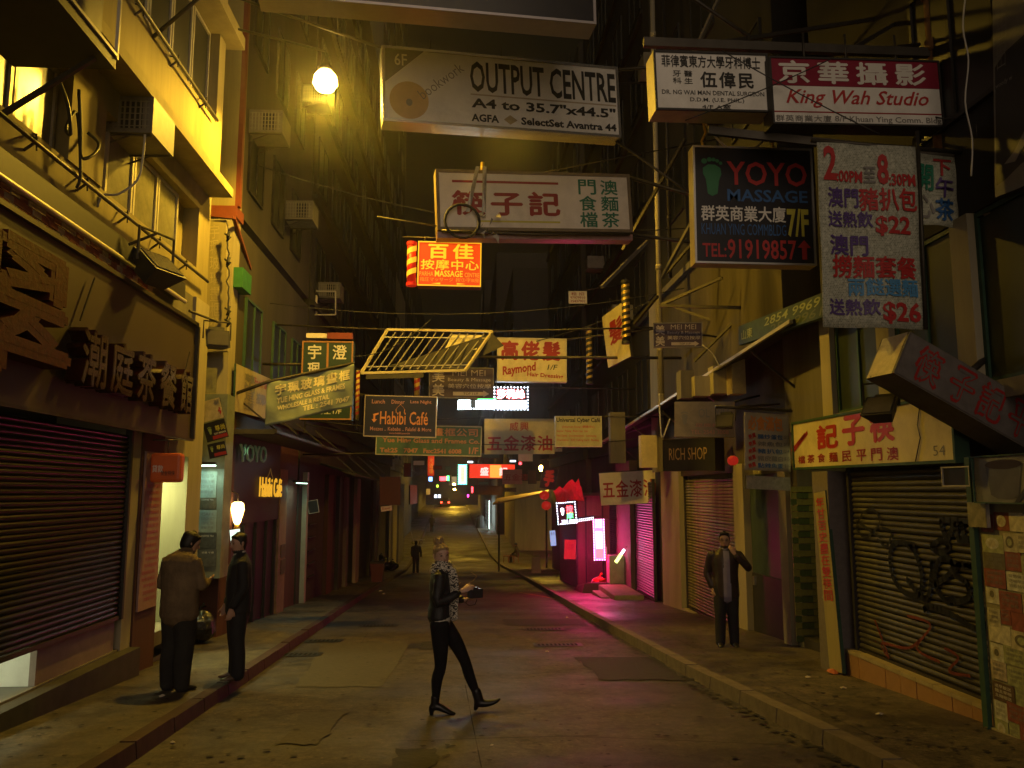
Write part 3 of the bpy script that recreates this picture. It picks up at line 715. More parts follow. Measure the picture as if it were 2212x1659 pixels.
paint('large looping black graffiti word sprayed on the grey shutter',
 [[(1975,1178),(1935,1172),(1922,1200),(1930,1250),(1955,1280),(1985,1285),(1990,1240),(1975,1190),(1960,1178)],[(1958,1250),(1990,1290),(2006,1285),(2012,1240),(2012,1210)],
  [(2015,1262),(2040,1250),(2058,1225),(2045,1205),(2025,1215),(2020,1260),(2040,1295),(2062,1292)],[(2105,1225),(2075,1218),(2062,1238),(2085,1258),(2092,1290),(2060,1302)],[(2055,1215),(2155,1240)],[(2118,1190),(2108,1250),(2110,1305),(2135,1320),(2150,1310)],
  [(2140,1240),(2165,1250),(2165,1300),(2140,1345),(2120,1345),(2108,1310),(2115,1260),(2140,1240)],[(1995,1318),(2010,1310),(2060,1330),(2100,1355),(2130,1362)],[(2010,1180),(2032,1168),(2050,1182),(2030,1192),(2010,1182)]], 4.585, M_SPRAY, .03)
paint('small black block tag sprayed above the looping graffiti', [[(2030,1125),(2045,1165),(2062,1130),(2070,1165),(2095,1165)],[(2030,1122),(2110,1130),(2105,1160),(2120,1178)],[(2075,1128),(2082,1160)]], 4.585, M_SPRAY, .03)
paint('faint dark round scribble on the upper left of the grey shutter', [[(1860,1110),(1885,1100),(1900,1130),(1870,1160),(1850,1140),(1862,1112)],[(1905,1140),(1925,1150),(1915,1180),(1895,1165)],[(1850,1125),(1900,1160)]], 4.585, M_SPRAY, .016)
paint('faded red scrawl low on the grey shutter', [[(1890,1340),(1920,1420),(1905,1390),(1960,1400),(1990,1380)],[(1960,1330),(2010,1350),(1980,1400),(2030,1430)],[(2040,1400),(2070,1420),(2050,1450),(2095,1460)]], 4.585, M_SPRAYR, .014)
# grey pier, calligraphy board, stair entrance
mb = MB(); mb.box(4.42, 4.9, 9.85, 10.3, -.75, 1.95); mb.build('grey_pier', mat('grey_pier', (.16,.14,.135), .8, var=.2, scale=20), R1)
sign('calligraphy_board', 'narrow cream board with a column of red characters beside the grey pier', [(1766,1060),(1791,1060),(1812,1450),(1786,1450)], X=4.41, face=M_YWALL, depth=.04, texts=[('年甘苦史盡在雙筷間', (.15,.03,.85,.62), T_RED, dict(vertical=True))], side=M_GREENP)
R2 = thing('stair_entrance', 'narrow stair entrance with yellow green tiled strips between the noodle shop and the teal door', 'doorway', (5.2, 11.4, 0))
mb = MB(); mb.box(6.8, 6.9, 10.3, 12.4, -.8, 2.6); mb.box(5.0, 6.8, 12.2, 12.4, -.8, 2.6); mb.box(4.95, 9, 10.301, 12.4, 2.6, 4.2); mb.build('wall', M_PLAST2, R2)
M_GT = [mat('green_tile', (.09,.13,.045), .3, var=.2), mat('yellow_tile', (.26,.25,.07), .35, var=.2)]
lt = thing('assumed_tube_light', 'assumed dim tube inside the narrow stair entrance with the tiled strips', 'lamp', (5.6, 11, 2.4)); MB().tube([(5.2, 10.9, 2.4), (6.0, 10.9, 2.4)], .015, 8).build('tube', glow('tube_stair', (1,.85,.3), 2), lt); tube_lamp(lt, (5.3, 11.3, 2.38), .8, .08, 2.2, (1,.85,.25)); MB().box(5.1,6.1,10.85,10.95,2.42,2.46).build('fitting', M_DARK, lt)  # assumed lamp, added so that the tiled strips are lit
tl = [None, None]
for c_ in range(4):
    for k in range(24):
        q = 0 if c_ in (1, 2) and k % 2 == 0 or c_ == 0 and k % 3 == 0 else 1; loc = V3((4.93+c_*.092, 12.19, -.5+k*.095+.05))
        if tl[q] is None: tl[q] = MB().box(-.045, .045, -.01, .01, -.042, .042).build('tile', M_GT[q], R2, local=True); tl[q].location = loc-WL[R2]
        else: share(tl[q], 'tile', loc, R2)
mb = MB()
for k in range(4): mb.box(5.0+k*.3, 5.3+k*.3, 10.32, 12.18, -.8, -.42+k*.17)
mb.build('step', mat('dark_step', (.05,.045,.04), .6, var=.3), R2)
tb_ = tower
R3 = thing('old_tenement', 'old tenement with a teal door and a grey shutter behind the man covering his mouth', 'building', (6.5, 17, 0))
MB().box(5.0, 10, 12.45, 21.2, 2.2, 6.6).build('wall', mat('dim_cream_wall', (.085,.07,.042), .85, var=.45, scale=2, bump=.3, streak=True, grime=.5), R3); MB().box(5.02, 10, 12.45, 21.2, 6.6, 20).build('upper_wall', M_TEN2, R3); MB().box(4.9, 5.02, 12.45, 21.2, 6.6, 6.75).build('cornice', M_PLAST2, R3); MB().box(5.15, 10, 12.45, 21.2, -1.4, 2.2).build('shop_wall', M_PLAST, R3)  # upper wall coloured dark for the shade above the lamp's reach
for q_ in ((4.9, 5.15, 12.42, 12.72, -1.2, 2.2), (4.95, 5.15, 14.5, 15.05, -1.4, 2.2), (4.9, 5.15, 18.75, 20.5, -1.5, 2.2)): MB().box(*q_).build('pier', M_PLAST, R3)
dr = MB().box(5.06, 5.12, 12.8, 14.45, -.75, 2.0).build('door', mat('teal_door', (.05,.075,.075), .5, var=.3), R3)
MB().box(5.03, 5.06, 12.85, 14.4, -.75, .3).build('kick_panel', M_DARK, dr); MB().box(4.99, 5.05, 14.2, 14.28, .1, .25).build('handle', M_STEEL, dr)
MB().box(4.7, 5.05, 12.75, 14.5, -.95, -.74).build('step', mat('entry_step', (.22,.24,.23), .7, var=.3), R3)
for y0 in (12.9, 15.4, 18): window(R3, 5.02, y0, y0+1.6, 8.2, 9.8, 1, 2, None, M_FRD)
for y0 in (12.9, 15.4, 18): window(R3, 5.02, y0, y0+1.6, 11.2, 12.8, 1, 2, None, M_FRD)
MB().box(4.86, 5.0, 20.4, 21.2, 2.2, 6.6).build('column', M_PLAST, R3); MB().box(4.86, 5.02, 20.4, 21.2, 6.76, 20).build('column', M_TEN1, R3)  # upper column repeats the shade painted on the wall
MB().box(4.95, 5.15, 15.0, 18.7, 2.05, 2.2).build('lintel', M_DARK, R3)
shutter('weathered grey roller shutter behind the man covering his mouth', 5.06, 15.1, 18.68, -.85, 2.02, 1, mat('shutter_weathered', (.3,.25,.17), .6, .2, var=.4, scale=2.5, grime=.55), .064)
MB().box(4.9, 5.1, 15.05, 18.72, -1.2, -.9).build('sill', M_PLAST, R3)
# awning slab running above the right shops
aw = thing('long_canopy', 'long dark sheet canopy sloping over the right hand shops with a yellow lit edge', 'canopy', (4.6, 15, 3.6))
a = px(1880, 640, X=4.3); b = px(1330, 960, X=4.3)
mb = MB(); mb.raw([(4.3, 10.4, 3.95), (4.3, 27, 3.2), (5.0, 27, 3.5), (5.0, 10.4, 4.25), (4.3, 10.4, 3.9), (4.3, 27, 3.15), (5.0, 27, 3.45), (5.0, 10.4, 4.2)], [(0,3,2,1),(4,5,6,7),(0,1,5,4),(1,2,6,5),(2,3,7,6),(3,0,4,7)]); mb.build('sheet', M_TARP, aw)
MB().bar((4.28, 10.4, 3.93), (4.28, 27, 3.18), .05).build('edge', M_ALU, aw)
for y in (12, 15, 18, 21, 24): MB().bar((4.3, y, 3.87-(y-10.4)*.045), (5.0, y, 3.3-(y-10.4)*.045), .03).build('strut', M_IRON, aw)
# massage shop row
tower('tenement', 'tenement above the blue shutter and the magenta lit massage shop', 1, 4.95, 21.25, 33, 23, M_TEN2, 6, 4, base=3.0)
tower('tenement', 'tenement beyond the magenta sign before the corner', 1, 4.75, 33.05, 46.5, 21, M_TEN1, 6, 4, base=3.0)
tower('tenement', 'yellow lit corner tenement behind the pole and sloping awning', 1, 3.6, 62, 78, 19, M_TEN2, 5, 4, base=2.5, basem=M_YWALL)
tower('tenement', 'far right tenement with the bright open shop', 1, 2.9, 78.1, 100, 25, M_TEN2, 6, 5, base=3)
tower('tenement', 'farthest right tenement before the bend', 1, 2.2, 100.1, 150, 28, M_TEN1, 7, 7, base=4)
for nm, lb, x0, x1, y, z in (('end_building','dark building closing the view at the end of the street',-14,4,172,34),('end_building','taller dark building behind the end of the street',3,18,165,42)):
    t = thing(nm, lb, 'building', ((x0+x1)/2, y, 0)); MB().box(x0, x1, y, y+8, -2, z).build('wall', M_TOWER, t)
    for k in range(8):
        for c_ in range(5):
            xx = x0+1+c_*(x1-x0-2)/5; MB().box(xx, xx+1.6, y-.05, y, 3+k*3.6, 4.8+k*3.6).build('window', M_LITWIN if (k*5+c_) % 11 == 3 else M_GLASS, t)
mf = thing('massage_shopfront', 'dark red timber shop front glowing beside the magenta sign', 'shop front', (4.3, 28.5, -1.5))
MB().box(3.75, 4.94, 27.9, 32.8, -2.1, 1.55).build('wall', mat('shop_timber', (.16,.08,.07), .6, var=.3, streak=True, bump=.2), mf)
for x_ in (3.75, 4.05, 4.62): MB().box(x_, x_+.05, 27.84, 27.9, -1.6, 1.5).build('post', M_DARK, mf)
MB().box(4.12, 4.6, 27.86, 27.9, -1.55, .9).build('door', mat('shop_door', (.1,.05,.05), .5, var=.3), mf)
MB().box(3.6, 4.94, 27.6, 32.8, 1.56, 1.66).build('eave', M_TARP, mf)
# blue shutters, steps
shutter('dark blue roller shutter right of the magenta lit shop', 4.9, 21.3, 23.6, -1.05, 2.0, 1, M_SH_B, .07)
shutter('blue roller shutter reflecting the magenta sign', 4.9, 26.0, 28.6, -1.3, 2.0, 1, M_SH_B, .07)
MB().box(4.75, 5.0, 23.7, 25.9, -1.5, 2.6).build('wall_panel', mat('pale_pier', (.1,.08,.07), .8, var=.3), R3)
st = thing('concrete_steps', 'low concrete step slabs before the pale pier right of the magenta sign', 'steps', (4.6, 23.5, -1.2))
MB().box(3.95, 4.75, 22.0, 24.6, -1.4, -1.02).build('step', mat('step_slab', (.25,.21,.15), .8, var=.3, bump=.3), st, bevel=.02)
MB().box(3.7, 3.95, 22.6, 24.2, -1.4, -1.14).build('step', MATS['step_slab'], st, bevel=.02)
rp = thing('loading_ramp', 'dark wedge ramp on the pavement in front of the orange bag', 'ramp', (3.9, 25.5, -1.2))
MB().raw([(3.5,24.9,-1.32),(4.7,24.9,-1.32),(4.7,26.7,-1.4),(3.5,26.7,-1.4),(3.6,24.95,-1.02),(4.7,24.95,-1.02),(4.7,26.6,-1.1),(3.6,26.6,-1.25)], [(0,3,2,1),(4,5,6,7),(0,1,5,4),(1,2,6,5),(2,3,7,6),(3,0,4,7)]).build('wedge', mat('ramp_wood', (.07,.035,.03), .6), rp)
ry = thing('utility_box', 'pale boxy cabinet on the step beside the pier', 'cabinet', (4.55, 25.1, -.9)); MB().box(4.3, 4.8, 24.7, 25.2, -1.02, -.2).build('case', mat('cabinet', (.3,.27,.22), .6), ry, bevel=.015); MB().bar((4.27,24.95,-.3),(4.27,24.95,.05), .03).build('handle', M_STEEL, ry)
# ------------------------------------------------------------------ street lamps
M_SODIUM = glow('sodium_glow', (1, .62, .12), 90)
def street_lamp(label, p, power, r=.19, col=(1,.58,.045), es=None, arm=None):
    t = thing('street_lamp', label, 'street lamp', p); p = V3(p)
    vs = []; 
    mb = MB().tube([p+V3((0,0,z)) for z in (-.27,-.22,-.12,0,.08)], [.03,r*.7,r,r*.9,r*.55], 14)
    mb.build('bulb_glass', M_SODIUM if es is None else es, t, smooth=True)
    MB().tube([p+V3((0,0,z)) for z in (.081,.12,.2,.3)], [r*.62,r*.7,r*.35,.03], 12).build('lamp_cap', M_IRON, t, smooth=True)
    if arm: hang(t, [p+V3((0,0,.3)), p+V3((0,0,.42)), V3(arm)], .02, M_IRON, 'arm')
    l = bpy.data.lights.new('lamp_light', 'SPOT'); l.energy = power; l.color = col; l.shadow_soft_size = .14; l.spot_size = math.radians(170); l.spot_blend = .35
    o = bpy.data.objects.new('lamp_light', l); C.link(o); o.parent = t; o.location = (0, 0, -.36)
    return t
LP = px(703, 165, Y=12.3)
street_lamp('blazing yellow street lamp hung left of the long white print shop sign', LP, 1350, arm=(-3.85, 12.2, LP.z+.75))
street_lamp('added second sodium street lamp strung over the signs, hidden behind the long white sign', (.9, 16.4, 9.75), 800, .19, arm=(5.0, 16.6, 10.6))  # added lamp, out of view, to light the sign faces beyond it
street_lamp('small distant sodium lamp over the far end of the street, upper of two', px(981, 1045, Y=135), 2200, .22, arm=(-4.5, 135, 5.5))
street_lamp('small distant sodium lamp over the far end of the street, lower of two', px(982, 1056, Y=150), 2200, .22, arm=(-5.5, 150, 5))
street_lamp('added unseen sodium lamp over the rising part of the road, behind the hardware boards', (-.5, 78, 6.5), 1800, .2, arm=(-5.2, 78, 7.2))  # added lamp, assumed and out of view, lights the rising road
street_lamp('added sodium lamp hidden over the side alley before the sloping awning', (4.6, 50, 3.2), 900, .12, arm=(4.9, 46.6, 3.6))  # added lamp, assumed and out of sight, lights the alley corner

# ------------------------------------------------------------------ hanging signs over the street
cut = dict
r, F = sign('overhead_sign', 'wide dark sign with a pale metal rim, hanging highest over the street', [(560,-270),(1284,-190),(1284,55),(560,-12)], 9.4, 9.9, face=M_BLK, depth=.35, frame=mat('pale_rim', (.4,.37,.38), .4, .5, var=.1), fw=.035)
hang(r, [(-3.85, 9.6, 7.2), px(600,-150,Y=9.6)], .025); hang(r, [px(1284,-150,Y=9.9), (4.7, 10.0, 7.0)], .025)
cor = [(828,99),(1338,146),(1337,298),(823,261)]
r, F = sign('print_shop_sign', 'long white print shop sign with bold black OUTPUT CENTRE lettering', cor, 11.3, 12.0, face=M_WHITE, depth=.3, frame=mat('aluminium_rim', (.5,.49,.45), .25, .8, var=.1), fw=.04, texts=[
 ('OUTPUT CENTRE', (.355,.1,.985,.52), T_BLK, dict(bold=.02)), ('A4 to 35.7"x44.5"', (.357,.6,.98,.735), T_BLK, dict(bold=.03)),
 ('AGFA', (.355,.815,.47,.92), T_BLK, dict(bold=.035)), ('SelectSet Avantra 44', (.563,.815,.98,.92), T_BLK, dict(bold=.035)),
 ('bookwork', (.125,.34,.345,.475), T_GREY, dict(bold=-.01, rot=.68)), ])
O, U, W, N = F
MB().poly([O+U*x+W*y+N*.009 for x, y in ((.012,.03),(.012,.48),(.17,.03))]).build('printed_corner', T_GREY, r)
put_text(r, '6F', O, U, W, N, (.05,.09,.1,.25), T_WHT, eps=.012)
ci = [(.105+.078*math.cos(a)*1.0, .7+.078*math.sin(a)*U.length/W.length) for a in [2*math.pi*k/32 for k in range(32)]]
MB().poly([O+U*x+W*y+N*.0092 for x, y in ci][::-1]).build('printed_disc', mat('peach_print', (.6,.42,.2), .5, var=.15), r)
MB().poly([O+U*(.105+.013*math.cos(a))+W*(.73+.05*math.sin(a))+N*.012 for a in [2*math.pi*k/12 for k in range(12)]][::-1]).build('printed_dot', T_GREY, r)
MB().poly([O+U*x+W*y+N*.01 for x, y in ((.49,.865),(.517,.80),(.548,.865),(.517,.93))][::-1]).build('printed_diamond', mat('ochre_print', (.45,.36,.2), .5), r)
rect(r, 'printed_line', O, U, W, N, (.355,.545,.985,.565), mat('peach_line', (.5,.42,.3), .5), e=.009)
hang(r, [O+U*.05-N*.15, O+U*.05-N*.15+V3((-2.5,.1,.9))], .02); hang(r, [O+U*.95-N*.15, (4.7, 12.2, O.z+.5)], .025); hang(r, [O+U*.95+W*.9-N*.15, (4.7, 12.4, 5.6)], .02)
for k in (.2, .5, .8): hang(r, [O+U*k-N*.15, O+U*k-N*.15+V3((0,0,.25))], .012, name='lug')

cor = [(944,360),(1362,383),(1364,497),(941,503)]
r, F = sign('noodle_house_sign', 'long cream noodle house sign with three big red characters and torn plastic wrap', cor, 12.35, 12.75, face=M_WARM, depth=.3, frame=mat('brown_frame', (.2,.15,.09), .6, var=.3), fw=.05, texts=[
 ('筷子記', (.08,.35,.62,.74), T_DRED, dict(bold=.035, sp=1.25)), ('門食檔', (.725,.1,.815,.93), T_GRN, dict(vertical=True, bold=.02)), ('澳麵茶', (.84,.1,.93,.93), T_GRN, dict(vertical=True, bold=.02))])
O, U, W, N = F
rect(r, 'printed_bar', O, U, W, N, (.08,.17,.62,.21), T_DRED, e=.009); rect(r, 'printed_bar', O, U, W, N, (.2,.83,.62,.86), T_YEL, e=.009)
MB().obox(O+W*1.02-N*.02, U, W*.1, -N*.24).build('lower_box', mat('pink_tube_box', (.34,.2,.2), .35, var=.25, grime=.4), r)
MB().tube([O+U*.02+W*1.02+N*.03, O+U*.5+W*1.06+N*.03, O+U*.98+W*1.03+N*.03], .025, 8).build('conduit', M_IRON, r, smooth=True)
M_WRAP = mat('plastic_wrap', (.45,.42,.36), .15, var=.4, scale=9, bump=.6, spec=.8)
mb = MB()
for x0, x1 in ((.2,.14),(.235,.22)):
    a = O+U*x0+N*.05-W*.05; b = O+U*x1+W*.72+N*.07; mb.raw([a, a+U*.02, b+U*.02, b, (a+b)/2+N*.05], [(0,1,4),(1,2,4),(2,3,4),(3,0,4)])
mb.build('plastic_strip', M_WRAP, r)
a = O+U*.12+W*.88+N*.1; MB().tube([a+(U.normalized()*math.cos(t)+W.normalized()*math.sin(t))*.27 for t in [2*math.pi*k/18 for k in range(19)]], .022, 8).build('cable_coil', M_DARK, r, smooth=True)
a = O+U*.24+W*.98+N*.1; mb = MB()
for k in range(14):
    d = V3([random.uniform(-1,1)*s for s in (.16,.06,.2)]); e = V3([random.uniform(-1,1)*s for s in (.12,.06,.12)]); mb.poly([a+d, a+d+e, a+d+e*.3+V3((.05,.02,.07))])
mb.build('torn_plastic', M_WRAP, r)
MB().box(a.x-.17, a.x+.02, a.y-.02, a.y+.08, a.z-.1, a.z-.02).build('ballast', M_DARK, r)
hang(r, [O+U*.24-N*.1, O+U*.24-N*.1+V3((0,0,.18))], .03, M_GOLD, 'clamp')
hang(r, [O+U-N*.1, (4.95, 13.0, O.z-.4)], .03); hang(r, [O+U+W-N*.1, (4.95, 13.1, O.z-1.0)], .03); hang(r, [O+U*.5-N*.1, O+U*.5-N*.1+V3((3.3,.7,1.0))], .012)
hang(r, [O-N*.1+W*.9, O+V3((-.9,.1,-.75))], .012)

# red backlit massage sign with barber pole
M_REDLIT = glow('red_backlit', (1, .075, .006), .62, (.3,.03,.01)); M_YLIT = glow('yellow_backlit', (1, .5, .02), .85, (.4,.3,.05)); M_OLIT = glow('orange_backlit', (1, .3, .02), .7, (.4,.2,.05))
cor = [(903,522),(1041,524),(1038,621),(902,616)]
r, F = sign('massage_sign', 'glowing orange red massage centre sign with yellow characters', cor, 13.4, 13.4, face=M_REDLIT, depth=.22, frame=M_YLIT, fw=.018, side=mat('red_case', (.3,.03,.02), .5), texts=[
 ('百佳', (.17,.05,.87,.38), M_YLIT, dict(bold=.035, sp=1.3)), ('按摩中心', (.05,.41,.96,.63), M_YLIT, dict(bold=.02, sp=1.1)), ('PARHA', (.03,.68,.25,.78), M_OLIT, dict(bold=.01)), ('MASSAGE', (.27,.65,.71,.79), M_YLIT, dict(bold=.02)), ('CENTRE', (.74,.69,.97,.79), M_OLIT, dict(bold=.01)),
 ('指圧マッサージ', (.04,.81,.56,.9), M_OLIT, dict(bold=0)), ('按③字B座', (.6,.81,.97,.9), M_OLIT, dict(bold=0)), ('◀', (.22,.925,.36,.965), M_YLIT), ('▶', (.62,.925,.76,.965), M_YLIT)])
O, U, W, N = F
hang(r, [O+U*.1-N*.1, O+U*.1-N*.1+V3((0,0,.12))], .01); hang(r, [O+U*.9-N*.1, O+U*.9-N*.1+V3((0,0,.12))], .01); hang(r, [O-U*.25-N*.1+V3((0,0,.1)), O+U*1.0-N*.1+V3((0,0,.1))], .012)
def barber_pole(label, u0, u1, v0, v1, Y, ma, mb_, turns=6, capm=None, core=None):
    a, b = px((u0+u1)/2, v0, Y=Y), px((u0+u1)/2, v1, Y=Y); rr = (px(u1, v0, Y=Y).x-px(u0, v0, Y=Y).x)/2; L = a.z-b.z; a = V3((b.x, Y, a.z))
    t = thing('barber_pole', label, 'barber pole', b)
    MB().tube([b, a], rr*.86, 16).build('cylinder', ma, t, smooth=True)
    mb = MB(); n = 14*turns; ww = L/turns*.42
    for k in range(n):
        z0, z1 = b.z+(L-ww)*k/n, b.z+(L-ww)*(k+1)/n; t0, t1 = 2*math.pi*turns*k/n, 2*math.pi*turns*(k+1)/n; R_ = rr*.9
        mb.poly([(b.x+R_*math.cos(t0), Y+R_*math.sin(t0), z0), (b.x+R_*math.cos(t1), Y+R_*math.sin(t1), z1), (b.x+R_*math.cos(t1), Y+R_*math.sin(t1), z1+ww), (b.x+R_*math.cos(t0), Y+R_*math.sin(t0), z0+ww)])
    mb.build('spiral', mb_, t, smooth=True)
    for z in (b.z-rr*.5, a.z): MB().tube([(b.x, Y, z), (b.x, Y, z+rr*.6)], rr, 16).build('cap', capm or M_DARK, t)
    MB().bar((b.x, Y+rr, b.z+L/2), (b.x+rr*1.2, Y+rr+.15, b.z+L/2), .04).build('bracket', M_IRON, t)
    return t
barber_pole('red and yellow lit barber pole on the left edge of the glowing massage sign', 877, 900, 530, 612, 13.45, glow('red_pole', (1,.03,.01), .25), M_YLIT, 3, glow('red_pole_cap', (1,.03,.01), .3))
# dentist, photo studio
cor = [(1409,109),(1657,118),(1664,244),(1417,239)]
M_SIDEL = mat('light_box_side', (.6,.5,.28), .5, var=.2, grime=.25)
r, F = sign('dentist_sign', 'white dental surgeon sign with black Chinese and English lettering', cor, 7.35, 7.4, face=M_WHITE, depth=.25, frame=M_DARK, fw=.02, side=M_SIDEL, texts=[
 ('菲律賓東方大學牙科博士', (.07,.07,.93,.27), T_BLK, dict(bold=.02)), ('牙醫', (.16,.33,.33,.43), T_BLK, dict(sp=1.5)), ('科生', (.16,.45,.33,.55), T_BLK, dict(sp=1.5)), ('伍偉民', (.4,.34,.86,.6), T_BLK, dict(bold=.03, sp=1.2)),
 ('DR. NG WAI MAN DENTAL SURGEON', (.06,.655,.95,.73), T_BLK, dict(bold=.01)), ('D.D.M. (U.E. PHIL.)', (.3,.775,.77,.86), T_BLK), ('4/F A室', (.4,.885,.65,.96), T_BLK)])
O, U, W, N = F
hang(r, [O+U*.95-N*.18-V3((0,0,0)), (4.6, 7.6, O.z+.3)], .02); hang(r, [O+U*.9-N*.15, O+U*.9-N*.15+V3((0,0,.3))], .012)
cor = [(1660,122),(2030,134),(2035,275),(1668,270)]
r, F = sign('photo_studio_sign', 'white photo studio sign with a maroon band and red English script', cor, 7.3, 7.35, face=M_WHITE, depth=.2, frame=M_DARK, fw=.018, texts=[
 ('King Wah Studio', (.085,.475,.92,.75), T_RED, dict(bold=.012, shear=.35)), ('群英商業大廈', (.02,.86,.34,.955), T_GREY, dict(sp=1.1)), ('8/F Khuan Ying Comm. Bldg', (.36,.86,.985,.97), T_GREY)])
O, U, W, N = F
rect(r, 'maroon_band', O, U, W, N, (.005,.01,.995,.425), M_MAROON, e=.008, t=.004); rect(r, 'printed_line', O, U, W, N, (.01,.8,.99,.82), T_DRED, e=.009)
put_text(r, '京華攝影', O, U, W, N, (.055,.06,.91,.385), T_WHT, bold=.03, sp=1.35, eps=.015)
for k in (.25, .5, .8): hang(r, [O+U*k-N*.15, O+U*k-N*.15+V3((0,0,.35))], .012)
# foot massage light box
cor = [(1493,314),(1747,324),(1768,574),(1503,570)]
M_SILV = mat('silver_rim', (.5,.5,.5), .35, .7, var=.1)
r, F = sign('foot_massage_sign', 'black foot massage light box with red YOYO letters and a green footprint', cor, 8.0, 8.0, face=M_BLK, depth=.16, frame=M_SILV, fw=.02, side=M_SIDEL, texts=[
 ('YOYO', (.28,.125,.95,.33), T_RED, dict(bold=.015)), ('MASSAGE', (.28,.365,.95,.47), T_BLUE, dict(bold=.02)), ('群英商業大廈', (.06,.51,.76,.64), T_WHT, dict(bold=.02)), ('7/F', (.77,.52,.95,.76), T_YEL, dict(bold=.03)),
 ('KHUAN YING COMMBLDG', (.06,.66,.76,.755), T_BLUE, dict(bold=0)), ('TEL:', (.065,.83,.26,.945), T_RED, dict(bold=.015)), ('91919857', (.27,.79,.84,.955), T_RED, dict(bold=.015))])
O, U, W, N = F
def ell(cx_, cy_, a, b, n=18, rot=0): return [(cx_+a*math.cos(t)*math.cos(rot)-b*math.sin(t)*math.sin(rot), cy_+a*math.cos(t)*math.sin(rot)+b*math.sin(t)*math.cos(rot)) for t in [2*math.pi*k/n for k in range(n)]]
def foot(par, F, cx_, cy_, s, m, e=.012, flip=1):
    O, U, W, N = F; asp = U.length/W.length
    mbx = MB(); sole = [(-.5,-.55),(-.2,-.75),(.2,-.75),(.5,-.55),(.55,-.2),(.4,.2),(.35,.6),(.3,.95),(0,1.1),(-.25,.95),(-.3,.5),(-.35,.1),(-.5,-.2)]
    def tr(x, y): return O+U*(cx_+flip*x*s)+W*(cy_+y*s*asp)+N*e
    P = [tr(x, y) for x, y in sole]; mbx.poly(P if flip < 0 else P[::-1])
    mbx.build('footprint', m, par)
    for i, (x, y, q) in enumerate(((-.42,-.95,.16),(-.12,-1.05,.14),(.12,-1.05,.12),(.33,-.98,.11),(.52,-.85,.1))):
        pp = [tr(x+q*math.cos(t), y+q*math.sin(t)) for t in [2*math.pi*k/10 for k in range(10)]]; MB().poly(pp if flip < 0 else pp[::-1]).build('toe_print', m, par)
foot(r, F, .155, .27, .145, mat('green_foot', (.03,.17,.07), .5, var=.1))
MB().poly([O+U*x+W*y+N*.012 for x, y in ((.905,.785),(.96,.85),(.925,.85),(.925,.95),(.885,.95),(.885,.85),(.85,.85))]).build('printed_arrow', T_RED, r)
for k in (.12, .72):
    a = O+U*k-N*.1; MB().tube([a, a+V3((-.02,0,.1)), a+V3((.03,.02,.2)), a+V3((0,.0,.34))], .014, 6).build('hook', M_GOLD, r, smooth=True)
MB().tube(curve_pts(O+U*.14-N*.1+V3((0,0,.3)), O+U*.72-N*.1+V3((0,0,.28)), .3), .012, 6).build('cable_loop', M_CABLEW, r, smooth=True)

# cloth banners
def banner(name, label, corners, Y, m, texts, yr=None, rip=.03, cat='banner', flutter=None, depth=.006, nx=16, ny=12, ortho=True):
    O, U, W, N = faceframe(corners, Y, yr or Y, ortho=ortho); r = thing(name, label, cat, O+U/2+W/2)
    ph = random.uniform(0, 6)
    f = flutter or (lambda x, y: rip*(math.sin(x*9+ph+y*2)*(.3+.7*y)+.4*math.sin(y*11+x*4+ph)))
    mb = MB(); vs = [O+U*(i/nx)+W*(j/ny)+N*f(i/nx, j/ny) for j in range(ny+1) for i in range(nx+1)]
    mb.raw(vs, [(j*(nx+1)+i, (j+1)*(nx+1)+i, (j+1)*(nx+1)+i+1, j*(nx+1)+i+1) for j in range(ny) for i in range(nx)])
    o = mb.build('cloth', m, r, smooth=True); sd = o.modifiers.new('thickness', 'SOLIDIFY'); sd.thickness = depth; sd.offset = -1
    for t in texts:
        s, box, mm = t[:3]; kw = t[3] if len(t) > 3 else {}
        put_text(r, s, O, U, W, N, fbox(box, corners), mm, eps=.012, ripple=f, **kw)
    return r, (O, U, W, N, f)
def pattern_mat():
    m = mat('newsprint_cloth', (.42,.43,.33), .75, var=.2, scale=3); nt = m.node_tree; N = nt.nodes; L = nt.links; b = N['Principled BSDF']
    tc = N.new('ShaderNodeTexCoord'); br = N.new('ShaderNodeTexBrick'); mp = N.new('ShaderNodeMapping'); mp.inputs['Rotation'].default_value = (math.pi/2, 0, 0); mp.inputs['Scale'].default_value = (7, 7, 7)
    L.new(tc.outputs['Object'], mp.inputs[0]); L.new(mp.outputs[0], br.inputs['Vector'])
    br.inputs['Color1'].default_value = (.24,.26,.2,1); br.inputs['Color2'].default_value = (.42,.43,.34,1); br.inputs['Mortar'].default_value = (.55,.55,.46,1); br.inputs['Mortar Size'].default_value = .045; br.inputs['Brick Width'].default_value = .8; br.inputs['Row Height'].default_value = .55
    n = N.new('ShaderNodeTexNoise'); n.inputs['Scale'].default_value = 38; mx = N.new('ShaderNodeMix'); mx.data_type = 'RGBA'; mx.blend_type = 'OVERLAY'; mx.inputs[0].default_value = .7
    L.new(br.outputs['Color'], mx.inputs[6]); L.new(n.outputs[0], mx.inputs[7]); L.new(mx.outputs[2], b.inputs['Base Color']); return m
M_NEWS = pattern_mat()
cor = [(1757,308),(1972,316),(2008,712),(1785,706)]
B = dict(bold=.03)
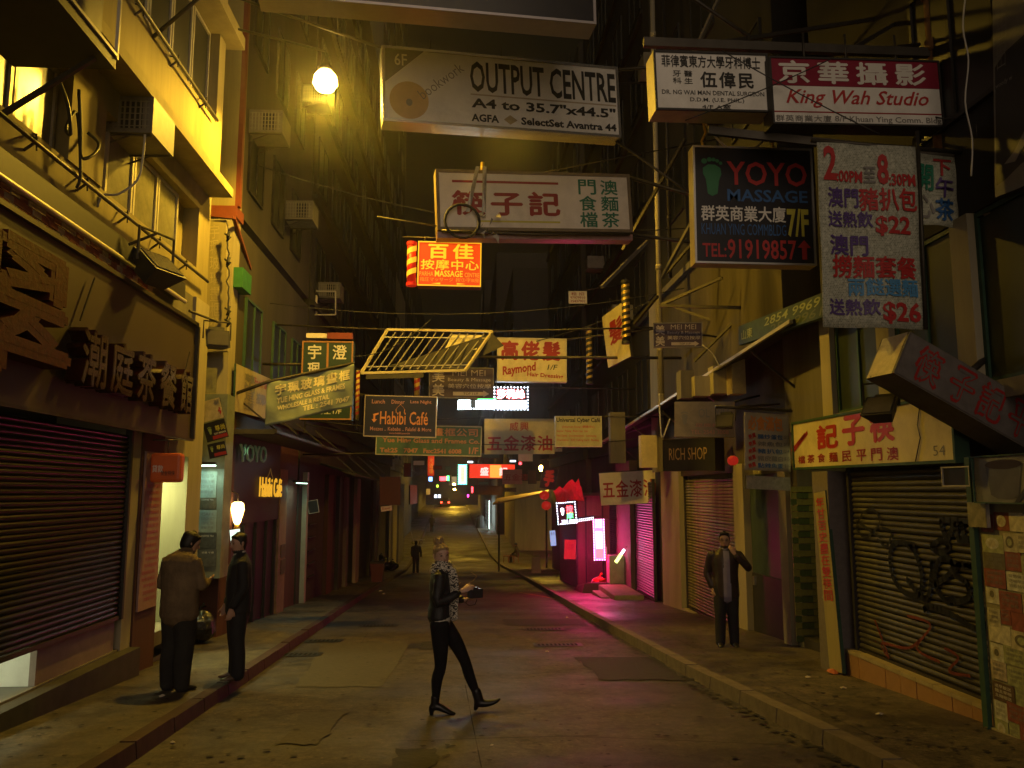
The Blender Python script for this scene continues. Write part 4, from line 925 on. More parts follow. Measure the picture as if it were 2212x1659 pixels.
r, F = banner('menu_banner', 'long hanging banner of tea time prices ending in a big red $26', cor, 7.1, M_NEWS, [
 ('2', (1771,317,1800,392), T_RED, B), (':00PM', (1801,370,1858,396), T_RED, B), ('至', (1860,362,1885,396), T_GREY, B), ('8', (1888,333,1912,402), T_RED, B), (':30PM', (1913,378,1970,406), T_RED, B),
 ('澳門', (1785,408,1850,450), T_PUR, B), ('豬扒包', (1853,410,1973,460), T_RED, B), ('送熱飲', (1787,460,1880,494), T_PUR, B), ('$22', (1886,472,1962,516), T_RED, B),
 ('澳門', (1792,512,1872,555), T_PUR, B), ('撈麵套餐', (1799,558,1978,604), T_RED, B), ('兩餸選麵', (1836,606,1981,643), T_SKY, B), ('送熱飲', (1797,648,1900,682), T_PUR, B), ('$26', (1905,656,1990,704), T_RED, B)], rip=.022)
O, U, W, N, f = F
MB().tube([O-U*.05+V3((0,0,.02)), O+U*1.55+V3((0,.05,-.02))], .022, 8).build('rod', M_IRON, r, smooth=True)
hang(r, [O+U*1.02+V3((0,0,.15)), O+U*1.0+W*1.0], .02, M_IRON, 'upright')
cor = [(1973,329),(2068,342),(2074,491),(1984,485)]
banner('menu_banner', 'small patterned tea banner with coloured characters to the right of the long price banner', cor, 7.25, M_NEWS, [('下', (2012,346,2050,382), T_RED, B), ('午', (2020,388,2060,430), T_PUR, B), ('茶', (2024,434,2066,482), T_BLUE, B), ('開', (1976,356,2014,412), T_GRN, B), ('心', (1983,424,2022,472), T_GREY, B)], rip=.015)
# girders, rods and props on the right hand facade, upper part
g = thing('sign_support', 'dark steel support beam above the dental and photo studio signs', 'steel beam', (3, 11.3, 7.6))
a, b = px(1390, 92, Y=7.5), px(2080, 118, Y=7.5); MB().bar(a, b, .06, .09).build('beam', M_IRON, g)
MB().bar(px(1560,92,Y=7.5), (4.7,8.6,px(1560,92,Y=7.5).z+1.0), .04).build('brace', M_IRON, g); MB().bar(px(1850,100,Y=7.5), (4.7,8.2,px(1560,92,Y=7.5).z+.7), .04).build('brace', M_IRON, g)
g = thing('sign_support', 'dark steel support beam carrying the price banners and the foot massage light box', 'steel beam', (3, 10.0, 6))
a, b = px(1530, 282, Y=7.6), px(2120, 346, Y=7.25); MB().bar(a, b, .05, .08).build('beam', M_IRON, g)
MB().bar(a.lerp(b,.75), (4.66, 7.9, b.z+.5), .03).build('brace', M_IRON, g); MB().bar(a.lerp(b,.3)+V3((0,0,.04)), (4.66, 8.6, b.z+1.2), .03).build('brace', M_IRON, g)
MB().box(a.lerp(b,.28).x, a.lerp(b,.28).x+.1, 7.4, 7.47, a.z-.02, a.z+.07).build('red_ribbon', mat('red_cloth', (.3,.02,.02), .8), g)
def ppipe(name, label, u0, v0, u1, v1, Y, r, m, rings=()):
    a, b = px(u0, v0, Y=Y), px(u1, v1, Y=Y); a = V3((b.x*.5+a.x*.5, Y, a.z)); b = V3((a.x, Y, b.z)); t = thing(name, label, 'pipe', b)
    MB().tube([b, a], r, 14).build('pipe', m, t, smooth=True)
    for k in rings: p = b.lerp(a, k); MB().tube([p, p+V3((0,0,.12))], r*1.25, 14).build('collar', m, t, smooth=True)
    return t
M_RUST = mat('rust', (.2,.1,.04), .8, .2, var=.5, scale=6, bump=.4, grime=.5)
ppipe('drain_pipe', 'thick rusty vertical pipe behind the right end of the photo studio sign', 2012, -60, 2030, 330, 7.5, .075, M_RUST, (.2,.55,.85))
ppipe('drain_pipe', 'pale grey vertical duct between the rusty pipe and the white billboard', 2098, -80, 2155, 465, 6.9, .085, mat('duct_grey', (.3,.28,.24), .7, var=.3, grime=.3), (.3,.7))
ppipe('drain_pipe', 'pale downpipe on the old tenement beside the black MEI MEI board', 1412, 0, 1426, 850, 17.5, .055, M_PLAST, (.1,.3,.5,.7,.9))
ppipe('drain_pipe', 'thin dark downpipe behind the pale downpipe of the old tenement', 1436, 0, 1445, 600, 17.7, .04, M_IRON, (.2,.6))
bb = sign('billboard', 'large white wall billboard with outlined characters and a black curved shape at the upper right', [(2135,-60),(2420,-260),(2420,300),(2160,440)], X=4.5, face=mat('billboard_white', (.2,.19,.17), .6, var=.2, grime=.3), depth=.1, side=M_DARK, texts=[
 ('田', (2155,28,2182,82), T_GREY, dict(bold=-.02)), ('田', (2155,90,2182,145), T_GREY, dict(bold=-.02)), ('woody w', (2150,168,2205,182), T_GREY)])
O, U, W, N = bb[1]
MB().poly([O+U*x+W*y+N*.008 for x, y in ((0.02,.42),(.12,.38),(.3,.36),(.99,.34),(.99,.8),(.25,.9),(.1,.94),(.02,.95))][::-1]).build('printed_shape', T_BLK, bb[0])
MB().poly([O+U*x+W*y+N*.012 for x, y in ((.1,.87),(.2,.83),(.35,.72),(.3,.82),(.2,.88))][::-1]).build('printed_shape', T_GREY, bb[0])

# slanted box sign at the right
A0 = px(1958, 757, Y=6.6); T = thing('slanted_sign', 'tilted grey box sign with outlined characters jutting over the noodle shop fascia', 'sign', A0)
ang = math.radians(-27); ux = V3((math.cos(ang), .12, math.sin(ang))).normalized()*1.5; wz = V3((math.sin(ang)*.0-.03, 0, -1)).normalized()*.31; Nn = wz.cross(ux).normalized(); wz = (wz - ux.normalized()*wz.dot(ux.normalized())).normalized()*.40
O = px(1966, 716, Y=6.6)
MB().obox(O, ux, wz, -Nn*.38).build('box', mat('slant_case', (.13,.115,.1), .6, var=.3, grime=.4), T)
rect(T, 'face', O, ux, wz, Nn, (.01,.03,.99,.97), mat('slant_face', (.15,.135,.13), .5, var=.3, grime=.35), e=.003, t=.004)
for s, x in (('筷',.1),('子',.33),('記',.53),('平',.74)): 
    put_text(T, s, O, ux, wz, Nn, (x,.12,x+.16,.88), T_DRED, bold=.05, eps=.009); put_text(T, s, O, ux, wz, Nn, (x+.012,.16,x+.148,.84), MATS['slant_face'], bold=.005, eps=.012)
MB().poly([O-Nn*.002+(-Nn)*.02, O+wz-Nn*.02, O+wz-Nn*.36, O-Nn*.36]).build('end_panel', mat('end_panel', (.6,.5,.3), .5, var=.3, grime=.5), T).location += V3((-.004,0,0))
hang(T, [O+ux*.5-Nn*.2, O+ux*.5-Nn*.2+V3((.5,.3,.3))], .03); hang(T, [O-Nn*.3+wz, (4.5, 7.4, 2.7)], .015)
# fascia of the noodle shop
cor = [(1711,911),(2062,850),(2067,997),(1718,1017)]
r, F = sign('noodle_shop_fascia', 'yellow lit shop fascia with red characters over the graffiti shutter', cor, X=4.47, face=M_YEL, depth=.12, frame=M_GREENP, fw=.03, texts=[])
O, U, W, N = F
for s, (x0, y0, x1, y1) in (('記', (1767,918,1810,968)), ('子', (1822,898,1868,960)), ('筷', (1882,892,1932,953))): put_text(r, s, O, U, W, N, fpx(F, 4.47, (x0,y0,x1,y1)), T_RED, bold=.045, eps=.011)
for k, s in enumerate('檔茶食麵民平門澳'):
    x = [1726,1746,1768,1793,1821,1852,1884,1918][k]; h = [17,18,19,21,23,25,27,29][k]; y = 993-k*1.9; put_text(r, s, O, U, W, N, fpx(F, 4.47, (x, y-h/2, x+h*.85, y+h/2)), T_DRED, bold=.02, eps=.011)
for a, b in (((1712,973),(1741,938)),((1716,976),(1746,934))):
    (fx, fy, _, _), (gx, gy, _, _) = fpx(F, 4.47, (a[0],a[1],a[0]+.1,a[1]+.1)), fpx(F, 4.47, (b[0],b[1],b[0]+.1,b[1]+.1)); p, q = O+U*fx+W*fy+N*.012, O+U*gx+W*gy+N*.012; n_ = (q-p).cross(N).normalized()*.016; MB().poly([p-n_, q-n_*1.6, q+n_*1.6, p+n_]).build('chopstick_print', T_DRED, r)
(fx, fy, gx, gy) = fpx(F, 4.47, (2018,962,2044,984)); put_text(r, '54', O, U, W, N, (fx,fy,gx,gy), T_GREY, bold=-.01, eps=.011)
MB().tube([O+U*.86+W*.05+N*.02, O+U*.84+W*.4+N*.02, O+U*.85+W*.6+N*.02, O+U*.82+W*.95+N*.02], .006, 5).build('loose_wire', M_CABLE, r)
# floodlights
def floodlight(label, p, rz, s=1, tilt=.5, arm=None):
    t = thing('floodlight', label, 'floodlight', p, rz=rz)
    M = Matrix.Rotation(-tilt, 3, 'X')
    def tf(mb): mb.v = [M @ (v*s) for v in mb.v]; return mb
    mb = MB().raw([(-.17,-.02,-.14),(.17,-.02,-.14),(.17,-.02,.14),(-.17,-.02,.14),(-.1,.16,-.09),(.1,.16,-.09),(.1,.16,.09),(-.1,.16,.09)], [(0,1,2,3),(4,7,6,5),(0,4,5,1),(1,5,6,2),(2,6,7,3),(3,7,4,0)]); tf(mb).build('housing', M_DARK, t, local=True)
    tf(MB().box(-.145,.145,-.03,-.021,-.115,.115)).build('lens', mat('flood_lens', (.12,.11,.09), .15, var=.2), t, local=True)
    tf(MB().box(-.11,.11,.02,.14,.141,.21)).build('ballast_box', M_DARK, t, local=True)
    MB().tube([V3((-.19,.05,0))*s, V3((-.19,.05,.26))*s, V3((.19,.05,.26))*s, V3((.19,.05,0))*s], .012*s, 6).build('yoke', M_IRON, t, local=True)
    if arm: MB().tube([V3((0,.05,.26))*s, Matrix.Rotation(-rz,3,'Z') @ (V3(arm)-V3(p))], .018, 6).build('arm', M_IRON, t, local=True)
    return t
p = px(470, 732, Y=11.9); floodlight('black floodlight on an arm below the faint vertical sign at the left', p, .5, 1.0, .35, arm=(-3.85, 11.4, p.z+.3))
p = px(1900, 878, Y=7.2); floodlight('black floodlight under the tilted box sign', p, -.9, .85, .7, arm=(4.5, 7.3, p.z+.35))
p = px(1566, 910, Y=12.2); floodlight('small floodlight hanging beside the footprint sign at the right', p, -.6, .8, .4, arm=(4.9, 12.5, p.z+.3))
fr = px(230, 590, Y=9.9); floodlight('long dark floodlight lying over the top of the beige fascia', V3((-3.6, 9.6, 4.35)), 1.2, 1.5, .8, arm=(-3.85, 9.3, 4.5))

# MEI MEI boards
def meimei(name, label, cor, yl, yr, brk=None):
    r, F = sign(name, label, cor, yl, yr, face=M_PURP, depth=.06, frame=mat('thin_grey_rim', (.18,.17,.17), .5, .3), fw=.018, texts=[
     ('美', (.05,.1,.235,.48), T_LAV, dict(bold=.02)), ('美', (.05,.54,.235,.93), T_LAV, dict(bold=.02)), ('MEI MEI', (.36,.08,.87,.27), T_LAV, dict(bold=-.01)), ('Beauty & Massage', (.29,.34,.95,.48), T_LAV, dict(bold=0)), ('美容穴位按摩', (.29,.53,.96,.68), T_LAV)])
    O, U, W, N = F
    MB().poly([O+U*x+W*y+N*.012 for x, y in ((.37,.79),(.84,.79),(.84,.74),(.93,.85),(.84,.96),(.84,.91),(.37,.91))][::-1]).build('printed_arrow', T_LAV, r)
    put_text(r, 'TOP 11/F', O, U, W, N, (.53,.81,.76,.89), T_BLK, eps=.014); return r, F
r, F = meimei('massage_board', 'larger purple MEI MEI board hanging in the middle of the street above the cafe board', [(926,793),(1067,795),(1066,861),(928,860)], 19.5, 19.5)
hang(r, [F[0]+F[1]*.1, F[0]+F[1]*.1+V3((0,0,.25))], .012); hang(r, [F[0]+F[1]*.9, F[0]+F[1]*.9+V3((0,0,.25))], .012)
r, F = meimei('massage_board', 'smaller purple MEI MEI board fixed near the pale downpipe on the right', [(1410,697),(1517,697),(1518,750),(1412,752)], 15.5, 15.3)
hang(r, [F[0]+F[1]+F[2]*.5, (4.95, 15.6, (F[0]+F[2]*.5).z)], .02)
# pole crossing the street
g = thing('cross_pole', 'long horizontal pole crossing the street in front of the hair salon sign', 'pole', px(1180, 773, Y=18.6)); MB().tube([px(912,771,Y=18.9), px(1425,773,Y=18.4), (4.95, 18.4, px(1425,773,Y=18.4).z)], .035, 8).build('pole', M_IRON, g, smooth=True)
MB().bar(px(925,771,Y=18.9), px(925,800,Y=18.9), .03).build('drop', M_IRON, g)
# hair salon
cor = [(1073,729),(1223,732),(1225,826),(1075,824)]
r, F = sign('hair_salon_sign', 'yellow lit hair salon sign reading Raymond Hair Dressing', cor, 20.5, 20.5, face=M_YEL, depth=.2, frame=M_ALU, fw=.03, texts=[
 ('高佬髮', (.06,.08,.9,.5), T_DRED, dict(bold=.05, sp=1.25)), ('Raymond', (.07,.6,.57,.86), T_DRED, dict(bold=.035, rot=.16, shear=.2)), ('Hair Dressing', (.43,.8,.95,.92), T_DRED, dict(bold=.03, rot=-.06)), ('1/F', (.72,.6,.87,.72), T_BLK, dict(shear=.2))])
hang(r, [F[0]+F[1]-F[3]*.1, (4.95, 20.6, F[0].z+.3)], .025)
# cafe
cor = [(787,853),(944,857),(943,946),(786,943)]
r, F = sign('cafe_sign', 'dark cafe sign with orange handwritten Habibi Café lettering', cor, 17.0, 17.0, face=M_NAVY, depth=.1, frame=M_GOLD if 0 else mat('brass_rim', (.5,.4,.2), .35, .6), fw=.02, texts=[
 ('Lunch', (.1,.1,.28,.2), T_PINK), ('Dinner', (.37,.1,.55,.2), T_PINK), ('Late Night', (.63,.1,.92,.2), T_PINK), ('Habibi Café', (.22,.38,.88,.7), T_ORG, dict(bold=.01)), ('Mezzes .. Kebabs .. Falafel & More', (.09,.76,.93,.85), T_PINK), ('www.habibi.com.hk', (.35,.885,.64,.925), T_PINK)])
O, U, W, N = F
mbx = MB()
for a, b in zip([(.44,.42),(.435,.33),(.455,.28),(.49,.22)], [(.435,.33),(.455,.28),(.49,.22),(.495,.2)]):
    for s in (1, -1):
        xa, xb = (.495+(a[0]-.495)*s), (.495+(b[0]-.495)*s); p, q = O+U*xa+W*a[1]+N*.012, O+U*xb+W*b[1]+N*.012; mbx.bar(p, q, .014, .004)
mbx.build('arch_print', T_ORG, r)
MB().poly([O+U*x+W*y+N*.012 for x, y in ((.12,.46),(.2,.42),(.2,.46),(.155,.49),(.155,.58),(.18,.58),(.14,.66),(.105,.58),(.13,.58),(.13,.48))][::-1]).build('printed_arrow', T_ORG, r)
hang(r, [O+U*.05, O+U*.05+V3((-2.7,.1,.2))], .02)
# glass and frames company
cor = [(812,915),(1041,923),(1040,985),(812,984)]
r, F = sign('frame_shop_sign', 'teal glass and frames company sign partly behind the cafe sign', cor, 21, 21, face=M_TGRN, depth=.12, frame=M_ALU, fw=.025, texts=[
 ('宇珮玻璃畫框公司', (.1,.08,.96,.34), T_PINK, dict(bold=.02)), ('Yue Hing Glass and Frames Co.', (.06,.42,.98,.63), T_PINK, dict(bold=.03)), ('Tel:25   7047', (.04,.76,.4,.92), T_PINK, dict(bold=.04)), ('Fax:2541 6008', (.45,.76,.81,.92), T_PINK, dict(bold=.04)), ('1/F', (.88,.7,.97,.92), T_PINK, dict(bold=.03))])
hang(r, [F[0]+F[2]*.1, (-4.1, 21, F[0].z+.1)], .02); hang(r, [F[0]+F[2]*.95, (-4.1, 21, (F[0]+F[2]).z)], .02)
# hardware and paint signs
HW = [('五金漆油', (.04,.48,.96,.9), T_RED, dict(bold=.03, sp=1.1)), ('威興', (.36,.1,.63,.34), T_RED, dict(bold=.02, sp=1.2))]
cor = [(1047,905),(1197,904),(1198,981),(1046,981)]
r, F = sign('hardware_sign', 'large yellow lit hardware and paint board left of the cyber cafe board', cor, 22.5, 22.5, face=M_YEL, depth=.05, frame=None, side=M_ALU, texts=HW)
for k in (.15, .85): hang(r, [F[0]+F[1]*k-F[3]*.03, F[0]+F[1]*k-F[3]*.03+V3((0,0,.4))], .01)
sign('hardware_sign', 'second hardware board peeping out behind the large yellow lit one', [(1060,915),(1213,912),(1214,975),(1062,979)], 23.2, 23.2, face=M_YEL, depth=.05, side=M_ALU, texts=[('油', (.88,.5,.99,.9), T_RED, dict(bold=.03))])
cor = [(1293,1022),(1418,1014),(1423,1086),(1299,1092)]
r, F = sign('hardware_sign', 'pinkish hardware and paint board hanging over the blue shutters on the right', cor, 22.3, 21.8, face=M_WARM, depth=.03, side=M_ALU, texts=[('五金漆油', (.05,.27,.96,.78), T_RED, dict(bold=.02, sp=1.1))])
hang(r, [F[0]-F[1]*.02, F[0]+F[1]*1.5], .012)
sign('hardware_sign', 'small pink hardware board before the red restaurant sign far down the street', [(1085,1014),(1128,1014),(1128,1046),(1085,1046)], 48, 48, face=mat('pinkish', (.45,.2,.18), .6), depth=.05, side=M_IRON, texts=[('五金漆油', (.08,.3,1.7,.75), T_DRED)])
cor = [(1197,898),(1300,900),(1300,965),(1201,966)]
r, F = sign('cyber_cafe_sign', 'cream Universal Cyber Café board with red lines of services', cor, 20, 20, face=mat('cyber_face', (.42,.4,.24), .5, var=.2, grime=.25), depth=.1, frame=M_ALU, fw=.02, texts=[
 ('Universal Cyber Café', (.03,.05,.97,.24), T_BLK, dict(bold=.03)), ('(Internet Shop) 網絡中心', (.15,.3,.85,.4), T_RED), ('Internet · Printing · Photo Copy · Scan', (.04,.45,.7,.54), T_RED), ('Net Game · Documentation · Laminating', (.04,.6,.88,.69), T_RED), ('Translation · IDD Calling Card · Binding', (.04,.74,.93,.83), T_RED)])
hang(r, [F[0]+F[1]*1.0, (4.95, 20.1, F[0].z)], .02)
# green framed calligraphy sign and frame above it
cor = [(651,737),(762,737),(761,908),(650,906)]
r, F = sign('green_sign', 'tall dark green sign with an orange frame and cream brush characters', cor, 16.6, 16.6, face=M_GRN, depth=.25, frame=mat('orange_rim', (.42,.2,.07), .6, var=.2), fw=.03, side=M_GREENP, texts=[
 ('宇', (.12,.05,.37,.23), T_WHT, dict(bold=.02)), ('珮', (.12,.28,.37,.46), T_WHT, dict(bold=.02)), ('澄', (.6,.05,.87,.23), T_WHT, dict(bold=.02)), ('高士1/F', (.3,.86,.8,.93), T_WHT)])
O, U, W, N = F; rect(r, 'divider', O, U, W, N, (.48,.02,.52,.82), MATS['orange_rim'], e=.008)
MB().obox(O-W*.1+U*.07+N*.01, U*.4, W*.06, -N*.1).build('top_panel', M_WARM, r); MB().obox(O-W*.11+U*.48+N*.01, U*.5, W*.08, -N*.1).build('top_panel', mat('red_top', (.22,.03,.02), .6), r)
hang(r, [O+W*.3, (-4.1, 16.6, (O+W*.3).z)], .03)
barber_pole('yellow and red striped barber pole on the right edge of the dark green sign', 766, 776, 800, 905, 16.7, mat('pole_yellow', (.55,.4,.08), .5), mat('pole_red', (.3,.04,.02), .5), 8)
barber_pole('short yellow striped barber pole behind the left end of the purple MEI MEI board', 893, 908, 800, 856, 19.6, mat('pole_yellow', (.55,.4,.08), .5), T_DRED, 3)
def fl(x, y): return .05*math.sin(x*8+y*4)*(.2+y*.8)+.014*math.sin(x*21-y*9)
cor = [(577,828),(765,782),(762,880),(572,918)]
M_CLOTH = mat('yellow_green_cloth', (.28,.33,.24), .7, var=.3, scale=3, grime=.15)
TC = mat('pale_cloth_print', (.75,.68,.38), .6, var=.1)
r, F = banner('cloth_banner', 'rippling yellow green cloth banner of the frame shop blown sideways on its rod', cor, 14.6, M_CLOTH, [
 ('宇珮玻璃畫框', (.1,.12,.95,.36), TC, dict(bold=.04, sp=1.2)), ('YUE HING GLASS & FRAMES', (.12,.42,.9,.55), TC, dict(bold=.03)), ('WHOLESALE & RETAIL', (.13,.6,.72,.71), TC, dict(bold=.03)), ('TEL : 2541 7047', (.42,.74,.96,.86), TC, dict(bold=.03))], yr=14.9, flutter=fl, ortho=False, nx=40, ny=16)
O, U, W, N, f = F; MB().tube([(-4.1, 14.5, O.z-.25), O, O+U*1.0], .03, 8).build('rod', M_IRON, r, smooth=True)
# tilted grille frame of a gutted sign
P = [px(u, v, Y=y) for u, v, y in ((837,712,17.5),(1063,716,17.5),(1005,800,16.9),(780,806,16.9))]
t = thing('sign_skeleton', 'tilted yellow lit frame of a gutted sign with thin bars and torn cloth', 'sign frame', sum(P, V3())/4)
mb = MB()
for a, b in zip(P, P[1:]+P[:1]): mb.bar(a, b, .055, .05)
mb.build('rim', M_YEL, t)
for k in range(1, 13):
    s = k/13; MB().bar(P[0].lerp(P[1], s)-V3((0,0,.05)), P[3].lerp(P[2], s)+V3((0,0,.05)), .018).build('grille_bar', M_ALU, t)
for s in (.18, .86): MB().bar(P[0].lerp(P[3], s), P[1].lerp(P[2], s), .02).build('cross_bar', M_ALU, t)
a = P[0].lerp(P[1], .98)+V3((0,-.05,-.1)); mb = MB(); n = 8; pts = []
for i in range(n+1):
    q = P[1].lerp(P[3], i/n*.8)+V3((0,-.06,-.05)); sag = V3((0, -.05, -.25*math.sin(math.pi*i/n))); pts.append((q, q+sag+V3((.25*(1-i/n),0,-.28*(1-i/n)))))
for (a, b), (c, d) in zip(pts, pts[1:]): mb.poly([a, b, d, c])
mb.build('torn_cloth', M_TARP, t)
mb = MB(); mb.obox(P[3].lerp(P[2],.05)+V3((0,-.08,-.14)), (P[2]-P[3])*.55, V3((0,.02,.1)), V3((0,.05,0))); mb.build('rolled_cloth', M_TARP, t)
rect(t, 'leftover_panel', P[0].lerp(P[1],.62)+V3((0,.02,-.08)), (P[1]-P[0])*.3, (P[3]-P[0])*.35, V3((0,-1,0)), (0,0,1,1), M_YEL, t=.01)
hang(t, [P[1], (4.95, 17.7, P[1].z+.2)], .02); hang(t, [P[0], (-4.1, 17.6, P[0].z+.1)], .02)
# small far boards
sign('rent_notice', 'small pinkish handwritten rental notice high above the street', [(1228,629),(1268,629),(1268,656),(1228,656)], 24, 24, face=M_WARM, depth=.03, side=M_IRON, texts=[('租 招', (.15,.1,.85,.35), T_DRED), ('97979910', (.1,.42,.9,.62), T_DRED), ('25437902', (.1,.7,.9,.9), T_DRED)])
hang(thing('sign_rod', 'thin rod holding the small rental notice', 'rod', px(1248,640,Y=24.1)), [px(1248,629,Y=24.1), (4.95, 24.2, px(1248,629,Y=24).z+.3)], .015)
t = thing('window_frame_sign', 'empty thin framed sign with a torn pale panel left of the street centre', 'sign frame', px(683, 654, Y=22))
P = [px(u, v, Y=22) for u, v in ((640,629),(725,629),(725,680),(640,680))]; mb = MB()
for a, b in zip(P, P[1:]+P[:1]): mb.bar(a, b, .03)
mb.build('rim', M_ALU, t); MB().bar(px(663,629,Y=22), px(663,680,Y=22), .025).build('upright', M_ALU, t)
MB().poly([px(u, v, Y=22.02) for u, v in ((652,678),(662,634),(683,630),(686,640),(685,678))]).build('torn_panel', M_WARM, t); hang(t, [P[0], (-4.1, 22.1, P[0].z)], .02)
# slanted white wall sign and two gold spirals at the right
t = sign('hair_sign', 'pale board with one big dark character slanting away from the right hand wall', [(1303,690),(1345,645),(1366,775),(1312,790)], 19.2, 17.6, face=M_YEL, depth=.06, side=M_DARK, texts=[('髮', (.25,.2,.85,.62), T_DRED, dict(bold=.03))])
barber_pole('gold spiral barber pole nearer the camera on the slanting hair board', 1343, 1363, 612, 738, 17.4, M_DARK, M_GOLD, 9)
barber_pole('gold spiral barber pole farther away beside the hair salon sign', 1266, 1281, 712, 826, 21.5, M_DARK, M_GOLD, 9)
# footprint signs on the right
cor = [(1455,867),(1586,868),(1588,944),(1459,944)]
r, F = sign('foot_sign', 'dull cream footprint light box over the dark shop name board', cor, 13.6, 13.3, face=mat('dull_cream', (.3,.25,.19), .5, var=.25, grime=.3), depth=.2, side=M_SIDEL, texts=[('OL  YIU', (.4,.2,.9,.45), T_GREY), ('足底按摩', (.35,.62,.9,.72), T_PINK), ('TEL: 2543 3008', (.28,.8,.9,.92), T_PINK)])
foot(r, F, .17, .48, .1, T_GREY); hang(r, [F[0]+F[1], (4.95, 13.5, F[0].z+.1)], .02)
cor = [(1432,950),(1545,945),(1546,1016),(1434,1018)]
r, F = sign('shop_name_board', 'black shop name board with gold letters below the footprint light box', cor, 15.8, 14.9, face=M_BLK, depth=.3, frame=M_DARK, fw=.01, texts=[('RICH SHOP', (.12,.28,.85,.66), mat('gold_print', (.55,.38,.2), .4, .3), dict(bold=0))])
# menu banner between
cor = [(1606,891),(1706,895),(1708,1020),(1610,1014)]
TM = [('必食滿包', (.08,.06,.82,.3), T_ORG, dict(bold=.05))]
for k, (s, c_) in enumerate((('腸炒蛋包',T_BLUE),('辣魚包',T_GREY),('豬扒包',T_BLUE),('豬皮蘿白',T_GREY),('點辣魚蛋',T_BLUE))):
    y = .37+k*.125; TM += [(s, (.28,y,.82,y+.085), c_, dict(bold=.02)), ('熱賣', (.08,y,.24,y+.08), T_RED, dict(bold=.04, rot=.35)), ('$1'+str(2+k), (.86,y,.97,y+.07), T_GREY)]
r, F = banner('menu_banner', 'short menu banner with an orange heading hanging left of the yellow fascia', cor, 11.3, mat('menu_cloth', (.42,.38,.3), .7, var=.15), TM, yr=11.5, rip=.01)
O, U, W, N, f = F; MB().tube([O-U*.6+V3((0,0,.05)), O+U*1.05+V3((0,0,.06))], .022, 8).build('rod', M_IRON, r, smooth=True)
r, F = sign('photo_strip', 'strip of two small food photographs below the short menu banner', [(1610,1026),(1706,1032),(1708,1060),(1613,1056)], 11.4, 11.6, face=mat('photo_pale', (.3,.28,.24), .5, var=.4, scale=14), depth=.02, side=M_DARK)
rect(r, 'photo', *F, (.05,.1,.45,.9), mat('photo_dark', (.07,.07,.08), .4, var=.5, scale=20)); rect(r, 'photo', *F, (.55,.1,.9,.9), mat('photo_orange', (.25,.14,.07), .4, var=.5, scale=20))
# green phone number board in perspective
t = sign('phone_board', 'dark green board with a pale phone number slanting over the right hand windows', [(1592,706),(1786,630),(1788,680),(1600,746)], X=4.35, face=mat('dark_green_board', (.04,.07,.035), .5, var=.4, scale=9, grime=.4), depth=.08, side=M_GREENP, texts=[('2854 9969', (.35,.1,.95,.5), mat('lime_print', (.3,.34,.15), .5), dict(bold=.01, shear=.2)), ('山東', (.05,.3,.2,.8), MATS['lime_print']), ('254 9961', (.42,.55,.97,.92), mat('lime_dim', (.12,.14,.07), .5), dict(shear=.2))])
# --- left wall signs
cor = [(438,478),(491,474),(489,760),(436,760)]
r, F = sign('vertical_sign', 'tall pale yellow sign with faded characters on the corner pier', cor, 14.0, 14.0, face=M_YWALL, depth=.1, side=M_PLAST, texts=[('宇珮玻璃畫框公司', (.32,.03,.72,.98), mat('faded_print', (.4,.34,.17), .8, var=.2), dict(vertical=True, bold=.0))])
t = thing('side_sign_frame', 'thin orange red bracket slanting off the top of the pale vertical sign', 'bracket', px(512, 480, Y=13.9)); MB().bar(px(458,465,Y=13.95), px(505,470,Y=13.95), .05).bar(px(505,470,Y=13.95), px(540,580,Y=15.5), .06).build('bracket', M_REDB, t)
t = thing('green_box', 'small green painted metal box beside the pale vertical sign', 'box', px(513, 600, Y=14.6)); a = px(500,577,Y=14.3); b = px(523,620,Y=14.3); MB().box(a.x, b.x, 14.3, 14.9, b.z, a.z).build('case', mat('green_case', (.03,.16,.05), .6, var=.3), t)
t = thing('cable_run', 'knotted cable running down the edge of the pale vertical sign', 'cable', px(492, 600, Y=13.85)); mb = MB(); P = [px(492+random.uniform(-3,3), v, Y=13.85) for v in range(500, 700, 12)]; mb.tube(P, .014, 6)
for v in (505, 560, 665, 690): mb.tube([px(486,v,Y=13.85), px(498,v+8,Y=13.8), px(490,v+16,Y=13.85), px(497,v-4,Y=13.82)], .018, 6)
mb.build('cable', M_CABLE, t, smooth=True)
t = sign('poster', 'small grey ship poster pasted below the floodlight', [(441,793),(468,796),(468,848),(442,850)], 13.95, 13.95, face=mat('grey_poster', (.24,.23,.15), .7, var=.4, scale=9), depth=.005, texts=[('帆', (.25,.3,.75,.8), T_GREY)])
M_PCOV = mat('poster_blue_grey', (.3,.37,.33), .6, var=.35, scale=6)
sh = thing('poster_case', 'tall glazed notice case full of greenish posters beside the bright doorway', 'notice board', px(450, 1100, Y=13.7))
a = px(428, 850, Y=13.7); b = px(472, 1250, Y=13.7); MB().box(a.x, b.x, 13.75, 14.2, b.z, a.z).build('case', mat('case_grey', (.2,.23,.19), .6, var=.3), sh)
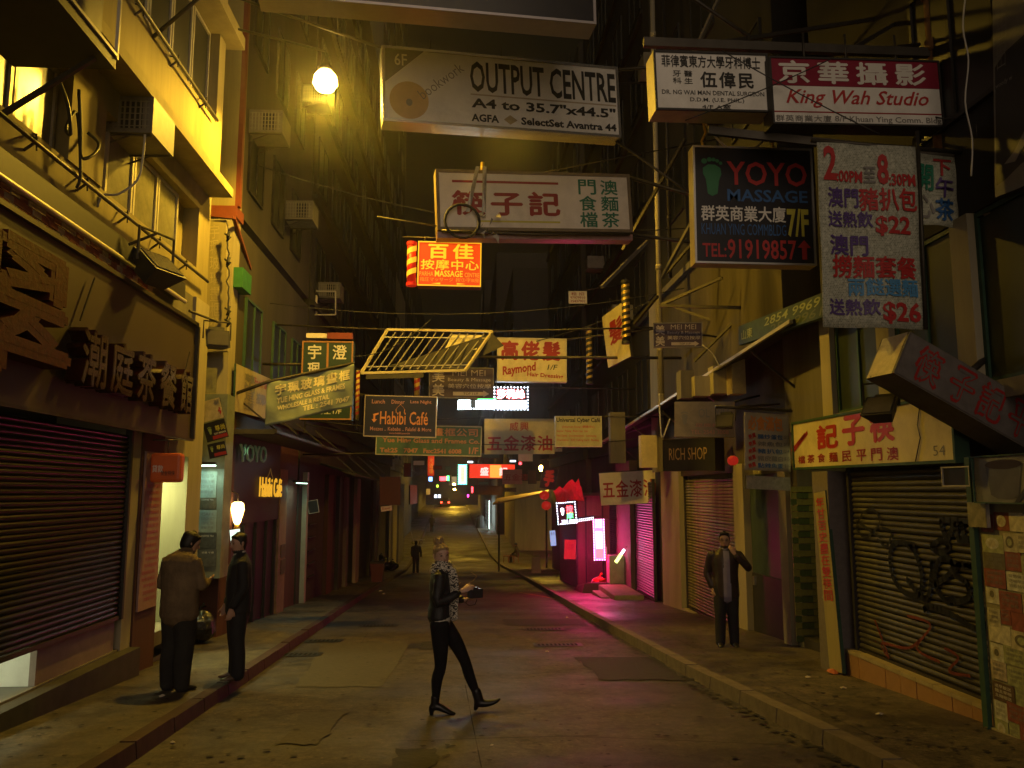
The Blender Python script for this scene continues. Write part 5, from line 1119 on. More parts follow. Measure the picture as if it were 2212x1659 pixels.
for k, (v0, v1, m) in enumerate(((1018,1075,'poster_blue_grey'),(1075,1100,None),(1102,1150,'poster_blue_grey'),(1152,1185,None),(1187,1225,None))):
    mm = MATS[m] if m else mat('poster_%s' % 'abcde'[k], ((.1,.08,.06),(.13,.1,.06),(.2,.14,.08),(.08,.09,.09),(.12,.13,.13))[k], .5, var=.5, scale=16)
    p, q = px(430, v0, Y=13.73), px(466, v1, Y=13.73); x = MB().box(p.x, q.x, 13.735, 13.745, q.z, p.z).build('poster', mm, sh)
    for j in range(4 if m else 1): put_text(sh, random.choice(['COFFEE TEA','LUNCH SET','早餐 午餐','CAFE','特價小食']), V3((p.x, 13.735, p.z)), V3((q.x-p.x,0,0)), V3((0,0,q.z-p.z)), V3((0,-1,0)), (.15,.12+j*.2,.85,.24+j*.2), T_GREY if m else T_WHT, bold=0, eps=.003)
lt = thing('assumed_tube_light', 'assumed cool tube over the notice case lighting its posters', 'lamp', px(450, 1005, Y=13.5)); p = px(430,1006,Y=13.5); q = px(466,1006,Y=13.5); tube_lamp(lt, p.lerp(q,.5)-V3((0,.02,.03)), .3, .04, 5, (.6,.95,.7)); MB().tube([p, q], .012, 8).build('tube', glow('tube_case', (.6,.95,.7), 8), lt); MB().box(p.x, q.x, 13.47, 13.53, p.z+.02, p.z+.06).build('fitting', M_DARK, lt)  # assumed tube, added to brighten the posters
sign('poster', 'tilted cream noodle dish poster with a red arrow below the faded sign', [(430,868),(474,860),(484,900),(440,915)], 13.5, 13.5, face=mat('cream_poster', (.5,.42,.27), .6, var=.4, scale=10), depth=.02, side=M_DARK, texts=[('↑', (.8,.4,.98,.85), T_RED, dict(bold=.05)), ('咖喱', (.72,.05,.95,.3), T_GREY)])
r, F = sign('poster', 'dark footprint poster below the tilted noodle poster', [(439,918),(486,902),(492,945),(447,955)], 13.5, 13.5, face=M_BLK, depth=.02, side=M_DARK, texts=[('尊尚', (.5,.25,.95,.55), T_YEL), ('FOOT MASSAGE', (.4,.62,.95,.72), T_WHT)]); foot(r, F, .25, .45, .16, mat('lime_foot', (.25,.33,.1), .6))
rect(r, 'red_strip', *F, (.3,.76,.98,.95), T_DRED, e=.009)
r, F = sign('poster', 'second smaller footprint poster hung under the first one', [(449,962),(487,950),(489,985),(452,990)], 13.5, 13.5, face=M_NAVY, depth=.02, side=M_DARK, texts=[('尊尚', (.5,.2,.95,.5), T_YEL)]); foot(r, F, .22, .4, .15, MATS['lime_foot']); rect(r, 'red_strip', *F, (.3,.7,.98,.92), T_DRED, e=.009)
sign('wall_banner', 'cream printed banner with a brown band on the wall behind the cloth banner', [(508,780),(590,825),(590,905),(508,893)], X=-4.02, face=mat('cream_banner', (.42,.36,.24), .7, var=.2, grime=.2), depth=.03, side=M_GREENP, texts=[('尊尚足道', (.2,.1,.45,.92), T_GREY, dict(vertical=True, bold=.03)), ('Foot Paradise', (.45,.12,.98,.3), T_DRED), ('按摩中心', (.5,.45,.98,.7), T_GREY, dict(bold=.05))])
# cafe front lettering
M_LIME = glow('pale_green_neon', (.4,1,.45), .35); M_AMB = glow('amber_neon', (1,.5,.03), .8)
cf = thing('cafe_shopfront', 'dark cafe shopfront with amber lettering and a glass door', 'shop front', (-4.15, 17, 0))
MB().box(-4.24, -4.12, 14.95, 18.6, 1.1, 3.1).build('fascia', M_DARK, cf); MB().box(-4.24, -4.2, 15.0, 18.5, -1.0, 1.1).build('glazing', M_GLASS, cf)
for y in (15.0, 15.9, 16.8, 17.7, 18.5): MB().box(-4.2, -4.14, y, y+.06, -1.0, 1.1).build('mullion', M_DARK, cf)
MB().box(-4.18, -4.1, 18.62, 19.35, -1.1, 2.2).build('pier', mat('tan_pier', (.3,.2,.11), .7, var=.3), cf)
for v0, v1 in ((1177,1200),(1210,1235)): p, q = px(608,v0,X=-4.08), px(628 if 0 else 620,v1,X=-4.08); MB().box(-4.1,-4.08,p.y,p.y+.45,q.z,p.z).build('menu_frame', mat('menu_frame', (.12,.09,.06), .4, var=.4, scale=20), cf)
c0 = [(558,1012),(606,1022),(606,1075),(558,1078)]; O, U, W, N = faceframe(c0, X=-4.1); put_text(cf, 'Habibi Café', O, U, W, N, (0,.25,1,.95), M_AMB, bold=.0, eps=.02, thick=.02)
mbx = MB(); mbx.tube([O+U*x+W*y+N*.02 for x, y in ((.35,.5),(.33,.25),(.4,.1),(.45,-.08),(.5,.1),(.57,.25),(.55,.5))], .008, 5); mbx.build('arch_tube', mat('arch_dim', (.3,.22,.1), .5, emit=(1,.5,.1), es=.08), cf)
c0 = [(514,954),(572,965),(572,1000),(514,1002)]; O, U, W, N = faceframe(c0, X=-4.08); put_text(cf, 'YOYO', O, U, W, N, (0,.05,1,.95), mat('dim_green_letter', (.15,.2,.12), .4, emit=(.4,1,.45), es=.02), bold=.0, eps=.02, thick=.03)
put_text(cf, ')(', O, U, W, N, (.1,.2,.25,.6), M_LIME, eps=.06)
# sconce
p = px(513, 1108, Y=14.75); t = thing('wall_lantern', 'glowing amber glass wall lantern at the cafe corner', 'lantern', p)
MB().tube([p+V3((0,0,z)) for z in (-.2,-.16,-.06,.06,.16,.19)], [.03,.06,.085,.115,.1,.06], 12).build('glass', glow('lantern_glow', (1,.62,.2), 14), t, smooth=True)
MB().tube([p+V3((0,0,z)) for z in (-.34,-.3,-.24,-.2)], [.02,.07,.05,.04], 10).build('lower_cup', M_GOLD, t, smooth=True)
MB().tube([p+V3((0,0,.19)), p+V3((0,0,.32)), p+V3((-.12,.04,.38)), p+V3((-.25,.05,.25))], .014, 6).build('arm', M_IRON, t, smooth=True)
for k in range(6):
    a = k*math.pi/3; MB().tube([p+V3((math.cos(a)*r_, math.sin(a)*r_, z)) for z, r_ in ((-.2,.035),(-.06,.092),(.06,.122),(.16,.107))], .004, 4).build('wire', M_GOLD, t)
sign('menu_light', 'small white glowing menu panel under the wall lantern', [(499,1145),(520,1142),(519,1177),(497,1180)], 14.6, 14.6, face=glow('menu_white', (.75,1,.85), 1.6), depth=.05, side=M_DARK, texts=[('餐牌 MENU', (.3,.15,.8,.25), T_GREY), ('早午晚餐', (.3,.35,.8,.45), T_GREY), ('咖啡奶茶', (.3,.55,.8,.65), T_GREY)])
sign('door_panel', 'pale greenish lit wall panel inside the passage beyond the cafe', [(621,1086),(648,1090),(648,1205),(621,1210)], X=-4.3, face=mat('pale_green_wall', (.4,.5,.42), .7, var=.15), depth=.1, side=M_DARK, cat='wall panel')
lt = thing('assumed_tube_light', 'added unseen cool lamp lighting the pale panel in the passage beyond the cafe', 'lamp', (-3.95, 20, 1.75)); tube_lamp(lt, (-3.95, 20.2, 1.86), .05, 1.2, 9, (.55,1,.72)); MB().tube([(-3.95, 19.6, 1.9), (-3.95, 20.9, 1.9)], .012, 8).build('tube', glow('tube_pass', (.6,1,.75), 3.5), lt); MB().box(-4.02,-3.9,19.5,21,1.92,1.96).build('fitting', M_DARK, lt)  # added lamp, out of view, to brighten the pale green panel
# ------------------------------------------------------------------ lit neon and LED signs
L_MAG = glow('magenta_led', (1, .03, .42), 16); L_RED = glow('red_led', (1, .03, .04), 13); L_WHT = glow('white_led', (.75, .85, 1), 7); L_GRN = glow('green_led', (.1, 1, .25), 5); L_CORE = glow('pink_white_led', (1, .45, .85), 9); L_BLUE = glow('blue_led', (.2, .4, 1), 5)
L_ORG = glow('orange_led', (1,.25,.05), 9)
def bulbs(parent, F, m, n, r=.02, box=(0,0,1,1), e=.02):
    O, U, W, N = F; x0, y0, x1, y1 = box; per = []; nx, ny = n
    for i in range(nx): per += [(x0+(x1-x0)*i/nx, y0), (x1-(x1-x0)*i/nx, y1)]
    for j in range(ny): per += [(x1, y0+(y1-y0)*j/ny), (x0, y1-(y1-y0)*j/ny)]
    mb = MB()
    for x, y in per: c = O+U*x+W*y+N*e; mb.raw([c+V3((r,0,0)), c+V3((0,0,r)), c-V3((r,0,0)), c-V3((0,0,r)), c+N*r], [(0,1,4),(1,2,4),(2,3,4),(3,0,4)])
    o = mb.build('bulb_chain', m, parent); o['kind'] = 'stuff'; return o
cor = [(1281,1122),(1305,1122),(1306,1209),(1284,1210)]
r, F = sign('neon_sign', 'blazing vertical magenta and red LED massage sign low on the right hand shops', cor, 25.7, 25.7, face=L_MAG, depth=.15, side=M_DARK, texts=[('足', (.2,.04,.8,.2), L_WHT, dict(bold=.04))])
O, U, W, N = F
rect(r, 'hot_panel', O, U, W, N, (.22,.3,.78,.72), L_CORE, e=.012); rect(r, 'red_panel', O, U, W, N, (.1,.72,.9,.97), L_RED, e=.012)
put_text(r, '按摩', O, U, W, N, (.25,.34,.75,.7), L_WHT, vertical=True, bold=.02, eps=.02)
bulbs(r, F, L_WHT, (4, 16), .016)
hang(r, [O+U, (4.9, 25.8, O.z)], .02)
cor = [(1203,1086),(1243,1085),(1244,1128),(1205,1134)]
r, F = sign('neon_sign', 'white bordered LED sign with a red foot beside the red lanterns', cor, 26.6, 26.6, face=M_BLK, depth=.12, side=M_DARK, texts=[('按', (.5,.15,.85,.5), L_RED, dict(bold=.03)), ('摩', (.5,.5,.85,.78), L_GRN, dict(bold=.02)), ('2541 0021', (.2,.82,.95,.96), L_WHT, dict(bold=.01))])
foot(r, F, .28, .42, .17, L_WHT); foot(r, F, .27, .42, .1, L_RED, e=.02); bulbs(r, F, L_WHT, (8, 8), .022)
r, F = sign('neon_sign', 'strip of white LED dots running towards the magenta sign', [(1244,1118),(1282,1114),(1282,1122),(1244,1128)], 26.6, 26.3, face=M_BLK, depth=.08, side=M_DARK); bulbs(r, F, L_WHT, (9, 1), .018, (0,.5,1,.9))
lt = bpy.data.lights.new('sign_light', 'POINT'); lt.shadow_soft_size = .2; lt.color = (1,.02,.16); lt.energy = 210
lo = bpy.data.objects.new('sign_light', lt); C.link(lo); q = px(1293, 1166, Y=25.5); lo.location = q + V3((-.5,-.3,-.3))
# big white and red neon over the street
cor = [(989,866),(1140,866),(1140,885),(989,885)]
r, F = sign('neon_sign', 'blazing white and red LED sign hanging just below the hair salon sign', [(1068,837),(1140,837),(1140,885),(1068,885)], 23.5, 23.5, face=M_BLK, depth=.15, side=M_DARK, texts=[('莎莉絲', (.08,.1,.9,.5), L_RED, dict(bold=.05)), ('莎莉絲', (.08,.1,.9,.5), glow('hot_pink', (1,.6,.65), 22), dict(bold=.0, eps=.03))])
O, U, W, N = F
rect(r, 'white_tube_panel', O, U, W, N, (-.55,.6,.95,.93), glow('white_neon', (.75,.95,1), 30), e=.02); rect(r, 'white_tube_panel', O, U, W, N, (-1.08,.58,-.72,.95), MATS['white_neon'], e=.02); rect(r, 'green_tube', O, U, W, N, (-.5,.5,.05,.56), L_GRN, e=.02)
MB().obox(O-U*1.1+W*.55-N*.01, U*1.12, W*.45, -N*.1).build('lower_case', M_DARK, r)
bulbs(r, F, L_WHT, (10, 7), .025); bulbs(r, F, L_WHT, (14, 1), .02, (-1.08,.95,.0,.97))
hang(r, [O+U*.9, O+U*.9+V3((0,0,.4))], .015); hang(r, [O+U, (4.95, 23.6, O.z)], .02)
# far signs
r, F = sign('restaurant_sign', 'glowing red restaurant sign with two pale characters far down the street', [(1012,1003),(1112,1003),(1112,1034),(1016,1032)], 52, 52, face=glow('deep_red_lit', (1,.05,.02), .9), depth=.3, side=M_DARK, texts=[('盛', (.24,.22,.42,.8), glow('pink_char', (1,.5,.45), 1.8), dict(bold=.04)), ('記', (.66,.22,.84,.8), MATS['pink_char'], dict(bold=.04))])
O, U, W, N = F; rect(r, 'bright_center', O, U, W, N, (.45,.05,.7,.95), glow('orange_lit', (1,.28,.04), 1.8), e=.008)
sign('restaurant_fascia', 'dark red carved fascia under the glowing red restaurant sign', [(1025,1048),(1085,1050),(1085,1070),(1025,1068)], 54, 54, face=mat('carved_red', (.09,.03,.03), .6, var=.5, scale=3), depth=.3, side=M_DARK)
r, F = sign('neon_sign', 'narrow vertical white bordered neon sign left of the red restaurant sign', [(990,1004),(1008,1004),(1008,1046),(990,1046)], 60, 60, face=L_BLUE, depth=.15, side=M_DARK, texts=[('金魚菜館', (.32,.12,.7,.88), glow('neon_yellow', (1,.6,.1), 8), dict(vertical=True, bold=.04))])
rect(r, 'white_panel', *F, (.06,.03,.94,.97), glow('pale_neon', (.75,.8,1), 2.2), e=.006); rect(r, 'red_panel', *F, (.25,.1,.75,.9), L_ORG, e=.009); bulbs(r, F, L_GRN, (3, 8), .04)
for lab, u, v, w_, h_, Y, m in (('small blurred red neon sign over the far parked car', 957, 1034, 14, 9, 120, L_RED), ('small green bordered neon sign beside the far red neon sign', 968, 1033, 6, 11, 121, L_GRN), ('tiny blue and yellow lit sign at the left of the far neon signs', 930, 1035, 8, 9, 115, L_BLUE),
    ('tiny lime green round light under the far neon signs', 945, 1050, 4, 5, 118, glow('lime_led', (.5,1,.05), 5)), ('pale blank vertical sign board right of the far red neon', 973, 1037, 5, 22, 110, mat('pale_sign', (.5,.4,.25), .6)),
    ('thin red vertical light strip below the restaurant sign', 1020, 1058, 3, 13, 80, L_RED), ('small pinkish neon heart sign near the far kerb', 1011, 1071, 3, 5, 100, L_MAG), ('tiny blue white sign at the top left of the restaurant sign', 1016, 998, 11, 3, 58, L_WHT),
    ('small cool white shop light on the far left kerb', 941, 1072, 5, 6, 112, L_WHT), ('second small cool white shop light on the far left', 949, 1072, 5, 6, 112, L_WHT), ('tiny red and white sign right of the restaurant sign', 1124, 1001, 5, 5, 52, L_RED), ('two tiny white letters sign over the restaurant sign', 1108, 996, 12, 3, 51, L_WHT)):
    sign('small_neon_sign', lab, [(u-w_/2,v-h_/2),(u+w_/2,v-h_/2),(u+w_/2,v+h_/2),(u-w_/2,v+h_/2)], Y, Y, face=m, depth=.2, side=M_DARK, group='small lit signs far down the street')
sign('vertical_sign', 'long red vertical sign hanging from the far left buildings', [(922,985),(938,985),(938,1028),(926,1028)], 80, 80, face=glow('dim_red_sign', (.6,.03,.02), .18), depth=.2, side=M_DARK, texts=[('大酒樓', (.2,.1,.8,.9), T_PINK, dict(vertical=True))])
sign('wall_sign', 'dim red wall board on the left above the seated group', [(886,1046),(901,1050),(901,1085),(886,1092)], 62, 66, face=glow('dim_red_board', (.5,.04,.03), .12), depth=.1, side=M_DARK)
sign('wall_sign', 'black framed picture of a red hand hanging over the alley corner', [(1168,1008),(1203,1010),(1203,1062),(1170,1052)], 33, 33, face=M_BLK, depth=.08, side=M_IRON, frame=M_IRON, fw=.02, texts=[('手', (.2,.15,.8,.85), mat('hand_red', (.45,.04,.03), .5, emit=(1,.05,.02), es=.08), dict(bold=.08))])
sign('wall_sign', 'orange board leaning against the wall left of the magenta sign', [(1219,1166),(1244,1166),(1244,1209),(1219,1207)], 27.5, 27.5, face=mat('orange_board', (.5,.15,.04), .6), depth=.04, side=M_DARK, texts=[('足療', (.2,.2,.8,.5), T_DRED)])
sign('lit_notice', 'small bluish lit notice in the passage left of the LED foot sign', [(1188,1146),(1200,1146),(1201,1178),(1189,1180)], 32, 32, face=glow('blue_white', (.4,.5,.9), .8), depth=.05, side=M_DARK, texts=[('告示', (.15,.1,.85,.3), T_GREY)])
# more dim boards crowding the far street
random.seed(33)
for k, (u, v, w_, h_, Y, c_) in enumerate(((905,1000,26,12,46,0),(1060,985,40,10,44,1),(945,1010,20,9,66,2),(1135,985,34,26,36,0),(1100,1058,30,9,58,3),(880,1015,16,30,52,2),(968,1012,14,10,90,1),(1150,1030,18,30,40,3),(1045,1044,22,7,66,1),(925,1062,10,14,80,0),(1000,1056,8,16,95,3),(1085,975,20,8,60,2))):
    sign('dim_board', ['faded cream board over the far left pavement','long grey board just under the hardware board','small red board left of the far neon signs','square cream board above the alley awning','brown board under the red restaurant fascia','narrow upright red board on the left tenement','grey board beside the tiny neon signs','tall brown board over the alley corner','thin grey board beneath the restaurant sign','small upright cream board by the far left wall','narrow brown board below the vertical neon sign','small red board above the restaurant sign'][k],
         [(u-w_/2,v-h_/2),(u+w_/2,v-h_/2),(u+w_/2,v+h_/2),(u-w_/2,v+h_/2)], Y, Y, face=(M_WARM, M_TGRN, mat('dull_red', (.2,.03,.02), .6), mat('dull_brown', (.12,.07,.04), .6))[c_], depth=.15, side=M_DARK, frame=M_IRON, fw=.03)
# bottle shaped neon and a glowing box for a reflection on the shutter
t = thing('bottle_sign', 'tilted bottle shaped neon sign with a yellow green rim right of the magenta sign', 'neon sign', px(1340, 1198, Y=24.2)); a, b = px(1330,1215,Y=24.2), px(1352,1182,Y=24.2); d = b-a
MB().tube([a, a+d*.55], .05, 8).build('bottle', glow('bottle_yellow', (.75,1,.25), 3), t); MB().tube([a+d*.57, a+d*.85], .035, 8).build('neck', L_WHT, t); hang(t, [b, b+V3((.6,.3,.2))], .015)
t = thing('blue_reflection', 'glowing box standing for a blue white reflection at the top of the blue shutter', 'lamp', px(1347, 1128, Y=25.9)); p = px(1347,1128,Y=25.9); MB().box(p.x-.05,p.x+.05,25.85,25.9,p.z-.09,p.z+.09).build('lens', L_BLUE, t); MB().box(p.x-.06,p.x+.06,25.9,26.0,p.z-.1,p.z+.1).build('case', M_DARK, t)
# red lanterns, fan, bags
M_LANT = mat('lantern_red', (.5,.03,.02), .6, emit=(1,.04,.02), es=.25)
def lantern(label, u, v, Y, r_, grp=None):
    p = px(u, v, Y=Y); t = thing('paper_lantern', label, 'lantern', p, grp)
    MB().tube([p+V3((0,0,z*r_)) for z in (-.85,-.6,-.2,.2,.6,.85)], [r_*.4,r_*.82,r_,r_,r_*.82,r_*.4], 12).build('shade', M_LANT, t, smooth=True)
    for z in (-.95,.85): MB().tube([p+V3((0,0,z*r_)), p+V3((0,0,(z+.12)*r_))], r_*.42, 10).build('rim', M_GOLD, t)
    MB().tube([p+V3((0,0,.9*r_)), p+V3((0,0,2.4*r_))], .008, 5).build('string', M_CABLE, t)
lantern('red round lantern hanging left of the short menu banner', 1583, 995, 12.6, .085)
lantern('small red lantern under the picture of the red hand', 1176, 1070, 34, .2); lantern('lower small red lantern beside the dim alley corner', 1180, 1092, 34.5, .2)
t = thing('awning', 'red lit crumpled awning above the LED foot sign', 'awning', px(1225, 1065, Y=27)); mb = MB(); P = [px(u, v, Y=Y) for u, v, Y in ((1195,1062,26.6),(1250,1035,26.6),(1262,1075,27.4),(1205,1082,27.4))]
nx = 8
g = [[P[0].lerp(P[1], i/nx).lerp(P[3].lerp(P[2], i/nx), j/4)+V3((0,0,random.uniform(-.12,.12))) for i in range(nx+1)] for j in range(5)]
for j in range(4):
    for i in range(nx): mb.poly([g[j][i], g[j+1][i], g[j+1][i+1], g[j][i+1]])
mb.build('cloth', mat('red_lit_cloth', (.4,.03,.03), .7, var=.4, emit=(1,.03,.02), es=.12), t)  # cloth glows faintly to stand for red light falling on it
def lump(name, label, p, s, m, cat, seed=0, n=14, sub=8):
    rnd = random.Random(seed); t = thing(name, label, cat, p); mb = MB(); rows = sub
    for j in range(rows+1):
        th = math.pi*j/rows
        for i in range(n):
            a = 2*math.pi*i/n; rr = math.sin(th)*(1+.18*rnd.uniform(-1,1)); z = (1-math.cos(th))*.5
            if z > .7: rr *= .75
            mb.v.append(V3(p)+V3((math.cos(a)*rr*s[0], math.sin(a)*rr*s[1], z*s[2]*(1+.07*rnd.uniform(-1,1)))))
    for j in range(rows):
        for i in range(n): mb.f.append((j*n+i, j*n+(i+1) % n, (j+1)*n+(i+1) % n, (j+1)*n+i)); mb.m.append(0)
    mb.build('bag', m, t, smooth=False)
    q = V3(p)+V3((0,0,s[2]*.97)); MB().tube([q, q+V3((.02,0,.06)), q+V3((.08,.03,.1))], [.03,.015,.05], 6).build('knot', m, t)
p = px(462, 1352, G=.13); lump('bin_bag', 'large shiny black rubbish bag behind the two men on the left', V3((-4.15,13.45,gz(13.45,.13))), (.28,.25,.5), M_BAG, 'rubbish bag', 1); lump('bin_bag', 'smaller black rubbish bag slumped against the large one', V3((-4.5,13.7,gz(13.7,.13))), (.2,.2,.42), M_BAG, 'rubbish bag', 2)
p = px(1345, 1272, G=.13); lump('plastic_bag', 'crumpled orange red plastic bag on the dark ramp', V3((4.15,25.6,-1.1)), (.2,.17,.2), mat('orange_bag', (.55,.06,.02), .4, bump=.5), 'bag', 3)
for k, (u, v) in enumerate(((872,1218),(884,1217),(879,1212))): p = px(u, v, G=.13); lump('bin_bag', ('black rubbish bag at the left of the far heap behind the walking man', 'black rubbish bag beside the feet of the far walking man', 'black rubbish bag on top of the far heap on the left pavement')[k], V3((p.x, min(p.y,44), gz(min(p.y,44),.13+(.3 if k==2 else 0)))), (.35,.3,.5), M_BAG, 'rubbish bag', 5+k)
t = thing('litter_bin', 'dark square litter bin at the edge of the left pavement', 'bin', px(815, 1255, G=.13)); p = px(815,1257,G=.13); MB().raw([(p.x-.2,p.y-.2,p.z),(p.x+.2,p.y-.2,p.z),(p.x+.2,p.y+.2,p.z),(p.x-.2,p.y+.2,p.z),(p.x-.26,p.y-.26,p.z+.7),(p.x+.26,p.y-.26,p.z+.7),(p.x+.26,p.y+.26,p.z+.7),(p.x-.26,p.y+.26,p.z+.7)], [(0,3,2,1),(0,1,5,4),(1,2,6,5),(2,3,7,6),(3,0,4,7),(4,5,6,7)]).build('body', mat('bin_red_brown', (.1,.03,.025), .6, var=.3), t); MB().box(p.x-.28,p.x+.28,p.y-.28,p.y+.28,p.z+.705,p.z+.76).build('rim', M_DARK, t)
t = thing('electric_fan', 'round pale floor fan standing beside the dark ramp in the magenta light', 'fan', (3.95, 26.9, -1.3)); c = px(1292, 1262, Y=26.4); mb = MB()
mb.tube([c+V3((math.cos(a)*.22, 0, math.sin(a)*.22)) for a in [2*math.pi*k/20 for k in range(21)]], .015, 6)
for k in range(10): a = k*math.pi/5; mb.tube([c, c+V3((math.cos(a)*.22, 0, math.sin(a)*.22))], .005, 4)
mb.build('guard', M_WHITE, t); MB().box(c.x-.06,c.x+.06,c.y,c.y+.1,c.z-.06,c.z+.06).build('motor', M_WHITE, t)
for k in range(4):
    a = k*math.pi/2+.4; MB().poly([c+V3((math.cos(a-.1)*.04,.03,math.sin(a-.1)*.04)), c+V3((math.cos(a-.3)*.19,.0,math.sin(a-.3)*.19)), c+V3((math.cos(a+.4)*.18,.05,math.sin(a+.4)*.18))]).build('blade', M_WHITE, t)
MB().tube([c+V3((0,.05,-.06)), V3((c.x, c.y+.05, gz(c.y,.16)))], .02, 6).build('stand', M_WHITE, t); MB().tube([V3((c.x,c.y+.05,gz(c.y,.13))), V3((c.x,c.y+.05,gz(c.y,.17)))], .16, 12).build('foot', M_WHITE, t)
sb = thing('sandwich_board', 'small folding board standing at the far right kerb', 'sandwich board', px(1158, 1235, G=.13)); p = px(1158,1238,G=.13)
for s in (-1, 1): MB().raw([(p.x-.22,p.y+s*.2,p.z),(p.x+.22,p.y+s*.2,p.z),(p.x+.18,p.y+s*.03,p.z+.75),(p.x-.18,p.y+s*.03,p.z+.75),(p.x-.22,p.y+s*.23,p.z),(p.x+.22,p.y+s*.23,p.z),(p.x+.18,p.y+s*.06,p.z+.75),(p.x-.18,p.y+s*.06,p.z+.75)], [(0,1,2,3),(4,7,6,5),(0,4,5,1),(1,5,6,2),(2,6,7,3),(3,7,4,0)]).build('panel', mat('board_pale', (.35,.22,.18), .6), sb)
# alley pole with the sloping awning, stall, seats
t = thing('sloping_awning', 'sloping canvas awning reaching over the pavement at the alley corner', 'awning', px(1110, 1075, Y=46)); P = [px(u, v, Y=Y) for u, v, Y in ((1064,1088,45.5),(1185,1062,46.5),(1185,1058,49),(1075,1076,49))]
MB().raw(P+[p-V3((0,0,.08)) for p in P], [(0,1,2,3),(4,7,6,5),(0,4,5,1),(1,5,6,2),(2,6,7,3),(3,7,4,0)]).build('canvas', mat('canvas_tan', (.3,.2,.09), .8, var=.3), t)
p = px(1078, 1083, Y=45.7); MB().tube([(p.x, 45.7, gz(45.7,.0)), p], .05, 8).build('pole', M_IRON, t); p = px(1180,1062,Y=47); MB().tube([(p.x,47,gz(47,.1)),p], .05, 8).build('pole', M_IRON, t)
t = thing('bollard_bin', 'dark round street bin with papers at the bend of the right kerb', 'bin', px(1005, 1128, Y=88)); p = V3((1.6, 88, gz(88,.13))); MB().tube([p, p+V3((0,0,1.1))], [.45,.4], 12).build('body', M_DARK, t); MB().tube([p+V3((0,0,1.1)), p+V3((0,0,1.3))], [.42,.2], 12).build('lid', M_IRON, t)
op = thing('open_shop', 'bright white open shop counter far down on the right', 'shop front', (2.6, 88, 0)); MB().box(2.4, 2.5, 84, 95, gz(88,.2), gz(88,3.0)).build('lit_interior', glow('shop_glow', (.75,.95,.9), 3.2), op)
for k in range(6): MB().box(2.34, 2.4, 84+k*2.1, 84.3+k*2.1, gz(88,.1), gz(88,3.1)).build('post', M_DARK, op)
for k in range(3): MB().box(2.3, 2.4, 84, 95, gz(88,.9+k*.7), gz(88,.98+k*.7)).build('shelf', M_DARK, op)
for k, (u, v) in enumerate(((1093,1185),(1104,1188),(1115,1190))):
    a = px(u, v, Y=53); t = thing('plastic_stool', ('brown plastic stool left of the seated man', 'brown plastic stool just before the seated man', 'brown plastic stool under the seated man')[k], 'stool', a, 'stools at the alley corner'); z = gz(53,.1); x = a.x
    MB().box(x-.16,x+.16,52.85,53.15,z+.42,z+.46).build('seat', mat('stool_red', (.2,.06,.03), .5), t)
    for dx in (-.13,.13):
        for dy in (-.12,.12): MB().bar((x+dx*1.2,53+dy*1.2,z),(x+dx,53+dy,z+.42), .03).build('leg', MATS['stool_red'], t)
# parked car with red tail lamps
cx_, cyy = -3.6, 148; z = gz(148, .05); t = thing('parked_car', 'dark car with glowing red tail lamps at the far end of the street', 'car', (cx_, cyy, z))
cx_ = px(962,1085,Y=148).x
def prof(pts, x0, x1, m, nm): 
    n = len(pts); MB().raw([(x0, y, zz) for y, zz in pts]+[(x1, y, zz) for y, zz in pts], [tuple(range(n)), tuple(range(2*n-1, n-1, -1))]+[(i, n+i, n+(i+1) % n, (i+1) % n) for i in range(n)]).build(nm, m, t)
prof([(cyy-2.1,z+.3),(cyy-2.15,z+.85),(cyy-1.3,z+.95),(cyy+1.2,z+.95),(cyy+2.1,z+.75),(cyy+2.1,z+.3)], cx_-.85, cx_+.85, mat('car_red', (.12,.02,.02), .25), 'body')
prof([(cyy-1.5,z+.94),(cyy-1.0,z+1.42),(cyy+.5,z+1.42),(cyy+1.2,z+.94)], cx_-.7, cx_+.7, M_GLASS, 'cabin')
for sx in (-.8,.8):
    for sy in (-1.3,1.3): MB().tube([(cx_+sx-.1,cyy+sy,z+.3),(cx_+sx+.1,cyy+sy,z+.3)], .32, 14).build('wheel', M_DARK, t)
for sx in (-.65,.65): MB().box(cx_+sx-.14,cx_+sx+.14,cyy-2.2,cyy-2.16,z+.6,z+.82).build('tail_light', glow('tail_red', (1,.05,.02), 14), t)
# bicycles or carts at far left as simple frames
t = thing('folded_cart', 'pale folded cart leaning on the far left wall', 'cart', px(905, 1125, Y=70)); z = gz(68,.13); x = px(905,1125,Y=68).x
for s in (-.3,.3): MB().tube([(x+s-.12+.12*math.cos(a), 68, z+.15+.15*math.sin(a)) for a in [2*math.pi*k/12 for k in range(13)]], .02, 5).build('wheel', M_IRON, t)
MB().bar((x-.5,68,z+.3),(x+.5,68,z+.35), .06).bar((x-.45,68,z+.3),(x-.65,68,z+1.1), .04).build('frame', M_STEEL, t)

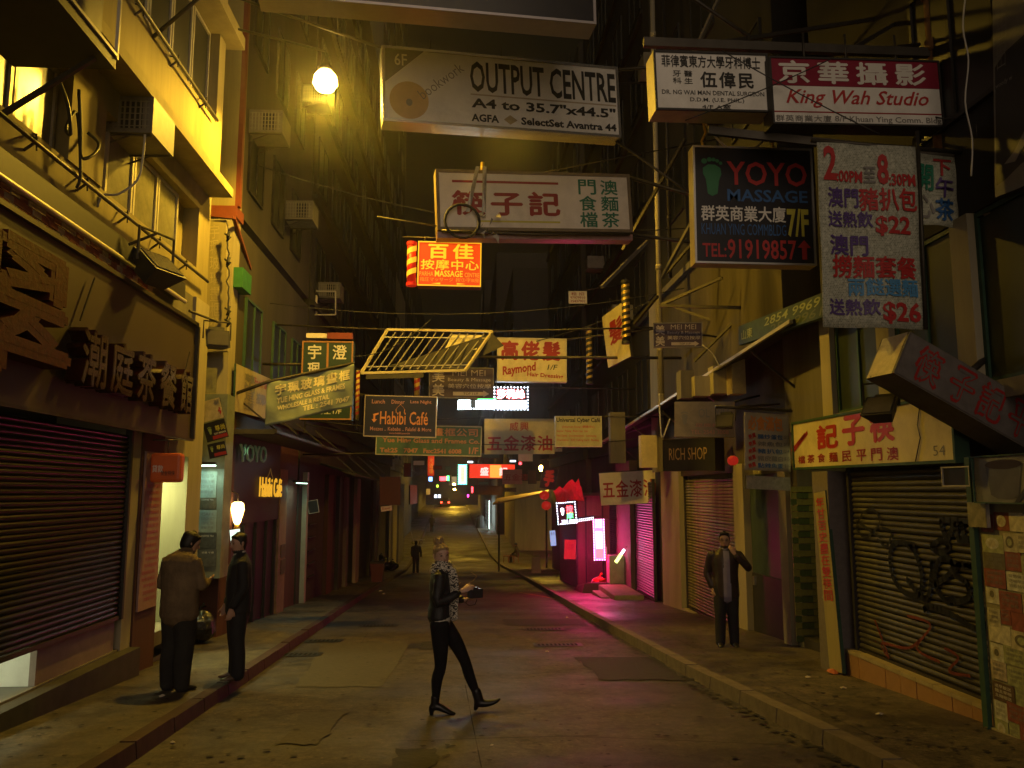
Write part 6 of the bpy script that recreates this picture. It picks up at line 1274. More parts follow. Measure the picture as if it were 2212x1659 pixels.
# ------------------------------------------------------------------ canopies, brackets, AC units
zc = px(498, 896, X=-3.35).z
t = thing('street_canopy', 'dark sheet canopy running along the cafe and the left hand shops', 'canopy', (-3.7, 19, zc))
MB().box(-4.1, -3.35, 14.6, 24, zc-.08, zc).build('sheet', M_TARP, t)
for y in (15, 17.5, 20, 22.5): MB().bar((-4.08, y, zc+.55), (-3.4, y, zc), .03).build('stay', M_IRON, t)
MB().bar((-3.34, 14.6, zc-.04), (-3.34, 24, zc-.04), .05).build('edge', M_IRON, t)
t = thing('street_canopy', 'lower dark canopy farther along the left hand shops', 'canopy', (-3.6, 29, 2.4)); MB().raw([(-4.3,24.2,2.5),(-3.2,24.2,2.15),(-3.2,38,2.0),(-4.3,38,2.4),(-4.3,24.2,2.56),(-3.2,24.2,2.21),(-3.2,38,2.06),(-4.3,38,2.46)], [(0,3,2,1),(4,5,6,7),(0,1,5,4),(1,2,6,5),(2,3,7,6),(3,0,4,7)]).build('sheet', M_TARP, t)
for y in (25, 29, 33, 37): MB().bar((-4.3, y, 3.1), (-3.25, y, 2.2), .03).build('stay', M_IRON, t)
t = sign('box_sign', 'dark red brown box sign jutting out over the left pavement near the bin', [(820,1030),(866,1030),(864,1090),(820,1092)], 30, 30, face=M_WALLR, depth=.3, side=M_DARK)
t = sign('monitor_board', 'dark framed hanging board beside the shelves beyond the cafe', [(667,1083),(689,1077),(687,1108),(664,1110)], 22, 22, face=M_BLK, depth=.05, side=M_IRON, frame=M_ALU, fw=.015)
t = thing('white_lamp', 'tiny cold white bulb under the left canopy', 'lamp', px(712, 1013, Y=27)); MB().tube([px(712,1013,Y=27)+V3((0,0,z)) for z in (-.04,0,.04)], [.02,.05,.02], 8).build('bulb', glow('bulb_white', (.7,.75,1), 10), t); hang(t, [px(712,1013,Y=27)+V3((0,0,.04)), px(712,1013,Y=27)+V3((0,0,.5))], .008)
# shopfront details on the left beyond the cafe
dt = thing('dark_shopfront', 'dark shopfront with pillars and shelves beyond the cafe', 'shop front', (-4.15, 23, 0))
for k, (u, wv, m) in enumerate(((652,.12,M_ALU),(700,.5,M_WALLR),(725,.2,M_DARK),(742,.25,M_PLAST2),(764,.5,M_PLAST),(800,.4,M_WALLD),(812,.25,M_PLAST2),(845,1.2,M_YWALL),(858,2.0,M_PLAST2))):
    y = px(u, 1150, X=-4.2).y; MB().box(-4.22, -4.1, y, y+wv*2, gz(y,.1), 2.2).build('pillar', m, dt)
for k in range(6): y = 22.4; MB().box(-4.21, -4.16, y+.2, y+1.2, -.6+k*.35, -.57+k*.35).build('shelf', M_IRON, dt)
sign('small_notice', 'small white notice fixed under the dark red box sign', [(823,1094),(847,1092),(846,1102),(823,1106)], 29.5, 29.5, face=M_PAPER, depth=.03, side=M_DARK, texts=[('Super', (.1,.2,.9,.8), T_DRED)])
# AC units
def ac_unit(label, loc, rz=0, s=1):
    t = thing('air_conditioner', label, 'air conditioner', loc, rz=rz)
    MB().box(0,.62*s,-.35*s,.35*s,-.22*s,.22*s).build('case', mat('ac_case', (.17,.155,.125), .6, var=.3, grime=.3), t, local=True)
    mb = MB()
    for k in range(9): mb.box(.05*s+k*.06*s, .07*s+k*.06*s, -.352*s, -.362*s, -.17*s, .17*s)
    for k in range(5): mb.box(.03*s, .58*s, -.363*s, -.368*s, -.15*s+k*.075*s, -.14*s+k*.075*s)
    mb.build('grille', mat('ac_grille', (.22,.2,.16), .5, var=.2), t, local=True)
    MB().box(.26*s,.5*s,-.3515*s,-.3505*s,-.17*s,.17*s).build('opening', M_SLOT, t, local=True)
    for y in (-.3*s, .3*s): MB().bar((0,y,-.235*s),(.6*s,y,-.235*s), .02).bar((0,y,-.38*s),(.35*s,y,-.24*s), .015).build('bracket', M_IRON, t, local=True)
    return t
p = px(262, 240, Y=9.0)
ac = ac_unit('pale window air conditioner jutting out of the cream building under the yellow wall', (-4.28, 9.62, 6.05), s=1.0)
cable('pale drain hose looping from the air conditioner down to the thin pipe', None, None, pts=[(-3.75,9.3,5.82),(-3.76,9.3,5.5),(-3.8,9.28,5.25),(-3.92,9.1,5.02),(-4.02,8.95,4.95),(-4.05,8.9,4.8)], r=.014, m=M_CABLEW)
for n_, (loc, lb) in enumerate((((-4.1,15.2,8.6),'window air conditioner on the corner building high behind the yellow pier'),((-4.1,18.4,8.0),'dim window air conditioner farther along the corner building'),((-4.1,19.8,11.5),'air conditioner on the upper floor of the corner building'),((-4.1,22.6,7.2),'air conditioner on the dark left tenement'))): dup(ac, loc, lb)
def dupR(loc, lb): 
    return dup(ac, loc, lb, rz=math.pi)
dupR((5.0,15.0,9.2),'air conditioner on the old tenement above the black MEI MEI board'); dupR((5.0,19.4,12.4),'air conditioner high on the old tenement near the downpipe'); dupR((4.66,8.0,7.6),'air conditioner over the noodle shop upper floor'); dupR((4.95,24.0,7.0),'air conditioner above the blue shutters'); dupR((4.95,28.8,9.9),'air conditioner high above the magenta sign')
cn = thing('metal_cage', 'large dark metal cage and platform jutting from the cream building at the top left', 'cage', (-3.7, 7.4, 6.2))
MB().box(-4.1,-3.2,4.4,7.2,5.5,5.62).build('floor', M_DARK, cn); MB().box(-4.05,-3.3,4.5,7.1,5.63,6.4).build('unit', mat('cage_unit', (.13,.11,.09), .5, var=.3), cn)
mb = MB()
for z in (5.63, 6.4): mb.bar((-3.2,4.4,z),(-3.2,7.2,z), .03).bar((-4.05,7.2,z),(-3.2,7.2,z), .03)
for y in (4.4,5.8,7.2): mb.bar((-3.2,y,5.6),(-3.2,y,6.4), .03)
mb.build('rail', M_ALU, cn); 
for y in (4.6,7.0): MB().bar((-4.05,y,4.95),(-3.3,y,5.5), .04).build('bracket', M_IRON, cn)
for lb, pts in (('thick black cable looping under the metal cage at the top left', [(-3.9,7.6,5.6),(-3.75,7.5,5.3),(-3.8,7.7,5.1),(-3.95,7.9,5.25),(-3.95,8.1,5.5),(-3.9,8.15,4.9),(-3.95,8.2,4.75)]), ('second black cable curling down beside the air conditioner', [(-3.9,8.0,5.7),(-3.9,8.1,5.3),(-3.9,8.15,5.05),(-3.85,8.3,5.15),(-3.9,8.5,5.35),(-4.0,8.45,5.45)])): cable(lb, None, None, pts=pts, r=.018)
# grey metal pillar bolts, poster board at the right edge
pb = thing('poster_board', 'wall pillar at the right edge plastered with small food posters and notes', 'notice board', (4.45, 6.4, .6))
MB().box(4.42, 4.9, 5.4, 6.92, -.25, 1.6).build('board', mat('board_backing', (.3,.28,.2), .7, var=.3, grime=.3), pb); MB().box(4.4, 4.9, 5.4, 6.95, -.6, -.25).build('foot', M_PLAST, pb)
MB().box(4.38, 4.42, 6.93, 7.0, -.6, 2.0).build('green_edge', M_GREENP, pb)
PC = [(.6,.56,.46),(.38,.4,.22),(.5,.42,.34),(.6,.6,.55),(.12,.07,.04),(.5,.46,.34),(.28,.08,.06),(.16,.14,.1)]
random.seed(21)
for j in range(12):
    y = 6.88
    while y > 5.5:
        wv = random.choice((.13,.17,.2,.28)); h = .155; z = 1.52-j*.152+random.uniform(-.02,.02); k = random.randrange(8)
        m = mat('flyer_%d' % k, PC[k], .55, var=.45, scale=18)
        e = random.uniform(.002,.012); o = MB().box(4.42-e-.002, 4.42-e, y-wv, y-.006, z-h, z-.006).build('poster', m, pb)
        O, U, W, N = V3((4.419-e, y-.01, z-.01)), V3((0,-wv+.02,0)), V3((0,0,-h+.02)), V3((-1,0,0))
        q = random.random()
        if q < .62:
            for r_ in range(3): put_text(pb, ''.join(random.choice('送主早餐午奶茶咖啡特價飯麵包') for _ in range(4)), O, U, W, N, (.1,.1+r_*.28,.9,.3+r_*.28), T_GREY if k != 4 else T_WHT, bold=0, eps=.003)
        elif q < .82:
            MB().poly([O+U*x+W*yy+N*.003 for x, yy in ell(.5,.5,.34,.36,14)][::-1]).build('printed_plate', mat('flyer_%d' % ((k+2) % 8), PC[(k+2) % 8], .55, var=.45, scale=18), pb)
            MB().poly([O+U*x+W*yy+N*.005 for x, yy in ell(.5,.5,.2,.22,12)][::-1]).build('printed_food', mat('flyer_%d' % ((k+4) % 8), PC[(k+4) % 8], .55, var=.45, scale=18), pb)
        y -= wv
r, F = sign('coffee_poster', 'big framed poster of a dark cup of coffee with a spoon at the right edge', [(2103,985),(2290,975),(2290,1090),(2108,1088)], X=4.33, face=mat('coffee_bg', (.2,.2,.2), .5, var=.3), depth=.05, frame=M_GREENP, fw=.012, texts=[('天然味道', (.01,.35,.1,.95), T_GREY, dict(vertical=True, bold=.02))])
O, U, W, N = F
MB().poly([O+U*x+W*y+N*.012 for x, y in ((.17,.2),(.62,.2),(.56,.82),(.48,.9),(.3,.9),(.22,.82))][::-1]).build('printed_cup', mat('cup_print', (.1,.1,.11), .4, var=.3), r); MB().poly([O+U*x+W*y+N*.014 for x, y in ell(.395,.2,.225,.1)][::-1]).build('printed_coffee', mat('coffee_print', (.03,.018,.012), .3), r); MB().poly([O+U*x+W*y+N*.014 for x, y in ((.5,.97),(.62,.7),(.75,.5),(.78,.55),(.66,.74),(.55,.98))][::-1]).build('printed_spoon', T_BLK, r)
r, F = sign('picture_box', 'dark empty display box with a pale rim under the end of the yellow fascia', [(2037,1010),(2098,1005),(2100,1052),(2040,1050)], X=4.4, face=M_BLK, depth=.08, frame=M_ALU, fw=.012)
r, F = sign('plastic_holder', 'clear plastic leaflet holder glinting blue on the left of the poster pillar', [(2090,1085),(2130,1085),(2132,1140),(2094,1138)], X=4.36, face=mat('holder', (.32,.3,.2), .12, var=.5, scale=12, spec=.8), depth=.03, side=M_SILV)
# LED strips high on the dark tower
for k, (u0, v0, u1, v1, m) in enumerate(((738,153,823,163,'c'),(790,208,824,211,'c'),(790,237,824,240,'w'),(617,215,685,223,'w'),(650,189,672,192,'w'),(715,275,745,278,'r'),(770,281,842,290,'r'),(675,302,707,306,'m'),(778,313,812,317,'m'))):
    mm = dict(c=glow('cyan_strip', (.05,.75,.8), 1.8), w=glow('lilac_strip', (.55,.5,.8), 1.3), r=glow('pink_strip', (1,.1,.25), 1.6), m=glow('violet_strip', (.9,.05,.8), 1.8))[m]
    o = MB().bar(px(u0, v0, Y=50), px(u1, v1, Y=50), .05).build('led_strip', mm); props(o, ['longest cyan LED strip, just right of the blazing street lamp','short cyan LED strip below the longest one','short lilac LED strip touching the print shop sign','long lilac LED strip left of the street lamp','short faint lilac LED strip above the long left one','short pink LED strip below the street lamp','long pink LED strip right below the street lamp','violet LED strip lowest on the left','violet LED strip lowest on the right'][k], 'light strip', 'LED strips glimpsed behind the lamp')
# overhead cables and small clutter
M_THIN = M_CABLE
for lb, a, b, sg, r_ in (('thin cable crossing the street above the hair salon sign', px(1075,755,Y=21), px(1430,640,Y=19), .15, .012), ('thin cable from the tilted sign frame to the left buildings', px(765,770,Y=16.8), px(930,690,Y=17.5), .2, .01), ('low black cable strung over the street in front of the hardware board', (-4.1,21,3.4), (4.9,21,3.1), .35, .012),
    ('black cable sagging across the upper part of the street', (-4.1,15.5,8.0), (4.95,17,7.4), .5, .012), ('cable stretched across the street behind the massage sign', (-4.1,17,5.6), (4.95,18,6.3), .4, .01), ('thin cable across the top of the frame shop sign', px(812,905,Y=20.9), px(1050,902,Y=20.9), .03, .01),
    ('wire between the two right hand downpipes', px(2110,240,Y=6.9), px(2010,250,Y=7.4), .05, .008), ('wire drooping over the photo studio sign', px(1560,110,Y=7.2), px(1900,290,Y=7.1), .02, .006), ('second wire drooping over the dentist sign', px(1800,125,Y=7.2), px(1480,260,Y=7.2), .02, .006)): cable(lb, a, b, sg, r_)
cable('pale cable hanging in a long loop beside the footprint light box', None, None, pts=[px(u, v, Y=14) for u, v in ((1424,850),(1426,900),(1430,945),(1440,925),(1447,905))], r=.014, m=M_CABLEW)
cable('pale cable slanting from the pale downpipe to the canopy', None, None, pts=[px(u, v, Y=14.5) for u, v in ((1517,745),(1540,765),(1558,800))], r=.012, m=M_CABLEW)
cable('pale wire wandering along the pipes at the upper right', None, None, pts=[px(u, v, Y=6.7) for u, v in ((2086,-10),(2080,60),(2092,130),(2085,220),(2100,300),(2098,380))], r=.008, m=M_CABLEW)
random.seed(5)
ct = thing('bracket_cluster', 'tangle of dark steel brackets on the right hand wall above the canopy', 'brackets', (4.8, 14, 5))
for a, b in (((1425,660),(1560,600)),((1425,660),(1600,665)),((1460,665),(1590,710)),((1500,780),(1640,640)),((1430,600),(1500,470)),((1440,590),(1560,450)),((1370,700),(1420,640)),((1400,520),(1300,620)),((1560,40),(1700,-60)),((1560,250),(1800,-20)),((1345,540),(1480,300)),((1460,200),(1560,-20))):
    Y = random.uniform(12.5, 17); MB().bar(px(*a, Y=Y), px(*b, Y=Y-.8), .05).build('bracket_arm', random.choice((M_IRON, M_PLAST2, M_IRON)), ct)
pl = thing('storefront_lintel', 'stack of small light boxes and planters on the ledge above the footprint sign', 'boxes', (4.6, 13.6, 3.2))
for u0, v0, u1, v1, Y, m in ((1580,775,1612,850,13.5,M_SIDEL),(1540,790,1575,850,13.8,M_PLAST),(1470,800,1500,860,14.2,M_PLAST2),(1500,812,1535,855,14.0,M_PLAST),(1385,1020-80,1420,1010,19,M_SIDEL),(1318,770+120,1352,1000,21,M_PLAST2)):
    a, b = px(u0,v0,Y=Y), px(u1,v1,Y=Y); MB().box(a.x,b.x,Y,Y+.3,b.z,a.z).build('box', m, pl)
# haze: city night air
hz = MB().box(-58, 58, -7, 178, -6, 58).build('haze', None if 0 else mat('haze_air', (1,1,1), var=0)); hz['kind'] = 'stuff'
m = MATS['haze_air']; nt = m.node_tree; nt.nodes.remove(nt.nodes['Principled BSDF']); pv = nt.nodes.new('ShaderNodeVolumePrincipled'); pv.inputs['Color'].default_value = (.95,.93,.9,1); pv.inputs['Density'].default_value = HAZE; pv.inputs['Anisotropy'].default_value = .9
nt.links.new(pv.outputs[0], nt.nodes['Material Output'].inputs['Volume'])
# ------------------------------------------------------------------ people
M_SKIN = mat('skin', (.42,.25,.17), .55, var=.1, scale=12); M_SKINF = mat('skin_fair', (.52,.33,.25), .5, var=.08, scale=12)
M_HAIRB = mat('black_hair', (.01,.009,.008), .5, var=.3, scale=40, bump=.3); M_HAIRL = mat('blond_hair', (.33,.22,.11), .55, var=.5, scale=45, bump=.6)
M_EYE = mat('eye_dark', (.01,.01,.01), .2, var=0); M_EYEW = mat('eye_white', (.6,.58,.54), .3, var=0); M_LIP = mat('lips', (.3,.09,.08), .5, var=0); M_TEETH = mat('teeth', (.65,.62,.56), .3, var=0)
def loft(mb, P, side=(1,0,0), n=14, k=3, cap=True):
    """P: (x,y,z,a,b): a = half width along side, b = half depth"""
    Q = cat([tuple(p) for p in P], k); C_ = [V3(q[:3]) for q in Q]; K = len(Q); side = V3(side); base = len(mb.v)
    seq = []
    for i in range(K):
        t = (C_[min(i+1,K-1)]-C_[max(i-1,0)])
        t = t.normalized() if t.length > 1e-7 else V3((0,0,1)); s = side-t*side.dot(t)
        if s.length < .15: s = V3((0,1,0))-t*t.y
        s.normalize(); f = t.cross(s); seq.append((C_[i], t, s, f, max(Q[i][3],.002), max(Q[i][4],.002)))
    rings = []
    c, t, s, f, a, b = seq[0]; m_ = min(a, b)
    if cap: rings += [(c-t*m_*.75, s, f, a*.35, b*.35), (c-t*m_*.45, s, f, a*.78, b*.78)]
    rings += [(c, s, f, a, b) for c, t, s, f, a, b in seq]
    c, t, s, f, a, b = seq[-1]; m_ = min(a, b)
    if cap: rings += [(c+t*m_*.45, s, f, a*.78, b*.78), (c+t*m_*.75, s, f, a*.35, b*.35)]
    for c, s, f, a, b in rings:
        for j in range(n): an = 2*math.pi*j/n; mb.v.append(c+s*math.cos(an)*a+f*math.sin(an)*b)
    R_ = len(rings)
    for i in range(R_-1):
        for j in range(n): j2 = (j+1) % n; mb.f.append((base+i*n+j, base+i*n+j2, base+(i+1)*n+j2, base+(i+1)*n+j)); mb.m.append(0)
    mb.f.append(tuple(base+j for j in range(n))[::-1]); mb.m.append(0); mb.f.append(tuple(base+(R_-1)*n+j for j in range(n))); mb.m.append(0)
    return mb
def fuse(name, mb, mats, parent, vox=.011, label_fn=None, smooth=4):
    """melts overlapping lofts into one continuous skin"""
    me = bpy.data.meshes.new(name); me.from_pydata([tuple(v) for v in mb.v], [], mb.f); o = bpy.data.objects.new(name, me); C.link(o)
    r = o.modifiers.new('r', 'REMESH'); r.mode = 'VOXEL'; r.voxel_size = vox; r.adaptivity = 0
    s = o.modifiers.new('s', 'SMOOTH'); s.factor = .6; s.iterations = smooth
    dg = bpy.context.evaluated_depsgraph_get(); dg.update(); m2 = bpy.data.meshes.new_from_object(o.evaluated_get(dg)); o.modifiers.clear(); o.data = m2; m2.name = name; bpy.data.meshes.remove(me)
    mats = mats if isinstance(mats, (list, tuple)) else [mats]; m2.materials.clear()
    for m in mats: m2.materials.append(m)
    m2.polygons.foreach_set('use_smooth', [True]*len(m2.polygons))
    if label_fn: m2.polygons.foreach_set('material_index', [label_fn(p.center) for p in m2.polygons])
    o.parent = parent; WL[o] = V3(); return o
def fingers(mb, w_, d, side_, curl, s=1.0, spread=.018):
    """hand at wrist w_, direction d, fingers side by side along side_, curling towards curl; palm, four unequal fingers, thumb from the side"""
    w_, d, side_, curl = V3(w_), V3(d).normalized(), V3(side_).normalized(), V3(curl).normalized()
    p = w_+d*.085*s; loft(mb, [(*w_, .027*s, .02*s), (*(w_+d*.045*s), .038*s, .017*s), (*p, .04*s, .014*s)], side=side_, n=10, k=2)
    for i, L in enumerate((.062,.072,.067,.052)):
        b = p+side_*(i-1.5)*spread*s; m1 = b+d*L*.45*s+curl*L*.12*s; m2 = m1+d*L*.22*s+curl*L*.35*s; e = m2+curl*L*.3*s+d*L*.02*s
        loft(mb, [(*(b-d*.02*s), .0095*s, .009*s), (*m1, .0088*s, .0085*s), (*m2, .008*s, .008*s), (*e, .007*s, .007*s)], side=side_, n=8, k=2)
    b = w_+d*.035*s-side_*.03*s; m1 = b+d*.03*s-side_*.025*s+curl*.008*s; e = m1+d*.03*s-side_*.004*s+curl*.018*s
    loft(mb, [(*b, .013*s, .012*s), (*m1, .0105*s, .01*s), (*e, .008*s, .008*s)], side=curl, n=8, k=2)
def head(t, hc, yaw, pitch=0, roll=0, skin=M_SKIN, s=1.0, smile=False, fem=False, glasses=False):
    """returns transform; adds face parts"""
    R = Matrix.Rotation(yaw, 3, 'Z') @ Matrix.Rotation(roll, 3, 'Y') @ Matrix.Rotation(pitch, 3, 'X'); hc = V3(hc)
    T = lambda x, y, z: hc + R @ (V3((x, y, z))*s)
    def geom(mb):
        P = [(0,.05,-.118,.026,.026),(0,.042,-.098,.046,.045),(0,.022,-.062,.06,.072),(0,.006,-.02,.07,.088),(0,.0,.03,.074,.094),(0,-.006,.07,.068,.086),(0,-.01,.1,.046,.06),(0,-.01,.114,.02,.028)]
        m2 = MB(); loft(m2, P, n=18, k=3)
        loft(m2, [(0,.083,.022,.009,.008),(0,.1,-.008,.011,.012),(0,.108,-.024,.015,.012)], n=10, k=2)
        loft(m2, [(-.018,.084,-.028,.008,.008),(.018,.084,-.028,.008,.008)], side=(0,0,1), n=8, k=1)
        loft(m2, [(-.045,.076,.034,.008,.01),(0,.088,.036,.008,.01),(.045,.076,.034,.008,.01)], side=(0,0,1), n=8, k=2)
        loft(m2, [(-.028,.073,-.062,.006,.008),(0,.082,-.063,.008,.009),(.028,.073,-.062,.006,.008)], side=(0,0,1), n=8, k=2)
        for q in (-1, 1): loft(m2, [(q*.073,-.005,-.032,.008,.01),(q*.079,-.01,0,.01,.019),(q*.079,-.014,.024,.009,.016)], side=(1,0,0), n=10, k=2)
        loft(m2, [(0,-.02,-.16,.05,.052),(0,-.008,-.09,.05,.055),(0,-.01,-.04,.05,.06)], n=14, k=2)
        mb.raw([T(*v) for v in m2.v], m2.f)
    def face():
        for q in (-1, 1):
            m2 = MB(); loft(m2, [(q*.03-.011,.0835,.012,.005,.004),(q*.03,.0865,.0125,.0065,.006),(q*.03+.011,.0835,.012,.005,.004)], side=(0,0,1), n=8, k=2); m2.v = [T(*v) for v in m2.v]; m2.build('eye', M_EYE, t, local=True, smooth=True)
            m2 = MB(); loft(m2, [(q*.03-.018,.0815,.03,.003,.004),(q*.03,.0885,.036,.0035,.004),(q*.03+.018,.0815,.031,.003,.004)], side=(0,0,1), n=6, k=2); m2.v = [T(*v) for v in m2.v]; m2.build('eyebrow', M_HAIRB if not fem else mat('brow', (.12,.07,.04), .8), t, local=True)
        m2 = MB()
        if smile:
            loft(m2, [(-.029,.074,-.05,.004,.004),(0,.0865,-.064,.0055,.006),(.029,.074,-.05,.004,.004)], side=(0,0,1), n=8, k=3)
            m3 = MB(); loft(m3, [(-.02,.081,-.054,.004,.003),(0,.0895,-.0605,.0055,.004),(.02,.081,-.054,.004,.003)], side=(0,0,1), n=8, k=3); m3.v = [T(*v) for v in m3.v]; m3.build('teeth', M_TEETH, t, local=True, smooth=True)
        else: loft(m2, [(-.023,.076,-.06,.003,.004),(0,.0865,-.062,.0055,.006),(.023,.076,-.06,.003,.004)], side=(0,0,1), n=8, k=3)
        m2.v = [T(*v) for v in m2.v]; m2.build('mouth', M_LIP, t, local=True, smooth=True)
        if glasses:
            m2 = MB()
            for q in (-1, 1): m2.tube([T(q*.032+.021*math.cos(a), .094, .012+.016*math.sin(a)) for a in [2*math.pi*k/14 for k in range(15)]], .002, 5); m2.tube([T(q*.053,.09,.014), T(q*.077,.0,.014)], .002, 5)
            m2.tube([T(-.011,.095,.014), T(.011,.095,.014)], .002, 5); m2.build('glasses', M_DARK, t, local=True)
    return T, geom, face
def hair_cap(t, T, m, back=-.075, fringe=.06, low=-.05, vol=1.0, extra=None, vox=.009):
    mb = MB(); P = [(0,-.03,low,.06*vol,.055),(0,-.026,low+.04,.076*vol,.078),(0,-.02,.03,.083*vol,.088),(0,-.012,.075,.08*vol,.092),(0,-.008,.108,.058*vol,.07),(0,-.008,.126,.024,.03)]
    loft(mb, P, n=18, k=3)
    loft(mb, [(-.055,.045,fringe+.02,.02,.02),(0,.07,fringe+.025,.022,.018),(.055,.045,fringe+.02,.02,.02)], side=(0,0,1), n=10, k=3)
    for q in (-1, 1): loft(mb, [(q*.068,-.01,.05,.014,.03),(q*.073,.0,.0,.009,.022),(q*.072,-.01,-.03,.006,.012)], side=(1,0,0), n=8, k=2)
    if extra: extra(mb)
    mb.v = [T(*v) for v in mb.v]; return fuse('hair', mb, m, t, vox, smooth=2)
def shoe(t, ankle, toe, m, h=.075, heel=.0, s=1.0, name='shoe', boot=0):
    a, e = V3(ankle), V3(toe); d = e-a; d.z = 0; L = d.length; d.normalize(); up = V3((0,0,1)); base = min(a.z, e.z)
    mb = MB(); hp = V3((a.x, a.y, e.z))-d*.035; r = .042*s
    loft(mb, [(*(hp+up*(.035+heel)), r*.85, .034), (*(hp+d*.07+up*(.036+heel)), r, .038), (*(hp+d*.14+up*(.03+heel*.4)), r*1.05, .03), (*(e-d*.03+up*.02), r*.95, .022), (*(e+up*.016), r*.5, .014)], side=d.cross(up), n=12, k=3)
    loft(mb, [(*(hp+d*.03+up*(.03+heel)), .038, .038), (*(a+up*(.02+boot)), .04*s, .045)], side=d.cross(up), n=12, k=2)
    if heel: loft(mb, [(*(hp+up*.004), .02, .02), (*(hp+up*(heel+.02)), .03, .03)], side=(1,0,0), n=10, k=2)
    return fuse(name, mb, m, t, .008, smooth=2)
def seg_label(segs):
    """material by the nearest limb segment"""
    S = [(V3(a), V3(b), r, m) for a, b, r, m in segs]
    def f(c):
        best, bm = 1e9, 0
        for a, b, r, m in S:
            ab = b-a; tt = max(0, min(1, (c-a).dot(ab)/max(ab.dot(ab), 1e-9))); dd = (c-(a+ab*tt)).length-r
            if dd < best: best, bm = dd, m
        return bm
    return f

# --- the walking woman: walks towards +x (local +y), head turned to the camera
def place(p, rz, label): return thing('person', label, 'person', p, rz=rz)
g0 = px(950, 1541, G=0)
wm = place(g0, -math.pi/2, 'smiling blond woman in a black leather jacket and striped scarf striding over the road')
# local axes: y = walking direction, x = her right side (towards the camera)
hipc = (0, -.01, .9)
T, hg, hf = head(wm, (.015, .0, 1.545), -math.radians(68), pitch=-.05, roll=.1, skin=M_SKINF, s=.98, smile=True, fem=True)
mb = MB(); hg(mb)
loft(mb, [(0,-.01,.86,.15,.1),(0,-.015,.97,.135,.1),(0,-.01,1.07,.115,.09),(0,-.005,1.2,.14,.1),(0,-.01,1.33,.15,.09),(0,-.01,1.4,.09,.07),(0,0,1.47,.05,.05)], n=18)
hipR, hipL = (.08,-.01,.88), (-.08,0,.88)
# standing (near, right) leg and forward (left) leg
loft(mb, [(*hipR,.085,.1),(.08,.0,.7,.075,.085),(.075,.005,.47,.052,.06),(.075,-.03,.34,.05,.058),(.07,-.04,.12,.032,.034)], n=14)
loft(mb, [(*hipL,.085,.095),(-.075,.14,.69,.07,.08),(-.07,.245,.49,.052,.058),(-.068,.295,.34,.05,.056),(-.065,.375,.15,.033,.035)], n=14)
sR, sL = (.17,-.01,1.36), (-.17,-.01,1.36); eR, eL = (.2,-.03,1.1), (-.19,.04,1.11); wR, wL = (.12,.19,1.19), (-.02,.24,1.1)
for s_, e_, w_ in ((sR, eR, wR), (sL, eL, wL)):
    loft(mb, [(s_[0]*.8, s_[1], s_[2], .05,.05), (*s_,.05,.05), (*[(a+b)/2 for a, b in zip(s_, e_)], .043,.045), (*e_,.038,.04), (*[(a+b)/2 for a, b in zip(e_, w_)], .035,.036), (*w_,.025,.022)], side=(1,0,0), n=12, k=2)
fingers(mb, (.11,.2,1.2), (-.25,.9,.35), (.5,0,-.6), (-.7,.3,-.4)); fingers(mb, (-.02,.245,1.1), (.1,.9,.25), (-.9,.2,0), (.1,.2,.8))
lab = seg_label([((.015,0,1.5),(.015,0,1.66),.09,0), ((0,0,1.42),(0,0,1.5),.05,0), ((0,-.01,.95),(0,-.01,1.38),.13,1), ((.17,0,1.36),eR,.05,1), ((-.17,0,1.36),eL,.05,1), (eR,(.125,.17,1.18),.04,1), (eL,(-.04,.21,1.1),.04,1), ((.11,.21,1.2),(.06,.36,1.25),.03,0), ((-.02,.26,1.1),(0,.38,1.14),.03,0), (hipR,(.07,-.04,.1),.08,2), (hipL,(-.065,.375,.15),.08,2)])
M_BLKTR = mat('black_leggings', (.01,.01,.011), .85, var=.3, scale=9, bump=.4, spec=.2); M_LEATH = mat('black_leather', (.016,.016,.018), .5, var=.4, scale=9, bump=.8)
fuse('body', mb, [M_SKINF, M_LEATH, M_BLKTR], wm, .0095, lab, 3); hf()
mb = MB(); loft(mb, [(0,-.02,.93,.16,.118),(0,-.018,1.0,.15,.115),(0,-.012,1.08,.135,.105),(0,-.008,1.2,.16,.115),(0,-.012,1.32,.175,.105),(0,-.015,1.4,.13,.085),(0,-.012,1.43,.075,.07)], n=18)
for s_, e_, w_ in ((sR, eR, wR), (sL, eL, wL)):
    w2 = [a+(b-a)*.85 for a, b in zip(e_, w_)]; loft(mb, [(s_[0]*.8,s_[1],s_[2],.062,.06),(*s_,.062,.06),(*[(a+b)/2 for a, b in zip(s_, e_)],.054,.056),(*e_,.05,.052),(*w2,.042,.042)], side=(1,0,0), n=12, k=2)
fuse('jacket', mb, M_LEATH, wm, .011, smooth=2)
mb = MB(); loft(mb, [(0,-.012,.905,.152,.112),(0,-.012,.94,.15,.112)], n=18); fuse('shirt_hem', mb, mat('white_shirt', (.6,.57,.5), .8), wm, .01, smooth=1)
shoe(wm, (.07,-.045,.11), (.07,.15,0), mat('black_boot', (.012,.012,.013), .3, var=.2), heel=.045, boot=.05, name='boot')
mb = MB(); loft(mb, [(-.065,.36,.2,.046,.05),(-.065,.385,.12,.045,.05),(-.065,.39,.085,.045,.046),(-.065,.46,.075,.045,.038),(-.065,.55,.09,.042,.026),(-.065,.6,.115,.02,.012)], side=(1,0,0), n=12, k=3); loft(mb, [(-.065,.355,.02,.02,.022),(-.065,.375,.08,.034,.034)], n=10); fuse('boot', mb, MATS['black_boot'], wm, .008, smooth=2)
